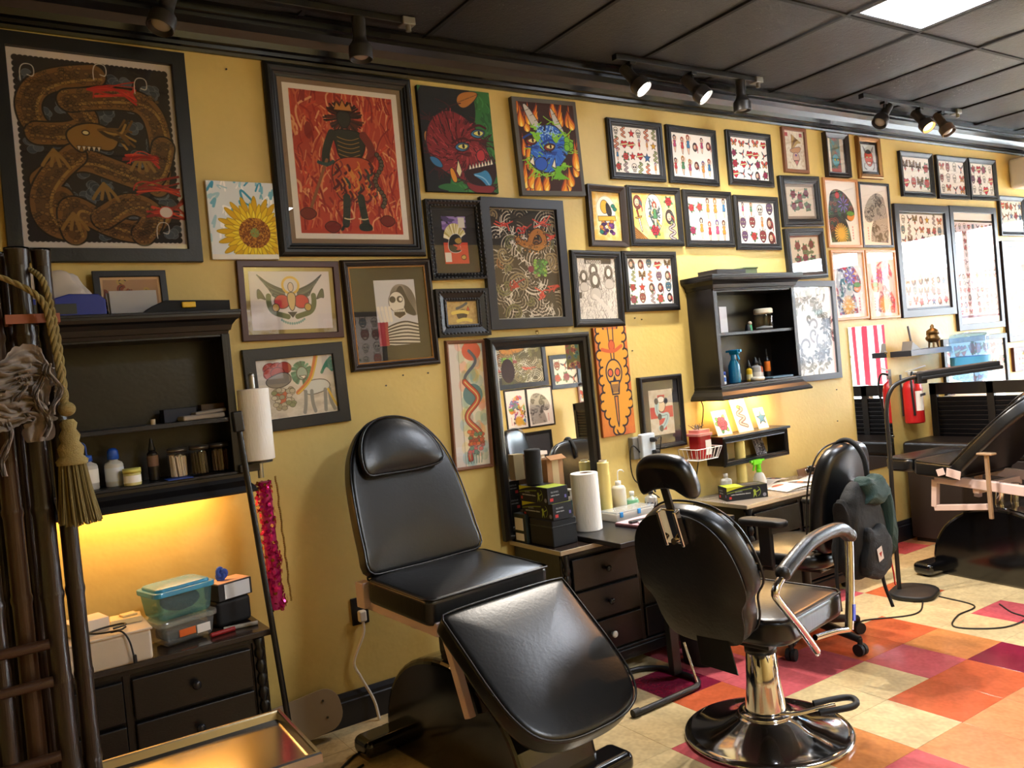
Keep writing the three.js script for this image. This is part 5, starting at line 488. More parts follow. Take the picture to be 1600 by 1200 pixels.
// ---------------------------------------------------------------- wall cabinets (hutches)
function hutch(label, x0, x1, y0, y1, D, lamp, shelfY) {
  const w = x1 - x0, T = thing('wall_cabinet', label, 'cabinet', [(x0 + x1) / 2, y0, 0]), H = y1 - y0, bw = w / 2 - 0.045, bd = D - 0.05;
  const cr = [[0, 0], [0.006, 0], [0.01, 0.012], [0.016, 0.014], [0.022, 0.034], [0.034, 0.05], [0.046, 0.058], [0.05, 0.07], [0.05, 0.088], [0, 0.088]];
  const ringM = (pts, yb) => { // three-sided moulding round the front of the box
    const pos = [], q = (u) => [[-bw - u, 0], [-bw - u, bd + u], [bw + u, bd + u], [bw + u, 0]];
    for (let i = 0; i < pts.length - 1; i++) { const A0 = q(pts[i][0]), B0 = q(pts[i + 1][0]); for (let k = 0; k < 3; k++) { const a = [A0[k][0], yb + pts[i][1], A0[k][1]], b = [A0[k + 1][0], yb + pts[i][1], A0[k + 1][1]], c = [B0[k + 1][0], yb + pts[i + 1][1], B0[k + 1][1]], d = [B0[k][0], yb + pts[i + 1][1], B0[k][1]]; pos.push(...a, ...b, ...c, ...a, ...c, ...d); } }
    const g = new THREE.BufferGeometry(); g.setAttribute('position', new THREE.Float32BufferAttribute(pos, 3)); g.computeVertexNormals(); return g;
  };
  part('crown', [ringM(cr, H - 0.09), b2(-bw - 0.052, bw + 0.052, H - 0.012, H, 0, bd + 0.052, 0.003)], m.blackWood, T);
  for (const s of [-1, 1]) part('side_panel', [b2(s * bw - 0.011, s * bw + 0.011, 0.06, H - 0.06, 0, bd, 0.002)], m.blackWood, T);
  part('back_panel', b2(-bw, bw, 0.05, H - 0.03, 0.0, 0.01, 0), m.blackWood, T);
  part('header', b2(-bw, bw, H - 0.1, H - 0.02, 0.01, bd, 0.003), m.blackWood, T);
  part('shelf', b2(-bw + 0.011, bw - 0.011, shelfY - y0 - 0.018, shelfY - y0, 0.01, bd - 0.004, 0.002), m.blackWood, T);
  part('bottom_board', [b2(-bw - 0.012, bw + 0.012, 0.07, 0.088, 0.01, bd + 0.006, 0.003)], m.blackWood, T);
  part('base_moulding', ringM([[0.048, 0.004], [0.05, 0.012], [0.04, 0.03], [0.02, 0.05], [0.012, 0.064], [0.012, 0.076], [0.0, 0.08]], 0), m.blackWood, T);
  for (const s of [-1, 1]) part('face_stile', b2(s * (bw - 0.0045) - 0.0155, s * (bw - 0.0045) + 0.0155, 0.088, H - 0.09, bd - 0.002, bd + 0.008, 0.002), m.blackWood, T);
  lamp(T, bw, bd);
  return T;
}
// left cabinet: warm tube behind the base moulding
hutch('black open wall cabinet at the left with jars, warm light below it', 0.1, 0.905, 1.1, 1.81, 0.25, (T, bw, bd) => {
  part('lamp_tube', cy(0.012, 0.012, 0.6, [-0.02, 0.052, 0.09], [0, 0, Math.PI / 2]), M(0xffffff, 0.5, 0, { emissive: 0xffc27a, emissiveIntensity: 5 }), T);
  area('cabinet_tube_light', 0.62, 0.04, [0.48, 1.1 + 0.036, 0.09], [0.48, 0, 0.06], 0xffbe70, 30);
}, 1.4);
hutch('black open wall cabinet beside the flash sheets, glowing lamps under it', 3.52, 4.3, 1.19, 1.905, 0.25, (T, bw, bd) => {
  for (const x of [-0.17, 0.13]) part('puck_lamp', lat([[0.0001, 0.03], [0.034, 0.03], [0.034, 0.05], [0.0001, 0.055]], [x, 0.01, 0.09]), M(0xffffff, 0.5, 0, { emissive: 0xffd596, emissiveIntensity: 8 }), T);
  for (const x of [-0.17, 0.13]) area('puck_light', 0.06, 0.06, [3.91 + x, 1.19 + 0.034, 0.09], [3.91 + x, 0, 0.05], 0xffce88, 190);
}, 1.575);
// shadow-box wall shelf under the right cabinet
{
  const T = thing('wall_shelf', 'black shadow-box wall shelf under the lit cabinet', 'shelf', [3.885, 0.805, 0]);
  part('top_board', b2(-0.3, 0.3, 0.16, 0.175, 0, 0.155, 0.003), m.blackWood, T);
  for (const s of [-1, 1]) part('side_panel', b2(s * 0.27 - 0.012, s * 0.27 + 0.012, 0, 0.16, 0, 0.13, 0.002), m.blackWood, T);
  part('bottom_board', b2(-0.27, 0.27, 0, 0.016, 0, 0.13, 0.002), m.blackWood, T);
  part('front_moulding', xf(ringGeo(0.57, 0.165, [[0, 0], [0, 0.01], [0.006, 0.016], [0.012, 0.01], [0.018, 0.014], [0.024, 0.008], [0.03, 0.01], [0.032, 0]]), [0, 0.08, 0.13]), m.blackWood, T);
}
// floating shelf at the far wall
{
  const T = thing('floating_shelf', 'small black floating shelf holding the incense burner', 'shelf', [5.79, 1.31, 0]);
  part('board', b2(-0.26, 0.26, 0, 0.04, 0, 0.16, 0.002), M(0x23252b, 0.4), T);
}
// ---------------------------------------------------------------- louvred divider, bench, cooler
{
  const X = 5.9;
  const panel = (z0, z1, top, label, crest) => {
    const T = thing('louvered_screen', label, 'room divider', [X, 0, z0]); const L = z1 - z0, pm = m.blackWood;
    for (const z of [0.025, L / 2, L - 0.025]) part('stile', b2(-0.015, 0.015, 0.02, top - 0.03, z - 0.025, z + 0.025, 0.002), pm, T);
    const pts = []; for (let i = 0; i <= 16; i++) { const u = i / 16; pts.push([u * L, top - 0.08 + crest * Math.sin(u * Math.PI) + 0.05]); } pts.push([L, top - 0.11], [0, top - 0.11]);
    part('top_rail', ext(pts, 0.026, [0.013, 0, 0], [0, -Math.PI / 2, 0], 0.002), pm, T); part('bottom_rail', b2(-0.014, 0.014, 0.02, 0.12, 0.05, L - 0.05, 0.002), pm, T);
    for (const [a, b] of [[0.05, L / 2 - 0.025], [L / 2 + 0.025, L - 0.05]]) for (let y = 0.145; y < top - 0.12; y += 0.033) part('slat', bx(0.007, 0.044, b - a, [0, y, (a + b) / 2], [0, 0, 0.4], 0.002), pm, T);
  };
  panel(0.06, 0.92, 1.12, 'black louvered screen panel standing against the yellow wall', 0.0);
  panel(0.95, 1.85, 1.16, 'black louvered screen panel with crested top behind the far chair', 0.07);
  panel(3.2, 4.3, 1.17, 'black louvered screen panel by the opposite wall, seen in the mirror', 0.02);
}
{
  const T = thing('storage_bench', 'long black padded bench in front of the louvered screens', 'bench', [5.69, 0, 0.06]);
  part('box', b2(-0.17, 0.17, 0.03, 0.6, 0, 1.9, 0.006), M(0x241b18, 0.5), T); part('cushion', b2(-0.185, 0.18, 0.6, 0.71, -0.02, 1.92, 0.03), m.leatherSoft, T);
  part('plinth', b2(-0.15, 0.15, 0, 0.03, 0.02, 1.88, 0.002), m.black, T); part('strap', [tub([[-0.02, 0.705, 0.55], [-0.03, 0.76, 0.6], [-0.03, 0.76, 0.7], [-0.02, 0.705, 0.76]], 0.006, 20)], m.black, T);
}
{ // water cooler with a bottle behind the screens
  const T = thing('water_cooler', 'white water cooler base behind the black screens', 'water cooler', [6.22, 0, 0.2]);
  part('body', b2(-0.16, 0.16, 0, 0.98, -0.16, 0.16, 0.02), m.white, T); part('collar', cy(0.12, 0.14, 0.06, [0, 1.01, 0]), m.white, T); part('tap', [bx(0.03, 0.03, 0.06, [-0.05, 0.8, 0.18]), bx(0.03, 0.03, 0.06, [0.05, 0.8, 0.18])], m.blue, T);
  const wb = thing('water_bottle', 'large clear blue water bottle upside down on the cooler', 'water bottle', [6.22, 1.04, 0.2]);
  part('bottle', lat([[0.0001, 0.0], [0.05, 0.0], [0.06, 0.03], [0.13, 0.06], [0.135, 0.1], [0.13, 0.12], [0.135, 0.14], [0.135, 0.2], [0.13, 0.22], [0.135, 0.24], [0.135, 0.36], [0.125, 0.39], [0.0001, 0.4]]), P(0xbfdcf2, 0.04, { transmission: 0.9, thickness: 0 }), wb);
  part('label', [cy(0.1365, 0.1365, 0.1, [0, 0.17, 0], [0, 0, 0], 32, true)], M(0x4aa6dd, 0.5), wb);
}
{ // wall air unit
  const T = thing('air_conditioner', 'white wall-mounted air unit at the far right under the crown', 'air conditioner', [7.62, 2.59, 0]);
  part('case', bx(0.42, 0.25, 0.2, [0.02, 0.125, 0.1], [0, 0, 0], 0.03), m.white, T); part('outlet_flap', bx(0.36, 0.02, 0.05, [0.02, 0.02, 0.17], [0.5, 0, 0], 0.004), M(0xd0cec8, 0.5), T);
}
{ // fire extinguisher
  const T = thing('fire_extinguisher', 'red fire extinguisher hung on the yellow wall above the bench', 'fire extinguisher', [5.63, 0.83, 0.085], 0.3);
  part('cylinder', lat([[0.0001, 0], [0.06, 0], [0.066, 0.01], [0.066, 0.24], [0.056, 0.285], [0.025, 0.31], [0.025, 0.33], [0.0001, 0.33]]), m.red, T);
  part('instruction_label', [xf(new THREE.CylinderGeometry(0.0668, 0.0668, 0.14, 16, 1, true, -1.1, 1.0), [0, 0.16, 0])], m.paper, T);
  part('valve', [cy(0.018, 0.02, 0.03, [0, 0.34, 0]), bx(0.03, 0.02, 0.04, [0, 0.36, 0]), bx(0.018, 0.008, 0.14, [0.0, 0.385, 0.03], [-0.25, 0, 0]), bx(0.018, 0.008, 0.12, [0, 0.362, 0.04], [0.1, 0, 0])], M(0xc9c9c4, 0.35, 0.6), T);
  part('hose', tub([[-0.01, 0.35, 0.01], [-0.07, 0.36, 0.02], [-0.1, 0.28, 0.02], [-0.085, 0.15, 0.02], [-0.07, 0.06, 0.02]], 0.008, 30), m.rubber, T); part('bracket', [bx(0.03, 0.3, 0.01, [0, 0.2, -0.073]), bx(0.138, 0.02, 0.004, [0, 0.2, 0.066])], m.darkSteel, T);
}
solo('light_switch', [bx(0.07, 0.115, 0.006, [0, 0, 0.003], [0, 0, 0], 0.003), bx(0.012, 0.024, 0.014, [0.012, 0, 0.01]), bx(0.012, 0.024, 0.014, [-0.012, 0, 0.01])], M(0x6a665e, 0.5, 0.4), 'small dark switch plate on the wall beside the fire extinguisher', 'switch', [5.48, 1.17, 0]);
// ---------------------------------------------------------------- tattoo chairs
const chairBase = (T) => {
  const arch = []; for (let i = 0; i <= 24; i++) { const a = Math.PI * i / 24; arch.push([-0.42 * Math.cos(a), 0.05 + 0.37 * Math.sin(a) ** 0.9]); }
  arch.push([0.44, 0.01], [-0.44, 0.01]);
  part('base_shell', [ext(arch, 0.3, [0.15, 0, 0], [0, -Math.PI / 2, 0], 0.022, 3)], m.blackGloss, T);
  for (const s of [-1, 1]) part('cross_foot', [bx(0.62, 0.075, 0.13, [0, 0.045, s * 0.42], [0, 0, 0], 0.03)], m.blackGloss, T);
  for (const s of [-1, 1]) part('floor_glide', [cy(0.02, 0.024, 0.012, [s * 0.26, 0.006, 0.42]), cy(0.02, 0.024, 0.012, [s * 0.26, 0.006, -0.42])], m.rubber, T);
};
function padPart(name, out, thick, puff, pos, rot, T, rnd = 0.018, curve = null, pipe = true) {
  const g = pad(out, thick, puff, rnd, curve), q = xf(g, pos, rot), p = part(name, q, m.leather, T);
  if (pipe) { const pts = out.map((o) => [o[0], o[1], thick - 0.004 + (curve ? curve(o[0], o[1]) : 0)]); part('piping', xf(tub(pts, 0.0042, out.length, 6, true), pos, rot), m.piping, p); }
  return p;
}
{
  const a6 = 6 * deg, T = thing('tattoo_chair', 'black leather tattoo chair nearest the camera, leg rest lowered', 'chair', [1.526, 0, 0.745], a6);
  chairBase(T);
  part('lift_column', [bx(0.13, 0.26, 0.2, [0, 0.5, -0.06], [0, 0, 0], 0.01), bar([0.09, 0.4, 0.1], [0.09, 0.62, -0.1], 0.018), bar([-0.09, 0.4, 0.1], [-0.09, 0.62, -0.1], 0.018)], m.darkSteel, T);
  part('seat_frame', [bx(0.035, 0.05, 0.52, [-0.24, 0.615, -0.12], [0.04, 0, 0]), bx(0.035, 0.05, 0.52, [0.24, 0.615, -0.12], [0.04, 0, 0]), bx(0.5, 0.04, 0.05, [0, 0.6, -0.02]), bx(0.045, 0.1, 0.06, [-0.262, 0.66, -0.345]), bx(0.045, 0.1, 0.06, [0.262, 0.66, -0.345])], m.paintPink, T);
  // seat pad: lies flat, front edge sags
  padPart('seat', rrect(0.56, 0.44, 0.035), 0.1, 0.012, [0, 0.625, -0.085], [-Math.PI / 2 + 0.05, 0, 0], T, 0.022);
  // backrest leans back 18 degrees
  const bl = [[-0.265, 0], [-0.27, 0.1], [-0.262, 0.25], [-0.245, 0.38], [-0.21, 0.48], [-0.14, 0.57], [-0.05, 0.61], [0.05, 0.61], [0.14, 0.57], [0.21, 0.48], [0.245, 0.38], [0.262, 0.25], [0.27, 0.1], [0.265, 0], [0.15, -0.012], [-0.15, -0.012]].reverse();
  padPart('backrest', smooth(bl, 80), 0.075, 0.014, [0, 0.725, -0.356], [-0.33, 0, 0], T, 0.02, (x) => 0.25 * x * x);
  const hd = [[-0.186, 0.0], [-0.196, 0.08], [-0.16, 0.17], [-0.085, 0.222], [0.01, 0.228], [0.085, 0.2], [0.145, 0.14], [0.178, 0.07], [0.174, 0.01], [0.08, -0.008], [-0.1, -0.008]].reverse();
  padPart('headrest', smooth(hd, 64), 0.05, 0.02, [0, 1.1, -0.414], [-0.32, 0, 0], T, 0.02, (x) => 0.3 * x * x);
  const lg = [[-0.27, 0], [-0.28, -0.02], [-0.278, -0.15], [-0.275, -0.3], [-0.262, -0.42], [-0.22, -0.51], [-0.13, -0.555], [0, -0.565], [0.13, -0.555], [0.22, -0.51], [0.262, -0.42], [0.275, -0.3], [0.278, -0.15], [0.28, -0.02], [0.27, 0], [0.15, 0.008], [-0.15, 0.008]];
  // leg rest: outline runs down its own slope, 40 degrees below the horizon
  padPart('leg_rest', smooth(lg, 90), 0.085, 0.014, [0, 0.61, 0.155], [-0.88, 0, 0], T, 0.024);
  for (const s of [-1, 1]) part('leg_rest_bracket', bx(0.03, 0.3, 0.035, [s * 0.2, 0.44, 0.16], [-0.35, 0, 0]), m.paintPink, T);
  part('hinge', [bar([-0.22, 0.715, -0.32], [-0.22, 0.77, -0.34], 0.006), bar([0.02, 0.715, -0.31], [0.02, 0.77, -0.335], 0.006), bar([0.08, 0.715, -0.31], [0.08, 0.77, -0.335], 0.006)], m.darkSteel, T);
}
{
  // far chair: feet end towards the wall, flat leg rest, back half raised
  const T = thing('tattoo_chair', 'black leather tattoo chair at the right edge by the louvered screens', 'chair', [4.97, 0, 1.05], -0.12);
  chairBase(T);
  part('lift_column', [cy(0.024, 0.024, 0.16, [-0.05, 0.47, -0.06], [0.1, 0, 0]), cy(0.024, 0.024, 0.16, [0.06, 0.47, -0.04], [0.1, 0, 0])], m.chrome, T);
  part('seat_frame', [bx(0.035, 0.055, 0.9, [-0.2, 0.565, 0.1], [0.06, 0, 0]), bx(0.035, 0.055, 0.9, [0.2, 0.565, 0.1], [0.06, 0, 0]), bx(0.4, 0.05, 0.04, [0, 0.545, -0.1]), bx(0.035, 0.17, 0.035, [-0.2, 0.5, -0.36], [0.1, 0, 0]), bx(0.035, 0.17, 0.035, [0.2, 0.5, -0.36], [0.1, 0, 0]), bx(0.03, 0.035, 0.34, [-0.2, 0.43, -0.2], [-0.12, 0, 0])], m.paintPink, T);
  padPart('leg_rest', rrect(0.56, 0.2, 0.05), 0.085, 0.01, [0, 0.625, -0.55], [-Math.PI / 2, 0, 0], T, 0.024);
  padPart('seat', rrect(0.56, 0.28, 0.035), 0.095, 0.012, [0, 0.605, -0.31], [-Math.PI / 2 + 0.06, 0, 0], T, 0.022);
  const bl = [[-0.265, 0], [-0.27, 0.1], [-0.262, 0.25], [-0.245, 0.38], [-0.21, 0.48], [-0.14, 0.57], [-0.05, 0.61], [0.05, 0.61], [0.14, 0.57], [0.21, 0.48], [0.245, 0.38], [0.262, 0.25], [0.27, 0.1], [0.265, 0], [0.15, -0.012], [-0.15, -0.012]].reverse();
  padPart('backrest', smooth(bl.map((p) => [-p[0], p[1]]).reverse(), 80), 0.08, 0.014, [0, 0.62, -0.16], [-0.8, Math.PI, 0, 'YXZ'], T, 0.02);
  part('torn_corner', [bx(0.09, 0.05, 0.004, [-0.285, 0.64, -0.17], [0, Math.PI / 2, 0.2]), bx(0.05, 0.04, 0.004, [-0.286, 0.645, -0.25], [0, Math.PI / 2, -0.3])], m.paintPink, T);
  padPart('headrest', rrect(0.34, 0.2, 0.08), 0.06, 0.02, [0, 0.99, 0.16], [-0.8, Math.PI, 0, 'YXZ'], T, 0.022);
  part('back_prop', [bx(0.02, 0.36, 0.02, [-0.27, 0.58, 0.03], [0, 0, 0]), bx(0.05, 0.012, 0.09, [-0.27, 0.765, 0.03])], M(0xb89a7a, 0.35, 0.5), T);
}
// ---------------------------------------------------------------- barber chair (local +z is where the sitter looks)
{
  const T = thing('barber_chair', 'black barber chair with round chrome base, seen from behind', 'chair', [2.44, 0, 1.316], 100 * deg);
  part('base_plate', lat([[0.0001, 0.004], [0.3, 0.0], [0.312, 0.006], [0.314, 0.014], [0.306, 0.022], [0.285, 0.024], [0.24, 0.03], [0.17, 0.05], [0.12, 0.075], [0.098, 0.09], [0.0001, 0.09]], [0, 0, 0], [0, 0, 0], 72), m.chrome, T);
  part('collar', lat([[0.0001, 0.084], [0.1, 0.084], [0.104, 0.09], [0.1, 0.097], [0.078, 0.1], [0.0001, 0.1]], [0, 0, 0], [0, 0, 0], 48), m.chrome, T);
  part('column', lat([[0.0001, 0.095], [0.077, 0.095], [0.076, 0.11], [0.064, 0.2], [0.056, 0.325], [0.0001, 0.325]], [0, 0, 0], [0, 0, 0], 48), m.chrome, T);
  part('column_cap', lat([[0.0001, 0.323], [0.06, 0.323], [0.06, 0.341], [0.05, 0.345], [0.04, 0.415], [0.0001, 0.415]], [0, 0, 0], [0, 0, 0], 36), m.black, T);
  // pump lever towards the camera's right
  const lv = (d, y, o = 0) => { const a = -100 * deg, wx = 0.836 * d - 0.548 * o, wz = 0.548 * d + 0.836 * o; return [wx * Math.cos(a) + wz * Math.sin(a), y, -wx * Math.sin(a) + wz * Math.cos(a)]; };
  part('pump_lever', [tub([lv(0.02, 0.1, 0.06), lv(0.1, 0.1, 0.07), lv(0.18, 0.112, 0.07), lv(0.24, 0.12, 0.07)], 0.009, 24, 10)], m.chrome, T);
  part('lever_grip', [tub([lv(0.17, 0.118, 0.04), lv(0.29, 0.128, 0.035), lv(0.318, 0.13, 0.07), lv(0.29, 0.122, 0.105), lv(0.17, 0.108, 0.1)], 0.012, 40, 10)], m.rubber, T);
  const before = T.children.length;
  part('under_frame', [bx(0.3, 0.03, 0.34, [0, 0.385, -0.02]), bx(0.06, 0.03, 0.3, [0, 0.4, -0.2], [0.2, 0, 0])], m.black, T);
  padPart('seat', rrect(0.47, 0.48, [0.09, 0.09, 0.05, 0.05]).map((p) => [p[0], p[1]]), 0.1, 0.018, [0, 0.395, 0.0], [-Math.PI / 2, 0, 0], T, 0.03);
  const bk = [[-0.16, 0.0], [-0.2, 0.06], [-0.215, 0.14], [-0.255, 0.2], [-0.25, 0.3], [-0.215, 0.4], [-0.15, 0.465], [-0.06, 0.495], [0.06, 0.495], [0.15, 0.465], [0.215, 0.4], [0.25, 0.3], [0.255, 0.2], [0.215, 0.14], [0.2, 0.06], [0.16, 0.0], [0.06, -0.02], [-0.06, -0.02]].map((p) => [p[0] * 0.85 - 0.01, p[1]]).reverse();
  padPart('backrest', smooth(bk, 90), 0.085, 0.016, [0.0, 0.44, -0.35], [-0.31, 0, 0], T, 0.03, (x) => 0.5 * x * x);
  const bs = smooth(bk.map((p) => [p[0] * 0.985, p[1] * 0.985]), 80); part('back_shell', xf(pad(bs.map((p) => [-p[0], p[1]]).reverse(), 0.006, 0.012, 0.003), [0, 0.443, -0.352], [0.31, Math.PI, 0, 'YXZ']), m.leatherSoft, T);
  // headrest bracket: chrome channel on the back of the shell
  const U = (z, y) => [0.0, y, z];
  part('headrest_bracket', [bx(0.07, 0.13, 0.012, [-0.03, 0.87, -0.512], [-0.31, 0, 0], 0.004), bx(0.012, 0.13, 0.03, [-0.063, 0.868, -0.522], [-0.31, 0, 0], 0.004), bx(0.012, 0.13, 0.03, [0.003, 0.868, -0.522], [-0.31, 0, 0], 0.004), cy(0.011, 0.011, 0.02, [-0.03, 0.82, -0.512], [Math.PI / 2, 0, 0])], m.chrome, T);
  part('headrest_bar', bx(0.03, 0.15, 0.012, [-0.03, 0.955, -0.53], [-0.31, 0, 0], 0.003), m.darkSteel, T);
  const hr = smooth([[-0.115, -0.035], [-0.125, 0.03], [-0.1, 0.085], [-0.05, 0.105], [0.04, 0.105], [0.085, 0.085], [0.105, 0.03], [0.098, -0.03], [0.045, -0.015], [-0.055, -0.015]].reverse(), 60);
  padPart('headrest', hr, 0.075, 0.025, [-0.04, 1.005, -0.57], [-0.35, 0, 0], T, 0.034, (x) => -1.2 * x * x + 0.0, false);
  for (const s of [-1, 1]) {
    const x = s * 0.265, arm = part('armrest', tub([[x, 0.675, -0.245], [x, 0.7, -0.18], [x, 0.735, -0.06], [x, 0.745, 0.08], [x, 0.735, 0.19], [x, 0.7, 0.255]], 0.027, 40, 14, false), m.leatherSoft, T);
    part('armrest_cap', [sph(0.0275, [x, 0.7, 0.256]), sph(0.0275, [x, 0.675, -0.245])], m.leatherSoft, arm);
    part('arm_tube', [tub([[x, 0.7, 0.235], [x, 0.68, 0.25], [x, 0.5, 0.225], [x, 0.36, 0.19]], 0.016, 30, 12), tub([[x, 0.36, 0.19], [x * 0.96, 0.375, 0.1], [x * 0.9, 0.385, -0.02]], 0.011, 16, 10)], m.chrome, T);
    part('arm_tube', [tub([[x, 0.675, -0.23], [x, 0.645, -0.29], [x, 0.62, -0.312], [x, 0.58, -0.28], [x, 0.47, -0.17], [x, 0.355, -0.066]], 0.014, 40, 12, false, 0.3), xf(new THREE.TorusGeometry(0.012, 0.004, 8, 18), [x, 0.35, -0.062], [0, Math.PI / 2, 0])], m.chrome, T);
  }
  part('blue_sticker', bx(0.003, 0.06, 0.02, [-0.282, 0.42, 0.208], [0.2, 0, 0], 0.001), M(0x1c3fd0, 0.4), T);
  part('back_flap', [ext([[-0.075, 0], [0.05, 0], [0.03, -0.12], [-0.115, -0.13]], 0.004, [-0.02, 0.47, -0.36], [0.1, 0, 0], 0.001)], m.leatherSoft, T);
  T.children.slice(before).forEach((o) => { o.position.y += 0.035; });
}
// ---------------------------------------------------------------- office chair (local +z is where the sitter looks)
function officeChair(label, p, turn) {
  const T = thing('office_chair', label, 'chair', p, turn);
  for (let i = 0; i < 5; i++) { const a = i * 72 * deg + 0.5, c = Math.cos(a), s = Math.sin(a); const l = part('base_leg', [bar([0.03 * s, 0.115, 0.03 * c], [0.27 * s, 0.075, 0.27 * c], 0.026, 10, 0.017)], m.rubber, T); part('caster', [cy(0.028, 0.028, 0.018, [0.27 * s + 0.013 * c, 0.028, 0.27 * c - 0.013 * s], [0, a, Math.PI / 2]), cy(0.028, 0.028, 0.018, [0.27 * s - 0.013 * c, 0.028, 0.27 * c + 0.013 * s], [0, a, Math.PI / 2]), cy(0.012, 0.012, 0.04, [0.27 * s, 0.06, 0.27 * c])], m.rubber, l); }
  part('gas_lift', [cy(0.03, 0.034, 0.18, [0, 0.2, 0]), cy(0.022, 0.022, 0.16, [0, 0.33, 0])], m.black, T);
  part('mechanism', bx(0.16, 0.05, 0.22, [0, 0.4, -0.02], [0, 0, 0], 0.01), m.black, T);
  padPart('seat', rrect(0.49, 0.47, 0.11), 0.07, 0.02, [0, 0.425, 0.02], [-Math.PI / 2, 0, 0], T, 0.03, null, false);
  part('back_bracket', [bx(0.07, 0.02, 0.14, [0, 0.41, -0.19], [0.2, 0, 0]), bx(0.07, 0.26, 0.02, [0, 0.53, -0.255], [-0.12, 0, 0])], m.black, T);
  const bk = smooth([[-0.2, 0], [-0.225, 0.15], [-0.22, 0.32], [-0.17, 0.44], [-0.08, 0.48], [0.08, 0.48], [0.17, 0.44], [0.22, 0.32], [0.225, 0.15], [0.2, 0], [0.1, -0.02], [-0.1, -0.02]].reverse(), 70);
  padPart('backrest', bk, 0.08, 0.025, [0, 0.51, -0.25], [-0.13, 0, 0], T, 0.034, (x) => 0.6 * x * x);
  for (const s of [-1, 1]) { part('armrest', xf(pad(rrect(0.085, 0.25, 0.038), 0.03, 0.006, 0.013), [s * 0.285, 0.635, 0.03], [-Math.PI / 2, 0, 0]), m.rubber, T); part('arm_post', [bx(0.028, 0.2, 0.07, [s * 0.285, 0.54, 0.02], [0, 0, 0], 0.01), bx(0.1, 0.02, 0.06, [s * 0.24, 0.432, 0.02], [0, 0, 0], 0.006)], m.rubber, T); }
  return T;
}
officeChair('black office chair with a backpack hung on its back', [3.37, 0, 0.82], 187 * deg);
officeChair('black office chair by the opposite wall, seen only in the mirror', [4.55, 0, 3.2], 150 * deg);
{ // backpack hanging over the chair back; local -z is the outer side
  const T = thing('backpack', 'dark green and black backpack slung over the office chair back', 'backpack', [3.24, 0, 0.78], 187 * deg);
  const soft = (w, h, d, p, seed) => { const g = new THREE.SphereGeometry(1, 56, 40), r = rng(seed), ph = [r() * 6, r() * 6, r() * 6, r() * 6], q = g.attributes.position, se = (v, e) => Math.sign(v) * Math.abs(v) ** e; for (let i = 0; i < q.count; i++) { const X = se(q.getX(i), 0.5), Y = se(q.getY(i), 0.55), Z = se(q.getZ(i), 0.6), k = 1 + 0.05 * Math.sin(Y * 5 + X * 4 + ph[0]) + 0.04 * Math.abs(Math.sin(Y * 9 - X * 3 + ph[1])) - 0.03 * Math.abs(Math.sin(X * 8 + Y * 2 + ph[2])), sag = 1 - 0.14 * Y; q.setXYZ(i, X * w / 2 * k * sag + 0.012 * Math.sin(Y * 3 + ph[3]), Y * h / 2 + 0.01 * Math.sin(X * 5 + ph[1]), Z * d / 2 * k * (1 - 0.25 * Y)); } g.computeVertexNormals(); return xf(g, p); };
  const nyl = M(0x0b0c0d, 0.8, 0, { bumpMap: T_fine, bumpScale: 0.002 }), grn = M(0x14302a, 0.8, 0, { bumpMap: T_fine, bumpScale: 0.002 });
  part('main_bag', soft(0.3, 0.42, 0.12, [0.0, 0.62, -0.425], 3), nyl, T); part('front_pocket', soft(0.22, 0.22, 0.06, [0.02, 0.53, -0.495], 5), nyl, T);
  part('side_panel', soft(0.07, 0.36, 0.12, [-0.155, 0.66, -0.44], 7), grn, T); part('side_panel', soft(0.05, 0.3, 0.09, [0.15, 0.62, -0.42], 8), nyl, T); part('top_flap', soft(0.2, 0.12, 0.1, [-0.06, 0.79, -0.45], 9), grn, T);
  part('strap', tub([[-0.09, 0.78, -0.43], [-0.1, 0.92, -0.415], [-0.1, 0.995, -0.37], [-0.1, 1.005, -0.31], [-0.1, 0.94, -0.245], [-0.1, 0.88, -0.24]], 0.012, 40, 6), nyl, T); part('strap', tub([[-0.17, 0.72, -0.4], [-0.2, 0.55, -0.4], [-0.19, 0.35, -0.41], [-0.2, 0.22, -0.44]], 0.009, 30, 6), nyl, T); part('strap', tub([[0.17, 0.62, -0.4], [0.2, 0.45, -0.4], [0.21, 0.3, -0.41]], 0.009, 30, 6), nyl, T);
  part('zip_pull', tub([[-0.18, 0.5, -0.45], [-0.19, 0.4, -0.46], [-0.18, 0.33, -0.47]], 0.004, 14, 6), m.red, T); part('patch', xf(new THREE.PlaneGeometry(0.045, 0.06), [0.05, 0.53, -0.529], [0, Math.PI, 0.2]), M(0xcfc6bc, 0.8), T); part('patch_emblem', xf(new THREE.CircleGeometry(0.016, 3), [0.05, 0.53, -0.5305], [0, Math.PI, 0.7]), M(0xa83a2c, 0.8), T);
}
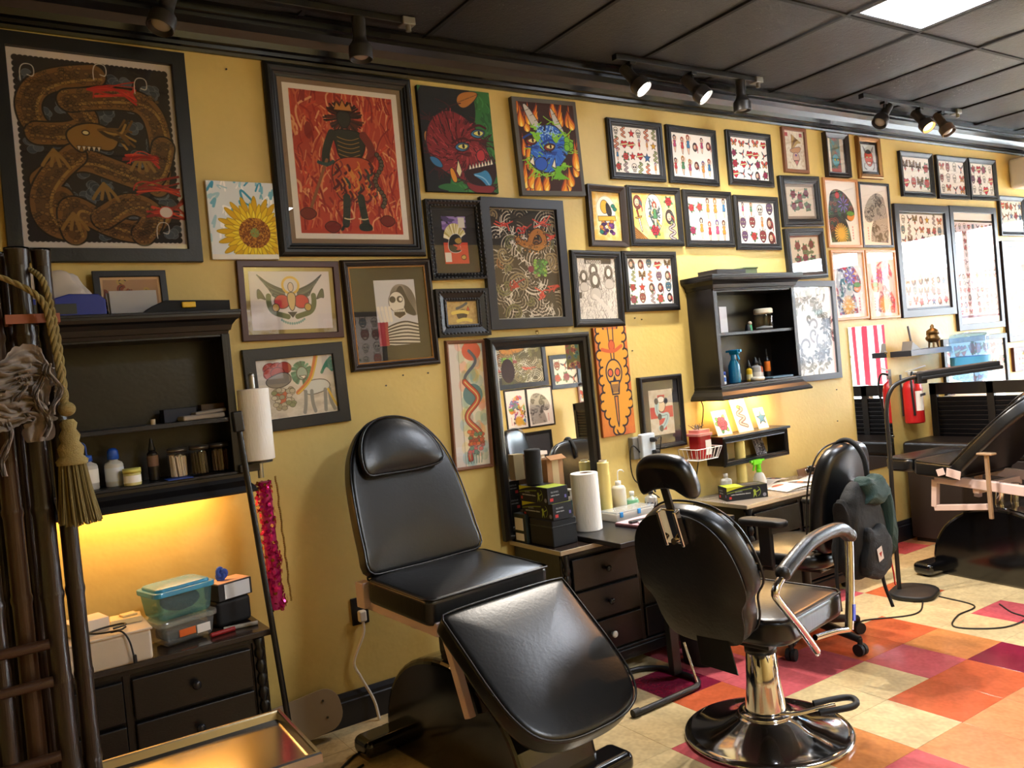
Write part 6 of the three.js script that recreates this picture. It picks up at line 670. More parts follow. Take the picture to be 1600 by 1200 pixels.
// ---------------------------------------------------------------- arm-rest stand with a tubular foot
{
  const T = thing('armrest_stand', 'black stand with a looped tube foot behind the barber chair', 'stand', [2.565, 0, 0.69]);
  part('tube_foot', [tub([[-0.37, 0.014, 0.15], [-0.1, 0.014, 0.14], [0.01, 0.014, 0.127], [0.062, 0.014, 0.07], [0.062, 0.014, -0.04], [0.05, 0.014, -0.14], [-0.03, 0.014, -0.21], [-0.2, 0.014, -0.23]], 0.013, 60, 10, false, 0.4)], m.black, T); part('rubber_tip', [cy(0.017, 0.017, 0.035, [-0.37, 0.017, 0.15], [0, 0, Math.PI / 2])], m.rubber, T);
  part('post', bx(0.05, 0.52, 0.035, [0.03, 0.28, -0.03], [0, 0, 0.02], 0.004), m.black, T); part('chrome_rod', bar([0.02, 0.02, 0.12], [0.0, 0.2, 0.08], 0.006), m.chrome, T); part('arm_pad', bx(0.16, 0.04, 0.12, [0.03, 0.55, -0.03], [0, 0, 0], 0.018), m.leatherSoft, T);
}
// ---------------------------------------------------------------- magnifier lamp on a curved pole
{
  const T = thing('floor_lamp', 'black curved floor lamp with long slim head by the far chair', 'floor lamp', [4.36, 0, 0.76]);
  part('base', [xf(pad(rrect(0.3, 0.24, 0.1), 0.03, 0.012, 0.012), [0, 0, 0], [-Math.PI / 2, 0, 0.3])], m.rubber, T);
  part('pole', tub([[-0.06, 0.03, -0.05], [-0.055, 0.4, -0.05], [-0.04, 0.8, -0.05], [-0.035, 1.05, -0.05], [0.0, 1.17, -0.03], [0.07, 1.215, 0.02], [0.15, 1.225, 0.07]], 0.012, 80, 12), m.black, T);
  const h = part('lamp_head', [bx(0.44, 0.03, 0.08, [0.33, 1.247, 0.175], [0, -0.585, 0.05], 0.008), bx(0.46, 0.02, 0.1, [0.33, 1.225, 0.175], [0, -0.585, 0.05], 0.006), bx(0.05, 0.06, 0.06, [0.14, 1.215, 0.06], [0, -0.585, 0])], m.blackMatte, T); part('tube', [bar([0.16, 1.212, 0.065], [0.5, 1.236, 0.285], 0.008)], M(0xdde4e8, 0.2), h);
}
// ---------------------------------------------------------------- small things: builders
function paperRoll(label, p, h = 0.279, r = 0.068) { const T = thing('paper_towel_roll', label, 'paper towel', p); part('paper', lat([[0.02, 0], [r - 0.003, 0], [r, 0.003], [r, h - 0.003], [r - 0.003, h], [0.02, h], [0.02, 0]], [0, 0, 0], [0, 0, 0], 48), m.towel, T); part('core', lat([[0.018, 0], [0.02, 0], [0.02, h], [0.018, h], [0.018, 0]]), m.card, T); return T; }
function wrapRoll(label, p, h = 0.3) { const T = thing('cling_film_roll', label, 'film roll', p); part('film', lat([[0.018, 0.01], [0.03, 0.01], [0.031, 0.014], [0.031, h - 0.014], [0.03, h - 0.01], [0.018, h - 0.01]], [0, 0, 0], [0, 0, 0], 36), m.wrap, T); part('core', lat([[0.017, 0], [0.021, 0], [0.021, h], [0.017, h], [0.017, 0]]), m.cream, T); }
function gloveBox(label, p, turn, group) {
  const T = thing('glove_box', label, 'glove box', p, turn, group), W = 0.24, H = 0.075, D = 0.115;
  const side = drawn(W, H, (c, w, h) => { fillBg(c, w, h, '#17171a'); c.fillStyle = '#c9c81e'; c.beginPath(); c.moveTo(0, 0); c.lineTo(w * 0.5, 0); c.quadraticCurveTo(w * 0.2, h * 0.12, 0, h * 0.3); c.fill(); curve(c, [[0, h * 0.42], [w * 0.3, h * 0.28], [w * 0.62, h * 0.22]], '#7a8a22', 4); c.fillStyle = '#9aa0a2'; c.font = `bold ${h * 0.17 | 0}px sans-serif`; c.fillText('GLOVES', w * 0.2, h * 0.42); c.fillStyle = '#e6e6e2'; c.font = `bold ${h * 0.14 | 0}px sans-serif`; c.fillText('Latex Examination Gloves', w * 0.1, h * 0.58); c.fillStyle = '#c83430'; c.fillRect(w * 0.05, h * 0.68, w * 0.06, h * 0.18); disc(c, w * 0.68, h * 0.42, 6, 6, '#9cae3a'); poly(c, [[w * 0.64, h * 0.95], [w * 0.66, h * 0.5], [w * 0.71, h * 0.5], [w * 0.73, h * 0.95], [w * 0.69, h * 0.72]], '#9cae3a'); curve(c, [[w * 0.67, h * 0.55], [w * 0.74, h * 0.5], [w * 0.8, h * 0.38]], '#9cae3a', 4); c.strokeStyle = '#9cae3a'; c.lineWidth = 2; c.beginPath(); c.arc(w * 0.7, h * 0.5, h * 0.4, -1, 1); c.stroke(); disc(c, w * 0.92, h * 0.78, 8, 8, '#8a8a94'); }, 70, 760);
  const end = drawn(D, H, (c, w, h) => { fillBg(c, w, h, '#1b1b1e'); c.fillStyle = '#a8acb0'; c.font = `bold ${h * 0.17 | 0}px sans-serif`; c.fillText('GLOVES', w * 0.16, h * 0.36); c.fillStyle = '#e8e8e6'; c.font = `${h * 0.13 | 0}px sans-serif`; c.fillText('Latex Exam', w * 0.16, h * 0.54); c.fillStyle = '#d23a3a'; c.fillRect(w * 0.1, h * 0.66, w * 0.16, h * 0.2); c.fillStyle = '#6a62a8'; c.fillRect(w * 0.82, h * 0.55, w * 0.1, h * 0.2); }, 71, 760);
  part('carton', b2(-W / 2, W / 2, 0, H, -D / 2, D / 2, 0.001), M(0x161618, 0.4), T);
  for (const s of [-1, 1]) { part('printed_side', xf(printGeo(W, H, side), [0, H / 2, s * (D / 2 + 0.0006)], [0, s > 0 ? 0 : Math.PI, 0]), side.mat, T); part('printed_end', xf(printGeo(D, H, end), [s * (W / 2 + 0.0006), H / 2, 0], [0, s * Math.PI / 2, 0]), end.mat, T); }
  part('top_label', b2(-W / 2 + 0.004, -0.02, H, H + 0.0008, -D / 2 + 0.004, D / 2 - 0.004, 0), M(0x9fb02a, 0.5), T); part('opening', [xf(new THREE.CylinderGeometry(0.05, 0.05, 0.0012, 24), [0.04, H + 0.0006, 0], [0, 0, 0], [1.2, 1, 0.5])], M(0x24262a, 0.8), T);
  return T;
}
function bottle(name, label, cat, p, prof, bodyMat, capProf, capMat, extra) { const T = thing(name, label, cat, p); part('body', lat(prof), bodyMat, T); if (capProf) part('cap', lat(capProf), capMat, T); if (extra) extra(T); return T; }
const liquid = (T, r, h, col) => part('liquid', lat([[0.0001, 0.003], [r, 0.003], [r, h], [0.0001, h]]), M(col, 0.25), T);
const bp = (r, h, n, nh) => [[0.0001, 0], [r - 0.004, 0], [r, 0.004], [r, h - r * 0.5], [r * 0.9, h - r * 0.25], [n, h], [n, h + nh], [0.0001, h + nh]];
function trigger(T, y, mat, s = 1) { part('trigger_head', [cy(0.013 * s, 0.014 * s, 0.03 * s, [0, y, 0]), bx(0.022 * s, 0.03 * s, 0.07 * s, [0, y + 0.03 * s, 0.012 * s], [0, 0, 0], 0.008 * s), bx(0.012 * s, 0.045 * s, 0.008 * s, [0, y + 0.005 * s, 0.036 * s], [-0.4, 0, 0], 0.003), cy(0.008 * s, 0.006 * s, 0.02 * s, [0, y + 0.036 * s, 0.052 * s], [Math.PI / 2, 0, 0]), bx(0.014 * s, 0.012 * s, 0.03 * s, [0, y + 0.036 * s, -0.034 * s])], mat, T); }
const TY = 0.64;
// ---------------------------------------------------------------- on the middle dresser
{
  const T = thing('work_board', 'large black board lying across the middle dresser, overhanging its front', 'board', [2.72, TY, 0.4]); part('slab', b2(-0.36, 0.38, 0.001, 0.024, -0.3, 0.24, 0.004), M(0x202124, 0.35), T);
}
const BY = TY + 0.024;
paperRoll('white paper towel roll standing upright on the middle dresser', [2.485, BY, 0.26]);
{
  const T = thing('black_case', 'plain black box under the two stacked glove boxes', 'box', [2.262, TY, 0.235], 0.02); part('case', b2(-0.065, 0.08, 0, 0.125, -0.06, 0.12, 0.006), m.blackMatte, T); part('lid', b2(-0.067, 0.082, 0.09, 0.096, -0.062, 0.122, 0.002), m.black, T);
  gloveBox('lower of two stacked black glove boxes on the middle dresser', [2.262, TY + 0.126, 0.24], Math.PI / 2 + 0.03); gloveBox('upper of two stacked black glove boxes on the middle dresser', [2.252, TY + 0.203, 0.235], Math.PI / 2 - 0.02);
  { const C = thing('label_carton', 'narrow dark carton with white labels at the left end of the middle dresser', 'box', [2.2, TY, 0.115]); part('carton', b2(-0.02, 0.02, 0, 0.14, -0.05, 0.05, 0.002), M(0x1c241c, 0.6), C); part('label', b2(-0.0212, -0.0202, 0.06, 0.12, -0.04, 0.03, 0), m.paper, C); part('label', b2(-0.0212, -0.0202, 0.01, 0.045, -0.04, 0.03, 0), m.paper, C); }
  solo('black_canister', [lat([[0.0001, 0], [0.038, 0], [0.04, 0.004], [0.04, 0.165], [0.036, 0.17], [0.0001, 0.17]])], m.blackMatte, 'tall matte black canister on the glove boxes against the mirror', 'canister', [2.24, TY + 0.28, 0.19]);
}
{
  const T = thing('cardboard_box', 'open brown cardboard box in front of the mirror', 'box', [2.375, BY + 0.14, 0.125], 0.05);
  part('walls', [b2(-0.042, 0.06, -0.14, 0.22, -0.05, -0.047, 0), b2(-0.042, 0.06, -0.14, 0.22, 0.037, 0.04, 0), b2(-0.042, -0.039, -0.14, 0.22, -0.05, 0.04, 0), b2(0.057, 0.06, -0.14, 0.22, -0.05, 0.04, 0), b2(-0.042, 0.06, -0.14, -0.137, -0.05, 0.04, 0)], m.card, T);
  part('tape', b2(-0.01, 0.03, -0.1, 0.2205, 0.0402, 0.0406, 0), m.cardPale, T); part('flap', [bx(0.1, 0.003, 0.04, [0.01, 0.226, 0.052], [0.5, 0, 0], 0)], m.card, T);
  solo('tan_carton', [b2(-0.028, 0.028, 0, 0.13, -0.03, 0.03, 0.002), b2(-0.024, 0.024, 0.01, 0.07, 0.03, 0.031, 0)], m.cardPale, 'small tan carton beside the black canister, touching the mirror', 'box', [2.3, TY + 0.2815, 0.105], 0.1);
}
wrapRoll('yellow cling film roll standing on the middle dresser by the mirror', [2.735, BY, 0.105], 0.3);
bottle('squeeze_bottle', 'clear squeeze bottle half full of yellow liquid with bent spout', 'bottle', [2.85, BY, 0.075], [[0.0001, 0], [0.036, 0], [0.038, 0.004], [0.038, 0.13], [0.03, 0.145], [0.014, 0.15], [0.0001, 0.15]], m.milky, [[0.0001, 0.15], [0.016, 0.15], [0.016, 0.172], [0.0001, 0.174]], m.white, (T) => { liquid(T, 0.0365, 0.085, 0xd9c23c); part('spout', tub([[0, 0.172, 0], [0, 0.21, 0.002], [0.008, 0.226, 0.002], [0.03, 0.226, 0.003], [0.042, 0.216, 0.003]], 0.003, 24), m.white, T); });
bottle('soap_bottle', 'square bottle of green soap beside the black spray bottle', 'bottle', [2.93, BY, 0.085], bp(0.034, 0.075, 0.011, 0.01), m.clearPlastic, [[0.0001, 0.084], [0.013, 0.084], [0.013, 0.104], [0.0001, 0.104]], m.white, (T) => liquid(T, 0.0325, 0.06, 0x2fc27a));
bottle('pump_bottle', 'teal pump bottle between paper roll and film roll', 'bottle', [2.63, BY, 0.115], bp(0.032, 0.09, 0.012, 0.012), M(0x1e6a6c, 0.3), [[0.0001, 0.1], [0.015, 0.1], [0.015, 0.118], [0.006, 0.12], [0.006, 0.15], [0.0001, 0.15]], m.white, (T) => part('pump_spout', bx(0.016, 0.012, 0.06, [0, 0.152, 0.015]), m.white, T));
bottle('spray_bottle', 'small black and silver patterned spray bottle on the middle dresser', 'bottle', [2.96, BY, 0.2], bp(0.032, 0.09, 0.012, 0.01), M(0xb9b9b6, 0.3, 0.4), [[0.0001, 0.098], [0.015, 0.098], [0.015, 0.112], [0.0001, 0.112]], m.black, (T) => { trigger(T, 0.12, m.black, 0.9); const g = []; for (let i = 0; i < 9; i++) { const a = i * 0.7; g.push(tub([[0.033 * Math.cos(a), 0.015, 0.033 * Math.sin(a)], [0.033 * Math.cos(a + 0.4), 0.035, 0.033 * Math.sin(a + 0.4)], [0.033 * Math.cos(a), 0.055, 0.033 * Math.sin(a)]], 0.0028, 12, 5)); } part('black_pattern', g, m.black, T); });
{ const T = thing('organiser_box', 'flat clear plastic organiser box with blue latches', 'plastic box', [2.79, BY, 0.205], 0.02); part('tray', [b2(-0.13, 0.13, 0, 0.042, -0.06, 0.06, 0.008)], m.milky, T); part('lid', b2(-0.132, 0.132, 0.042, 0.052, -0.062, 0.062, 0.004), m.clearPlastic, T); for (const x of [-0.1, 0.02]) part('latch', bx(0.02, 0.026, 0.008, [x, 0.036, 0.064], [0, 0, 0], 0.003), M(0x1f8fd8, 0.4), T); part('latch', bx(0.008, 0.026, 0.02, [0.134, 0.036, 0.02], [0, 0, 0], 0.003), M(0x1f8fd8, 0.4), T); }
{ const T = thing('notebook', 'pink and maroon notebook lying on the black board', 'notebook', [2.76, BY, 0.405], 0.1); part('cover', b2(-0.15, 0.15, 0, 0.014, -0.1, 0.11, 0.003), M(0x4a1c24, 0.45), T); part('page', b2(-0.145, 0.145, 0.014, 0.018, -0.098, 0.106, 0.001), M(0xcfa9b2, 0.7), T); solo('pen_case', [bx(0.2, 0.014, 0.03, [0, 0.007, 0], [0, 0, 0], 0.006)], m.black, 'slim black case lying on the pink notebook', 'case', [2.72, BY + 0.018, 0.42], -0.1); solo('marker_pen', [cy(0.007, 0.007, 0.16, [0, 0.007, 0], [0, 0, Math.PI / 2], 12)], M(0xd9cfd0, 0.4), 'white marker pen lying in front of the black case', 'pen', [2.72, BY + 0.018, 0.46], -0.12); }
// wall outlet with adapter and cords
{ const T = thing('power_adapter', 'white multi-plug adapter with black cords under the skull board', 'adapter', [3.055, 0.985, 0]); part('outlet_box', b2(-0.045, 0.045, -0.06, 0.06, 0, 0.04, 0.004), M(0x8a8a86, 0.5, 0.3), T); part('adapter_body', b2(-0.01, 0.09, -0.06, 0.075, 0.04, 0.075, 0.008), M(0xc9d2d8, 0.5), T); for (const [x, y] of [[0.06, 0.04], [0.07, -0.03]]) part('plug', bx(0.03, 0.025, 0.035, [x, y, 0.092], [0, 0, 0], 0.006), m.cable, T); part('cord', tub([[0.06, 0.04, 0.11], [0.11, 0.05, 0.1], [0.13, -0.03, 0.06], [0.14, -0.14, 0.02]], 0.0035, 30), m.cable, T); part('cord', tub([[0.0, -0.03, 0.05], [-0.06, 0.02, 0.05], [-0.075, -0.06, 0.04], [-0.04, -0.17, 0.02], [0.06, -0.24, 0.012], [0.14, -0.3, 0.01]], 0.0035, 40), m.cable, T); part('cord', tub([[0.0, -0.05, 0.05], [0.0, -0.1, 0.05], [0.05, -0.13, 0.06], [0.1, -0.1, 0.06], [0.08, -0.06, 0.08]], 0.003, 30), M(0xb8b2a6, 0.6), T); }
// ---------------------------------------------------------------- right cabinet contents
const C2 = 1.19 + 0.088, C2s = 1.575;
solo('flat_game_box', [b2(-0.13, 0.13, 0, 0.032, -0.07, 0.07, 0.002), b2(-0.13, 0.13, 0.02, 0.0335, -0.071, 0.071, 0.002)], M(0x1c1818, 0.5), 'flat black box lying on top of the right wall cabinet', 'box', [3.74, 1.905, 0.12], 0.06);
solo('green_tin', [b2(-0.06, 0.06, 0, 0.04, -0.035, 0.035, 0.008), b2(-0.064, 0.064, 0.038, 0.05, -0.039, 0.039, 0.005)], M(0x5c6a48, 0.5), 'small green tin on top of the right wall cabinet', 'tin', [3.95, 1.905, 0.12], -0.05);
solo('white_carton', [b2(-0.035, 0.035, 0, 0.15, -0.05, 0.05, 0.002)], M(0xb6b6b8, 0.6), 'tall grey-white carton on the upper shelf of the right cabinet', 'box', [3.66, C2s, 0.12], 0.1);
{ const T = thing('toy_figure', 'tiny black and green figurine on the upper cabinet shelf', 'figurine', [3.93, C2s, 0.13]); part('body', [cy(0.01, 0.013, 0.035, [0, 0.0175, 0])], m.green, T); part('head', sph(0.012, [0, 0.046, 0]), M(0xcdb9a4, 0.6), T); part('cloak', [cy(0.012, 0.02, 0.04, [-0.016, 0.02, -0.004])], m.black, T); }
{ const T = thing('glass_jar', 'wide glass jar with pale lid on the upper cabinet shelf', 'jar', [4.08, C2s, 0.11]); part('glass', lat([[0.0001, 0.003], [0.052, 0.003], [0.055, 0.008], [0.055, 0.08], [0.045, 0.095], [0.042, 0.1]]), m.glass, T); part('lid', lat([[0.0001, 0.098], [0.054, 0.098], [0.056, 0.104], [0.056, 0.124], [0.05, 0.13], [0.0001, 0.13]]), m.cream, T); part('contents', lat([[0.0001, 0.004], [0.048, 0.004], [0.048, 0.018], [0.0001, 0.026]]), M(0x9a9a98, 0.8), T); }
bottle('pill_jar', 'small white jar with blue lid at the left of the lower cabinet shelf', 'jar', [3.62, C2, 0.16], bp(0.022, 0.055, 0.02, 0.002), M(0xd9dfe0, 0.5), [[0.0001, 0.055], [0.0225, 0.055], [0.0225, 0.074], [0.0001, 0.074]], m.blue, (T) => part('label', cy(0.0224, 0.0224, 0.024, [0, 0.03, 0], [0, 0, 0], 20, true), M(0x2a62b8, 0.5), T));
bottle('spray_bottle', 'bright blue spray bottle on the lower shelf of the right cabinet', 'bottle', [3.76, C2, 0.13], [[0.0001, 0], [0.03, 0], [0.034, 0.005], [0.034, 0.1], [0.02, 0.13], [0.012, 0.14], [0.0001, 0.14]], P(0x2fa3cf, 0.15, { transmission: 0.55, thickness: 0 }), null, null, (T) => { trigger(T, 0.15, M(0x1d9ad0, 0.35), 1); part('dip_tube', bar([0, 0.01, 0], [0, 0.15, 0], 0.002), m.white, T); });
const inkB = (label, x, z, r, h, col, nozzle = m.black) => bottle('ink_bottle', label, 'ink bottle', [x, C2, z], bp(r, h, r * 0.5, 0.004), M(col, 0.35), [[0.0001, h + 0.004], [r * 0.62, h + 0.004], [r * 0.6, h + 0.018], [0.003, h + 0.05], [0.0001, h + 0.05]], nozzle, (T) => part('label', cy(r + 0.0006, r + 0.0006, h * 0.4, [0, h * 0.35, 0], [0, 0, 0], 20, true), M(col === 0xd9b21c ? 0xe8dba8 : 0xcfc9bf, 0.6), T));
inkB('yellow ink bottle with black nozzle in the right cabinet', 3.875, 0.14, 0.018, 0.075, 0xd9b21c); inkB('fat grey ink bottle in the right cabinet', 3.96, 0.12, 0.03, 0.09, 0x9d9c98); inkB('orange-red ink bottle in the right cabinet', 4.02, 0.1, 0.017, 0.08, 0xb0512c); inkB('slim black ink bottle beside the blue spray bottle', 3.83, 0.1, 0.013, 0.09, 0x161618);
{ const T = thing('dropper_bottle', 'tall dark bottle with an orange label at the back of the cabinet', 'bottle', [4.1, C2, 0.09]); part('body', lat(bp(0.018, 0.12, 0.01, 0.01)), m.black, T); part('label', cy(0.0188, 0.0188, 0.06, [0, 0.075, 0], [0, 0, 0], 20, true), m.orange, T); part('dropper', lat([[0.0001, 0.13], [0.01, 0.13], [0.005, 0.16], [0.003, 0.18], [0.0001, 0.18]]), m.black, T); }
solo('tape_roll', [xf(new THREE.TorusGeometry(0.03, 0.012, 10, 30), [0, 0.012, 0], [Math.PI / 2, 0, 0])], m.cream, 'cream roll of tape on the lower cabinet shelf', 'tape', [3.9, C2, 0.178]);
solo('pale_tray', [b2(-0.09, 0.09, 0, 0.012, -0.04, 0.04, 0.005)], M(0x6d8798, 0.4), 'flat blue-grey packet on the right of the lower cabinet shelf', 'packet', [4.12, C2, 0.15], -0.05);
// ---------------------------------------------------------------- wall shelf contents
const WS = 0.805 + 0.175;
const card = (label, x, w, h, art, seed, z = 0.055, y = WS, tw = 0, name = 'art_card') => { const a = drawn(w, h, art, seed, 900), T = solo(name, printGeo(w, h, a), a.mat, label, 'card', [x, y + h / 2 * Math.cos(0.3), z], 0); T.geometry = merge([printGeo(w, h, a), bx(w, h, 0.001, [0, 0, -0.0012], [0, 0, 0], 0)]); T.rotation.set(-0.3, tw, 0.0); };
card('leftmost white art card leaning on the lit shelf', 3.69, 0.13, 0.15, sheet(['rose'], 1, 1, '#f2ead6'), 80, 0.06, WS, 0.05); card('tallest art card in the middle of the lit shelf, orange dragon', 3.865, 0.13, 0.205, (c, w, h, r) => { fillBg(c, w, h, '#f2ead6'); c.save(); c.translate(w * 0.45, h * 0.55); motif.snake(c, w * 0.5, r); c.restore(); }, 81, 0.06); card('smallest art card, right of the tall one on the lit shelf', 4.035, 0.09, 0.13, sheet(['star'], 1, 1, '#f4edda'), 82, 0.06);
card('small dark art card standing inside the shadow-box shelf', 4.0, 0.09, 0.11, A.greyFlora, 83, 0.06, 0.822);
solo('shell_ornament', [sph(0.022, [0, 0.035, 0], [0.7, 1.6, 0.6]), sph(0.016, [0, 0.078, 0], [0.8, 1, 0.6])], M(0xcbbca8, 0.6), 'small pale ornament at the left inside the shadow-box shelf', 'ornament', [3.685, 0.821, 0.075]);
{ const T = thing('sharps_container', 'red sharps container with clear lid in a wire basket', 'container', [3.49, 0.872, 0.07]); part('bin', ext(rrect(0.1, 0.085, 0.012), 0.13, [0, 0, 0], [-Math.PI / 2, 0, 0], 0.001), P(0xb01a22, 0.25, { transmission: 0.25, thickness: 0 }), T); part('lid', [ext(rrect(0.118, 0.1, 0.014), 0.012, [0, 0.13, 0], [-Math.PI / 2, 0, 0], 0.002), ext(rrect(0.096, 0.08, 0.012), 0.022, [0, 0.14, 0], [-Math.PI / 2, 0, 0], 0.002)], P(0xe8a8a0, 0.25, { transmission: 0.5, thickness: 0 }), T); part('label', bx(0.045, 0.085, 0.001, [0.02, 0.06, 0.0445], [0, 0, 0], 0), m.paper, T);
  const r = rng(12), g = []; for (let i = 0; i < 14; i++) g.push(bar([(r() - 0.5) * 0.06, 0.16, (r() - 0.5) * 0.05], [(r() - 0.5) * 0.1, 0.185 + r() * 0.01, (r() - 0.5) * 0.08], 0.0016, 5)); part('needle', g, m.darkSteel, T).userData.kind = 'stuff'; }
{ const T = thing('wire_basket', 'white wire basket on the wall holding the sharps container', 'basket', [3.475, 0.868, 0.005]); const rect = (w, d, y) => tub([[-w / 2, y, 0], [-w / 2, y, d], [w / 2, y, d], [w / 2, y, 0]], 0.0022, 40, 6, true, 0.05); part('rim', rect(0.2, 0.15, 0.065), m.white, T); part('rim', rect(0.16, 0.13, 0.0), m.white, T); for (let i = 0; i < 9; i++) { const x = -0.5 + i / 8; part('wire', [bar([x * 0.2, 0.065, 0.15], [x * 0.16, 0, 0.13], 0.0016, 6)], m.white, T); } for (const s of [-1, 1]) for (let i = 0; i < 5; i++) part('wire', bar([s * 0.1, 0.065, i * 0.034], [s * 0.08, 0, i * 0.03], 0.0016, 6), m.white, T); part('bottom_wires', [0.03, 0.06, 0.09].map((z) => bar([-0.08, 0, z], [0.08, 0, z], 0.0016, 6)), m.white, T); }
solo('lamp_cord', tub([[0, 0, 0], [0.005, -0.06, 0.01], [-0.03, -0.2, 0.006], [-0.06, -0.32, 0.006], [-0.09, -0.42, 0.006], [-0.12, -0.5, 0.006]], 0.003, 40), m.cable, 'thin black cord hanging down from the right wall cabinet', 'cord', [3.585, 1.2, 0.012]);
// ---------------------------------------------------------------- on the right dresser
gloveBox('single black and lime glove box on the right dresser', [3.585, TY, 0.27], -0.42);
bottle('soap_bottle', 'half full bottle of green liquid under the shadow-box shelf', 'bottle', [3.64, TY, 0.1], bp(0.034, 0.095, 0.012, 0.008), m.milky, [[0.0001, 0.1], [0.014, 0.1], [0.014, 0.12], [0.0001, 0.12]], m.white, (T) => liquid(T, 0.0325, 0.045, 0x35c07e));
wrapRoll('yellow cling film roll standing on the right dresser', [3.78, TY, 0.1], 0.32);
bottle('spray_bottle', 'white spray bottle with lime green trigger on the right dresser', 'bottle', [3.86, TY, 0.16], [[0.0001, 0], [0.036, 0], [0.038, 0.004], [0.038, 0.06], [0.026, 0.09], [0.013, 0.1], [0.0001, 0.1]], m.milky, [[0.0001, 0.1], [0.016, 0.1], [0.016, 0.118], [0.0001, 0.118]], m.lime, (T) => { trigger(T, 0.13, m.lime, 1.05); T.rotation.y = -1.6; });
const sheetCurl = (w, d, k) => { const g = new THREE.PlaneGeometry(w, d, 14, 8); g.rotateX(-Math.PI / 2); const p = g.attributes.position; for (let i = 0; i < p.count; i++) { const x = p.getX(i) / w + 0.5; p.setY(i, 0.004 + k * x * (1 - x) * 4 * 0.5 + k * Math.max(0, x - 0.7)); } g.computeVertexNormals(); return g; };
{ const mag = drawn(0.3, 0.22, (c, w, h, r) => { fillBg(c, w, h, '#e6dccb'); blob(c, [[w * 0.5, h * 0.1], [w * 0.9, h * 0.2], [w * 0.95, h * 0.7], [w * 0.6, h * 0.8]], '#3a3436'); disc(c, w * 0.25, h * 0.3, 34, 18, '#8a4a3a'); disc(c, w * 0.75, h * 0.4, 16, 12, '#b8583a'); for (let i = 0; i < 6; i++) { c.fillStyle = '#9a928a'; c.fillRect(w * 0.06, h * (0.55 + i * 0.06), w * 0.34, 4); } }, 90, 760);
  const uvFix = (g) => { const u = g.attributes.uv; for (let i = 0; i < u.count; i++) u.setXY(i, mag.u0 + (mag.u1 - mag.u0) * u.getX(i), mag.v0 + (mag.v1 - mag.v0) * u.getY(i)); return g; };
  solo('magazine', [uvFix(sheetCurl(0.3, 0.22, 0.03)), bx(0.29, 0.004, 0.21, [0, 0.002, 0])], mag.mat, 'open magazine with dark photos on the right dresser', 'magazine', [3.98, TY + 0.002, 0.3], -0.15); solo('magazine', [uvFix(sheetCurl(0.24, 0.14, 0.05)), bx(0.23, 0.003, 0.13, [0, 0.0015, 0])], mag.mat, 'second magazine with a raised cover behind the open one', 'magazine', [4.02, TY, 0.1], 0.12); solo('loose_sheet', [sheetCurl(0.15, 0.21, 0.02), bx(0.145, 0.002, 0.2, [0, 0.001, 0])], m.paper, 'blank white sheet at the right end of the right dresser', 'paper', [4.24, TY, 0.29], 0.1); }
{ for (const [x, l, c, pc] of [[4.485, 'brown clipboard with white paper leaning on the wall behind the office chair', 0x7a5a3c, 0xe4e6ea], [4.725, 'clipboard with cream paper, right of the other clipboard', 0x7a5a3c, 0xe6dcc8]]) { const T = thing('clipboard', l, 'clipboard', [x, 0.52, 0.06]); T.rotation.set(-0.2, 0, 0.03); part('board', bx(0.23, 0.32, 0.004, [0, 0, 0], [0, 0, 0], 0.0015), M(c, 0.6), T); part('paper', bx(0.205, 0.27, 0.0015, [0, -0.03, 0.003], [0, 0, 0], 0), M(pc, 0.85), T); part('clip', [bx(0.1, 0.03, 0.012, [0, 0.135, 0.008], [0, 0, 0], 0.004), bx(0.06, 0.02, 0.01, [0, 0.155, 0.01], [0, 0, 0], 0.004)], m.chrome, T); }
  solo('side_rack', [b2(-0.24, 0.24, 0.3, 0.32, 0, 0.12, 0.003), b2(-0.24, 0.24, 0.0, 0.02, 0, 0.12, 0.003), b2(-0.24, -0.22, 0, 0.34, 0, 0.12, 0.003), b2(0.22, 0.24, 0, 0.34, 0, 0.12, 0.003)], m.blackWood, 'low black rack under the clipboards beside the right dresser', 'rack', [4.62, 0, 0.03]); }
// ---------------------------------------------------------------- floating shelf contents
{ const T = thing('incense_burner', 'bronze tripod incense burner on the floating shelf', 'incense burner', [5.94, 1.35, 0.09]); for (let i = 0; i < 3; i++) { const a = i * 2.094 + 0.5; part('leg', bar([0.03 * Math.cos(a), 0.04, 0.03 * Math.sin(a)], [0.036 * Math.cos(a), 0, 0.036 * Math.sin(a)], 0.008, 8, 0.006), m.bronze, T); } part('bowl', lat([[0.0001, 0.035], [0.03, 0.038], [0.05, 0.06], [0.052, 0.075], [0.04, 0.09], [0.044, 0.096], [0.0001, 0.096]]), m.bronze, T); part('lid', lat([[0.0001, 0.096], [0.044, 0.096], [0.042, 0.125], [0.02, 0.14], [0.012, 0.145], [0.016, 0.155], [0.006, 0.17], [0.0001, 0.172]]), m.bronze, T); for (const s of [-1, 1]) part('handle', xf(new THREE.TorusGeometry(0.014, 0.004, 6, 14), [s * 0.06, 0.085, 0]), m.bronze, T); }
{ const T = thing('phone_cradle', 'grey cordless phone cradle with upright antenna on the floating shelf', 'phone', [5.65, 1.35, 0.09]); part('wedge', ext([[-0.06, 0], [0.06, 0], [-0.04, 0.06]], 0.07, [0, 0, -0.035], [0, 0, 0], 0.003), M(0x6c6a66, 0.5), T); part('antenna', bx(0.012, 0.15, 0.014, [-0.005, 0.1, 0], [0, 0, 0.2], 0.004), M(0x4c4a48, 0.5), T); }
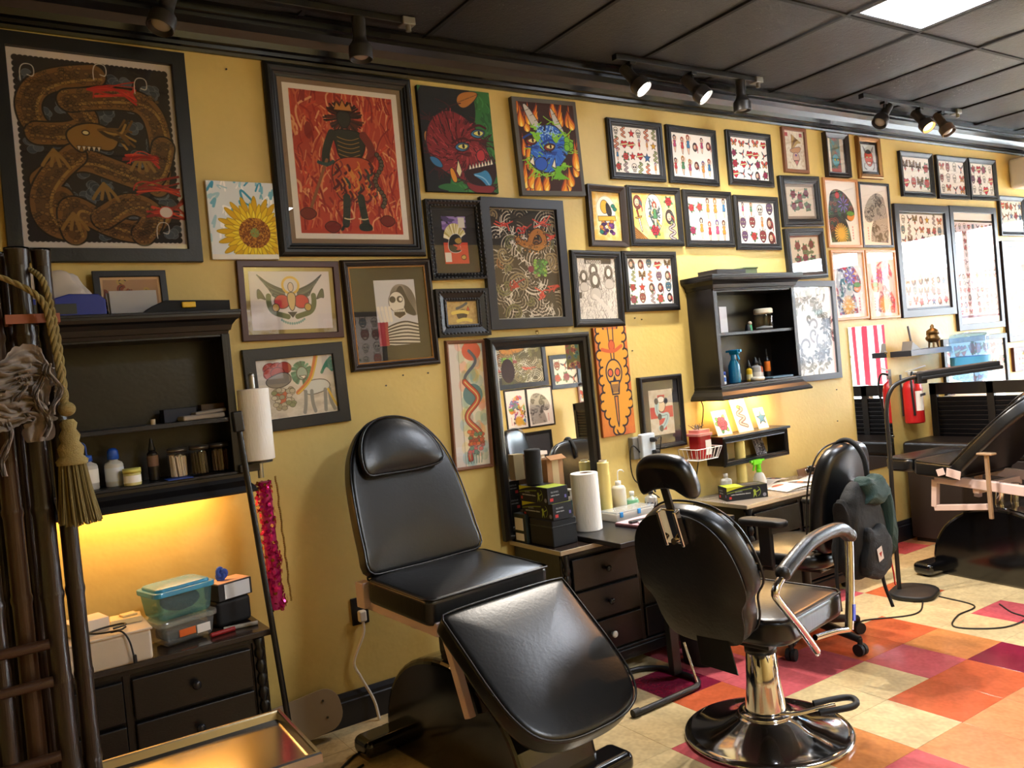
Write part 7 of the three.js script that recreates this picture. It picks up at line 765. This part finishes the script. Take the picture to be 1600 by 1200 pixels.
// ---------------------------------------------------------------- left: bamboo screen, cabinet contents, dresser contents
{
  const bam = M(0x21140c, 0.3, 0, { bumpMap: T_wood, bumpScale: 0.001 }), bamL = M(0x3a2415, 0.34, 0, { bumpMap: T_wood, bumpScale: 0.001 });
  const T = thing('bamboo_screen', 'dark bamboo poles lashed into an upright screen at the left edge', 'screen', [0.0, 0, 1.15]);
  const pole = (x, z, r, h, mat, lean = 0) => { const pr = [[0.0001, 0]]; for (let y = 0; y < h - 0.02; y += 0.21) { pr.push([r, y + 0.002], [r * 0.97, y + 0.1], [r * 0.99, y + 0.185], [r * 1.1, y + 0.196], [r * 1.1, y + 0.203]); } pr.push([r, h], [r * 0.8, h], [r * 0.78, h - 0.02], [0.0001, h - 0.02]); part('pole', lat(pr, [x, 0, z], [0, 0, lean], 18), mat, T); };
  pole(0.185, 0, 0.021, 1.84, bam); pole(0.133, 0.02, 0.025, 1.84, bam); pole(0.07, 0.0, 0.022, 1.97, bamL); pole(0.012, 0.03, 0.022, 2.0, bam); pole(-0.06, 0, 0.024, 2.02, bamL); pole(-0.13, 0.02, 0.024, 2.0, bam); pole(0.1, -0.05, 0.018, 1.75, bamL); pole(0.04, -0.05, 0.018, 1.75, bam);
  for (const y of [0.56, 0.66, 0.84, 0.93]) part('rung', bar([-0.16, y, 0.055], [0.115, y, 0.05], 0.013, 12), bamL, T);
  part('leather_band', [xf(ringGeo(0.115, 0.075, [[0, 0], [0, 0.022], [0.006, 0.022], [0.006, 0]]), [0.152, 1.72, 0.01], [Math.PI / 2, 0, 0])], M(0x9a5a42, 0.6), T);
}
{
  const rope = M(0x8a7844, 0.8, 0, { bumpMap: T_fine, bumpScale: 0.002 });
  const T = thing('curtain_tassel', 'olive gold rope tie with a long tassel hung on the bamboo', 'tassel', [0.168, 1.4, 1.21]);
  const tw = (pts, r, n) => { const c = new THREE.CatmullRomCurve3(pts.map(V)), out = []; for (let k = 0; k < 3; k++) { const q = []; for (let i = 0; i <= n; i++) { const p = c.getPoint(i / n), a = i * 0.9 + k * 2.094; q.push([p.x + Math.cos(a) * r, p.y + Math.sin(a * 1.0) * r * 0.3, p.z + Math.sin(a) * r]); } out.push(tub(q, r * 0.95, n * 2, 6)); } return out; };
  part('rope', [tw([[-0.16, 0.44, 0.03], [-0.09, 0.41, 0.035], [0.0, 0.35, 0.03], [0.02, 0.25, 0.02], [0.028, 0.14, 0.01], [0.03, 0.08, 0]], 0.0048, 60), tw([[-0.02, 0.44, -0.05], [0.01, 0.4, 0.0], [0.028, 0.28, 0.0], [0.034, 0.1, 0]], 0.0045, 46)], rope, T);
  part('knot', [sph(0.02, [0.034, 0.085, 0], [1, 0.9, 1]), lat([[0.012, 0.07], [0.02, 0.06], [0.016, 0.045], [0.024, 0.03], [0.02, 0.015], [0.03, 0.0], [0.026, -0.02], [0.036, -0.03], [0.034, -0.04]], [0.034, -0.01, 0])], rope, T);
  const r = rng(8), f = []; for (let i = 0; i < 130; i++) { const a = r() * 6.28, q = Math.sqrt(r()) * 0.03; f.push(tub([[0.034 + Math.cos(a) * q, -0.045, Math.sin(a) * q], [0.036 + Math.cos(a) * q * 1.25, -0.11, Math.sin(a) * q * 1.25], [0.04 + Math.cos(a) * q * (1.5 + r() * 0.2), -0.185 - r() * 0.014, Math.sin(a) * q * 1.5]], 0.0022, 6, 4)); } part('fringe', f, rope, T).userData.kind = 'stuff';
}
{
  const cl_ = P(0x9a8f86, 0.9, { transmission: 0.25, thickness: 0 }), r = rng(15);
  const T = thing('gauze_scarf', 'frayed grey gauze scarf knotted round the bamboo poles', 'scarf', [0.075, 1.575, 1.235]);
  const ribbon = (pts, w, seed) => { const c = new THREE.CatmullRomCurve3(pts.map(V)), q = rng(seed), N = 44, W = 8, pos = [], idx = [], ph = q() * 6; for (let i = 0; i <= N; i++) { const p = c.getPoint(i / N), t = c.getTangent(i / N), n = new THREE.Vector3(-t.y, t.x, 0).normalize(), ww = w * (0.75 + 0.35 * Math.sin(i * 0.31 + ph)); for (let k = 0; k <= W; k++) { const u = k / W - 0.5 + (k % W ? 0 : (q() - 0.5) * 0.12); pos.push(p.x + n.x * ww * u, p.y + n.y * ww * u, p.z + 0.012 * Math.sin(k * 1.9 + i * 0.23 + ph) + 0.006 * Math.sin(i * 0.9 + k)); } } for (let i = 0; i < N; i++) for (let k = 0; k < W; k++) { const a = i * (W + 1) + k; idx.push(a, a + 1, a + W + 2, a, a + W + 2, a + W + 1); } const g = new THREE.BufferGeometry(); g.setAttribute('position', new THREE.Float32BufferAttribute(pos, 3)); g.setIndex(idx); g.computeVertexNormals(); return g; };
  for (let i = 0; i < 5; i++) part('cloth', ribbon([[-0.17, -0.02 - i * 0.022, 0.0], [-0.08, 0.01 - i * 0.024, 0.03], [0.0, 0.02 - i * 0.03, 0.035], [0.06, 0.035 - i * 0.034, 0.02], [0.1 - i * 0.01, 0.0 - i * 0.04, 0.0]], 0.06, 20 + i), cl_, T);
  [[-0.1, 0.2, -0.05], [-0.055, 0.13, -0.04], [-0.01, 0.2, -0.03], [0.03, 0.1, 0.0], [0.07, 0.15, 0.0], [0.1, 0.12, 0.02]].forEach(([x0, len, y0], j) => { const q = []; for (let i = 0; i <= 6; i++) q.push([x0 + 0.012 * Math.sin(i * 1.3 + j * 2), y0 - len * i / 6, 0.03 + 0.008 * Math.sin(i * 1.7 + j)]); part('strand', [ribbon(q, 0.017, 40 + j), tub(q.map((v) => [v[0] + 0.006, v[1], v[2] + 0.004]), 0.0022, 30, 5)], cl_, T); });
}
// contents of the left cabinet
const L0 = 1.1 + 0.088, L1 = 1.4;
bottle('wash_bottle', 'white wash bottle with blue bent spout in the left cabinet', 'bottle', [0.345, L0, 0.13], bp(0.033, 0.1, 0.014, 0.006), m.milky, [[0.0001, 0.104], [0.018, 0.104], [0.017, 0.125], [0.0001, 0.128]], m.blue, (T) => { part('spout', tub([[0, 0.125, 0], [-0.002, 0.16, 0], [-0.012, 0.172, 0.004], [-0.028, 0.166, 0.008]], 0.003, 20), m.blue, T); part('label', cy(0.0338, 0.0338, 0.05, [0, 0.05, 0], [0, 0, 0], 24, true), m.paper, T); });
bottle('alcohol_bottle', 'white bottle with blue cap second from left in the left cabinet', 'bottle', [0.432, L0, 0.12], bp(0.032, 0.095, 0.015, 0.012), m.milky, [[0.0001, 0.1], [0.02, 0.1], [0.019, 0.13], [0.012, 0.14], [0.0001, 0.142]], m.blue, (T) => part('label', cy(0.0328, 0.0328, 0.05, [0, 0.045, 0], [0, 0, 0], 24, true), M(0xcdd3dc, 0.7), T));
bottle('cream_tub', 'small pale yellow tub in front in the left cabinet', 'tub', [0.482, L0, 0.175], [[0.0001, 0], [0.028, 0], [0.03, 0.003], [0.03, 0.045], [0.0001, 0.046]], M(0xc9c07a, 0.5), [[0.0001, 0.045], [0.0315, 0.045], [0.0315, 0.062], [0.0001, 0.063]], M(0xd8d068, 0.45), (T) => part('label', cy(0.0306, 0.0306, 0.026, [0, 0.024, 0], [0, 0, 0], 24, true), m.paper, T));
inkB && bottle('ink_bottle', 'tall dark bottle with tan label in the left cabinet', 'bottle', [0.568, L0, 0.11], bp(0.02, 0.11, 0.012, 0.006), M(0x1a1614, 0.3), [[0.0001, 0.116], [0.013, 0.116], [0.004, 0.16], [0.0001, 0.16]], m.black, (T) => part('label', cy(0.0206, 0.0206, 0.04, [0, 0.075, 0], [0, 0, 0], 20, true), M(0x7a5c48, 0.7), T));
const jar = (x, z, label, fill, rods) => { const T = thing('glass_jar', label, 'jar', [x, L0, z]); part('glass', lat([[0.0001, 0.002], [0.036, 0.002], [0.038, 0.006], [0.038, 0.088], [0.032, 0.098]]), m.glass, T); part('lid', lat([[0.0001, 0.097], [0.036, 0.097], [0.0365, 0.112], [0.0001, 0.114]]), M(0x8a8070, 0.35, 0.8), T); const g = [], r = rng(x * 100 | 0); for (let i = 0; i < rods; i++) { const a = r() * 6.28, q = Math.sqrt(r()) * 0.028; g.push(bar([q * Math.cos(a), 0.006, q * Math.sin(a)], [q * Math.cos(a + 0.2), 0.075 + r() * 0.012, q * Math.sin(a + 0.2)], 0.0034, 5)); } part('contents', g, M(fill, 0.8), T).userData.kind = 'stuff'; };
jar(0.652, 0.13, 'lidded glass jar of white cotton sticks in the left cabinet', 0xd8c8ae, 70); jar(0.735, 0.12, 'lidded glass jar of brown sticks, middle of three jars', 0x4a3a20, 60); jar(0.812, 0.11, 'lidded glass jar with dark contents, rightmost of three jars', 0x5a3c1c, 40);
solo('blue_coaster', [b2(-0.045, 0.045, 0, 0.003, -0.04, 0.04, 0.001)], m.blue, 'flat blue pad in front of the cotton jar', 'pad', [0.64, L0, 0.178]);
solo('folded_cloth', [bx(0.16, 0.02, 0.08, [0, 0.01, 0], [0, 0, 0.0], 0.008), bx(0.12, 0.014, 0.06, [0.03, 0.026, 0], [0, 0, 0.06], 0.006)], M(0x9a9288, 0.9), 'folded pale cloth on the upper shelf of the left cabinet', 'cloth', [0.75, L1, 0.15], 0.1);
solo('small_carton', [b2(-0.06, 0.06, 0, 0.05, -0.04, 0.04, 0.002)], M(0x2c3140, 0.6), 'dark blue small carton behind the folded cloth in the left cabinet', 'box', [0.68, L1, 0.085]); solo('tan_carton', [b2(-0.05, 0.05, 0, 0.056, -0.03, 0.03, 0.002)], M(0x5a4630, 0.7), 'dull tan carton behind the folded cloth, right of the blue one', 'box', [0.81, L1, 0.085]);
solo('cork_stopper', [cy(0.009, 0.008, 0.02, [0, 0.01, 0], [0, 0, 0], 14)], M(0xb8a88a, 0.8), 'tiny pale stopper lying at the middle of the upper left shelf', 'stopper', [0.57, L1, 0.18]);
// on top of the left cabinet
const LT = 1.81;
{ const T = thing('cloth_bundle', 'crumpled white cloth bundle on top of the left cabinet', 'cloth', [0.265, LT + 0.055, 0.1]); const g = new THREE.SphereGeometry(0.12, 40, 28), p = g.attributes.position, r = rng(6); for (let i = 0; i < p.count; i++) { const x = p.getX(i), y = p.getY(i), z = p.getZ(i), k = 1 + 0.1 * Math.sin(x * 60 + z * 30) * Math.sin(y * 50) + 0.06 * Math.sin(z * 90 + y * 30); p.setXYZ(i, x * 1.2 * k, Math.max(-0.05, y * 1.05 * k), z * 0.62 * k); } g.computeVertexNormals(); part('cloth', g, M(0xb9aea2, 0.95), T); }
{ const T = thing('blue_case', 'dark blue plastic case in front of the cloth bundle', 'case', [0.33, LT, 0.225]); part('shell', ext([[-0.13, 0], [0.11, 0], [0.11, 0.05], [0.09, 0.068], [0.0, 0.07], [-0.05, 0.055], [-0.13, 0.055]], 0.05, [0, 0, -0.03], [0, 0, 0], 0.004), M(0x142a86, 0.4), T); part('window', b2(-0.115, 0.02, 0.004, 0.04, 0.02, 0.0255, 0.001), M(0x2c322e, 0.5), T); }
solo('paper_stack', [bx(0.165, 0.1, 0.004, [0, 0.05, 0], [-0.12, 0, 0], 0.001), bx(0.16, 0.095, 0.004, [-0.01, 0.048, -0.012], [-0.14, 0, 0.03], 0.001)], M(0xb9b4b2, 0.9), 'white papers standing on the left cabinet before the small frame', 'paper', [0.56, LT, 0.1]);
{ const T = thing('tool_case', 'low black tool case with a yellow catch on the left cabinet', 'case', [0.73, LT, 0.17]); part('shell', ext([[-0.16, 0], [0.15, 0], [0.15, 0.036], [-0.08, 0.042], [-0.13, 0.02]], 0.1, [0, 0, -0.06], [0, 0, 0], 0.004), m.blackMatte, T); part('catch', bx(0.05, 0.022, 0.01, [0.0, 0.026, 0.048], [0, 0, 0], 0.004), m.yellow, T); }
// right side of the left cabinet: towel holder, beads, leaning pole
{ const T = thing('towel_holder', 'upright metal towel spindle fixed beside the left cabinet', 'holder', [0.935, 1.18, 0.22]); part('spindle', [cy(0.011, 0.011, 0.4, [0, 0.17, 0]), sph(0.012, [0, 0.37, 0])], m.steel, T); part('foot_disc', cy(0.05, 0.05, 0.008, [0, 0.034, 0]), m.darkSteel, T); part('wall_arm', [b2(-0.08, 0, 0.0, 0.03, -0.01, 0.01, 0.003)], m.black, T); paperRoll('white paper towel roll on the spindle beside the left cabinet', [0.935, 1.22, 0.22], 0.279, 0.06); }
{ const T = thing('sequin_garland', 'pink sequin garland hanging below the towel roll', 'garland', [0.945, 0.635, 0.235]); const r = rng(44), a = [], b = []; for (let i = 0; i < 520; i++) { const y = r() * 0.5, an = r() * 6.28, q = 0.026 + r() * 0.01; const g = xf(new THREE.CircleGeometry(0.007, 7), [q * Math.cos(an) + 0.004 * Math.sin(y * 40) - y * 0.02, y, q * Math.sin(an)], [r() * 1.5 - 0.7, an * -1 + Math.PI / 2, r()]); (i % 5 ? a : b).push(g); } part('sequin', a, M(0xd01c72, 0.2, 0.6), T).userData.kind = 'stuff'; part('gold_sequin', b, M(0xc9772c, 0.2, 0.8), T).userData.kind = 'stuff'; part('core', cy(0.022, 0.027, 0.5, [-0.004, 0.25, 0]), M(0xb01860, 0.5), T); }
{ const T = thing('bead_string', 'string of small gold beads beside the pink garland', 'beads', [0.995, 0.66, 0.25]); const g = []; for (let i = 0; i < 62; i++) g.push(sph(0.0045, [0.0015 * Math.sin(i * 0.5) - i * 0.0002, i * 0.008, 0.003 * Math.cos(i)], null, 7)); part('bead', g, m.brass, T).userData.kind = 'stuff'; }
{ const T = thing('leaning_pole', 'slim black pole leaning beside the left dresser', 'pole', [0.86, 0, 0.5]); part('shaft', bar([0.02, 0.0, 0.02], [-0.05, 1.36, -0.06], 0.011, 12), m.black, T); part('clamp', [bx(0.036, 0.075, 0.034, [-0.052, 1.385, -0.062], [0, 0, 0.05], 0.006)], m.black, T); }
// left dresser contents
const DY = 0.625;
{ const T = thing('storage_bin', 'long milky plastic bin at the left of the left dresser', 'plastic bin', [0.31, DY, 0.37]); part('bin', b2(-0.14, 0.14, 0, 0.1, -0.1, 0.09, 0.01), P(0xe8dcc8, 0.4, { transmission: 0.4, thickness: 0 }), T); part('lid', b2(-0.145, 0.145, 0.1, 0.108, -0.105, 0.095, 0.004), P(0xeadfce, 0.3, { transmission: 0.35, thickness: 0 }), T); }
solo('white_box', [bx(0.12, 0.045, 0.1, [0, 0.0225, 0], [0, 0, 0], 0.004)], M(0xe0cdb8, 0.7), 'small white box on the milky bin', 'box', [0.27, DY + 0.108, 0.33], 0.2); solo('paper_packet', [bx(0.1, 0.02, 0.08, [0, 0.01, 0], [0, 0, 0], 0.004), bx(0.05, 0.008, 0.04, [0.01, 0.024, 0], [0, 0.3, 0], 0.003)], M(0xe6cf9c, 0.8), 'cream packet on the milky bin, right of the white box', 'packet', [0.395, DY + 0.108, 0.31], -0.1);
{ const c = []; for (let k = 0; k < 4; k++) c.push([0.05 * Math.cos(k * 2.2), 0.006 + k * 0.003, 0.03 * Math.sin(k * 2.2)], [0.06 * Math.cos(k * 2.2 + 1.1), 0.008 + k * 0.003, 0.035 * Math.sin(k * 2.2 + 1.1)]); solo('coiled_cable', [tub(c, 0.0034, 90, 7), tub([[0, 0.006, 0.03], [0.03, 0.006, 0.05], [0.05, -0.03, 0.062], [0.06, -0.1, 0.066]], 0.003, 24, 7), bx(0.012, 0.03, 0.012, [0.06, -0.09, 0.066])], m.cable, 'coiled black cable lying on the milky bin', 'cable', [0.33, DY + 0.11, 0.415]); }
const tubBox = (label, p, turn, w, d, h, body, lid, lidMat) => { const T = thing('storage_tub', label, 'plastic tub', p, turn); const pos = new RoundedBoxGeometry(w, h, d, 3, 0.018), q = pos.attributes.position; for (let i = 0; i < q.count; i++) { const k = 0.88 + 0.12 * (q.getY(i) / h + 0.5); q.setXYZ(i, q.getX(i) * k, q.getY(i), q.getZ(i) * k); } pos.computeVertexNormals(); part('body', xf(pos, [0, h / 2, 0]), body, T); part('rim', ext(rrect(w + 0.012, d + 0.012, 0.025), 0.012, [0, h - 0.01, 0], [-Math.PI / 2, 0, 0], 0.003), lid ? lidMat : body, T); if (lid) part('lid', xf(pad(rrect(w - 0.01, d - 0.01, 0.025), 0.016, 0.008, 0.008), [0, h, 0], [-Math.PI / 2, 0, 0]), lidMat, T); return T; };
const tA = tubBox('clear lower tub with an orange label on the left dresser', [0.575, DY, 0.29], 0.25, 0.2, 0.15, 0.085, P(0xe6ebea, 0.12, { transmission: 0.85, thickness: 0 }), false);
part('contents', b2(-0.075, 0.075, 0.012, 0.05, -0.05, 0.05, 0.01), M(0x2c2a28, 0.7), tA); part('orange_label', b2(-0.04, 0.02, 0.025, 0.05, 0.0715, 0.0725, 0), M(0xd9641c, 0.6), tA); part('white_label', b2(0.025, 0.075, 0.02, 0.05, 0.0715, 0.0725, 0), M(0xe6e2da, 0.6), tA);
const tB = tubBox('blue-lidded clear tub stacked on the lower tub', [0.572, DY + 0.09, 0.285], 0.25, 0.21, 0.155, 0.1, P(0x9fd4e4, 0.12, { transmission: 0.85, thickness: 0 }), true, P(0x3fa4d2, 0.25, { transmission: 0.2, thickness: 0, clearcoat: 0.4 }));
part('contents', sph(0.055, [0.01, 0.05, 0], [1.3, 0.7, 1], 14), M(0x15262c, 0.7), tB);
solo('black_pouch', [bx(0.14, 0.1, 0.1, [0, 0.05, 0], [0, 0, 0], 0.018)], M(0x16161a, 0.7), 'soft black pouch behind the tubs on the left dresser', 'pouch', [0.76, DY, 0.23], 0.25);
{ const T = thing('tissue_carton', 'white and black carton on the black pouch', 'box', [0.765, DY + 0.1, 0.235], 0.3); part('carton', b2(-0.07, 0.07, 0, 0.062, -0.05, 0.05, 0.002), M(0x26262a, 0.6), T); part('white_panel', b2(-0.045, 0.06, 0.004, 0.058, 0.05, 0.0515, 0), M(0xdfe2ea, 0.6), T); part('open_top', b2(-0.066, 0.066, 0.0622, 0.064, -0.046, 0.046, 0), M(0xd2a58c, 0.8), T); }
solo('blue_tissue', [xf(new THREE.TorusKnotGeometry(0.012, 0.008, 40, 6, 2, 3), [0, 0.024, 0], [0, 0, 0], [1, 1.2, 0.8])], M(0x3a62d0, 0.8), 'crumpled blue wipe on the carton', 'wipe', [0.745, DY + 0.164, 0.235]);
solo('red_marker', [cy(0.008, 0.008, 0.09, [0, 0.008, 0], [0, 0, Math.PI / 2], 12)], M(0xa01c22, 0.4), 'red marker lying on the left dresser', 'pen', [0.7, DY, 0.37], 0.2); solo('grey_marker', [cy(0.008, 0.008, 0.12, [0, 0.008, 0], [0, 0, Math.PI / 2], 12)], M(0xa8a49c, 0.4), 'pale grey marker lying on the left dresser', 'pen', [0.77, DY, 0.35], -0.15);
// floor: tray on a stool, board against the wall, cords
{ const T = thing('metal_tray', 'shiny rimmed metal tray in the lower left foreground', 'tray', [0.42, 0.52, 1.18], -0.03); part('pan', [b2(-0.22, 0.26, 0, 0.004, -0.16, 0.2, 0.002)], M(0xb4b0aa, 0.16, 1), T); part('rim', xf(ringGeo(0.5, 0.38, [[0, 0], [0, 0.022], [0.004, 0.026], [0.012, 0.026], [0.014, 0.022], [0.02, 0.002]]), [0.02, 0, 0.02], [-Math.PI / 2, 0, 0]), M(0xbab6b0, 0.2, 1), T);
  const S = thing('tray_stool', 'dark stool under the metal tray', 'stool', [0.42, 0, 1.18]); part('seat', b2(-0.17, 0.2, 0.49, 0.519, -0.13, 0.16, 0.006), m.blackWood, S); for (const [x, z] of [[-0.13, -0.1], [0.16, -0.1], [-0.13, 0.12], [0.16, 0.12]]) part('leg', bar([x, 0, z], [x, 0.5, z], 0.014), m.blackWood, S); }
{ const T = thing('skateboard_deck', 'worn pale skateboard deck leaning low against the wall', 'skateboard', [1.065, 0.13, 0.06]); T.rotation.set(-0.3, 0, 0.1); part('deck', ext(rrect(0.36, 0.17, 0.07), 0.012, [-0.03, -0.02, 0], [0, 0, 0], 0.002), M(0x8e7c62, 0.6), T); part('bolts', [[-0.12, 0.02], [-0.12, -0.05], [0.08, 0.02], [0.08, -0.05]].map(([x, y]) => cy(0.005, 0.005, 0.004, [x, y, 0.016], [Math.PI / 2, 0, 0], 10)), m.darkSteel, T); }
{ const T = thing('extension_lead', 'white cord plugged into the low wall outlet behind the tattoo chair', 'cord', [1.37, 0.47, 0]); part('plug', bx(0.035, 0.05, 0.03, [0, -0.01, 0.025], [0, 0, 0], 0.008), m.cableWhite, T); part('cord', tub([[0, -0.03, 0.03], [-0.005, -0.09, 0.03], [-0.055, -0.2, 0.02], [-0.035, -0.27, 0.025], [0.01, -0.38, 0.04], [0.02, -0.464, 0.06]], 0.0065, 50, 8), m.cableWhite, T);
  solo('wall_outlet', [bx(0.08, 0.12, 0.008, [0, 0, 0.004], [0, 0, 0], 0.003)], m.black, 'black outlet plate low on the wall behind the tattoo chair', 'outlet', [1.37, 0.48, 0]); }
solo('floor_cable', tub([[0.95, 0.005, 0.55], [1.05, 0.006, 0.42], [1.15, 0.006, 0.33], [1.22, 0.006, 0.3]], 0.005, 40), m.cable, 'black cable on the floor left of the tattoo chair foot', 'cable'); solo('floor_cable', tub([[0.92, 0.005, 0.62], [0.98, 0.012, 0.4], [0.94, 0.006, 0.32], [1.04, 0.006, 0.46], [1.16, 0.006, 0.42]], 0.005, 50), m.cable, 'looped black cable near the skateboard deck', 'cable');
solo('floor_cable', tub([[4.3, 0.004, 0.85], [4.05, 0.004, 0.95], [3.8, 0.004, 0.82], [3.7, 0.006, 0.86]], 0.004, 50), m.cable, 'black cable running from the floor lamp to the office chair', 'cable'); solo('floor_cable', tub([[4.4, 0.004, 0.88], [4.35, 0.004, 1.1], [4.15, 0.004, 1.12], [3.98, 0.004, 1.2], [4.1, 0.004, 1.36], [4.3, 0.004, 1.38], [4.36, 0.004, 1.28], [4.45, 0.004, 1.18]], 0.004, 80), m.cable, 'long black cable looping over the cream tiles in front of the far chair', 'cable');
solo('waste_bin', [lat([[0.0001, 0.002], [0.1, 0.002], [0.12, 0.24], [0.123, 0.245], [0.118, 0.243], [0.098, 0.006], [0.0001, 0.006]])], m.blackMatte, 'small black waste bin on the floor behind the barber chair', 'bin', [2.85, 0, 0.6]);
{ const T = thing('chrome_chair_leg', 'chrome chair leg with black caster cut by the right picture edge', 'chair leg', [3.98, 0, 1.72]); part('tube', tub([[0.12, 0.1, 0.1], [0.02, 0.13, 0.0], [0.0, 0.09, -0.01], [0.0, 0.05, -0.01]], 0.014, 24, 10), m.chrome, T); part('caster', cy(0.024, 0.024, 0.03, [0, 0.024, -0.01], [Math.PI / 2, 0, 0]), m.rubber, T); }
// flag in the shop window, mirrored in the frameless mirror
{ const c = document.createElement('canvas'); c.width = 512; c.height = 300; const x = c.getContext('2d'); for (let i = 0; i < 13; i++) { x.fillStyle = i % 2 ? '#efeae2' : '#b8222e'; x.fillRect(0, i * 300 / 13, 512, 24); } x.fillStyle = '#26305e'; x.fillRect(0, 0, 205, 161); x.fillStyle = '#efeae2'; for (let j = 0; j < 9; j++) for (let i = 0; i < (j % 2 ? 5 : 6); i++) { x.beginPath(); x.arc(18 + i * 34 + (j % 2 ? 17 : 0), 14 + j * 17, 5, 0, 7); x.fill(); } const t = new THREE.CanvasTexture(c); t.colorSpace = THREE.SRGBColorSpace; const g = new THREE.PlaneGeometry(1.5, 0.9, 40, 10), p = g.attributes.position; for (let i = 0; i < p.count; i++) p.setZ(i, 0.03 * Math.sin(p.getY(i) * 16 + p.getX(i))); g.computeVertexNormals(); g.rotateZ(-Math.PI / 2); solo('flag', g, new THREE.MeshPhysicalMaterial({ map: t, roughness: 0.9, transmission: 0.45, thickness: 0, side: THREE.DoubleSide }), 'red and white striped flag hanging in the shop window', 'flag', [9.36, 1.62, 2.75], -Math.PI / 2); }
{ const T = thing('counter_desk', 'white counter by the opposite wall, seen in the mirror', 'desk', [4.6, 0, 4.05]); part('top', b2(-0.7, 0.5, 0.66, 0.7, -0.25, 0.3, 0.004), m.white, T); for (const s of [-0.66, 0.46]) part('side', b2(s - 0.02, s + 0.02, 0, 0.66, -0.22, 0.28, 0.003), m.white, T); }
// ---------------------------------------------------------------- shadows, render
scene.traverse((o) => { if (o.isMesh) { o.castShadow = true; o.receiveShadow = true; } });
for (const s of sheets) s.t.needsUpdate = true;
renderer.render(scene, camera);
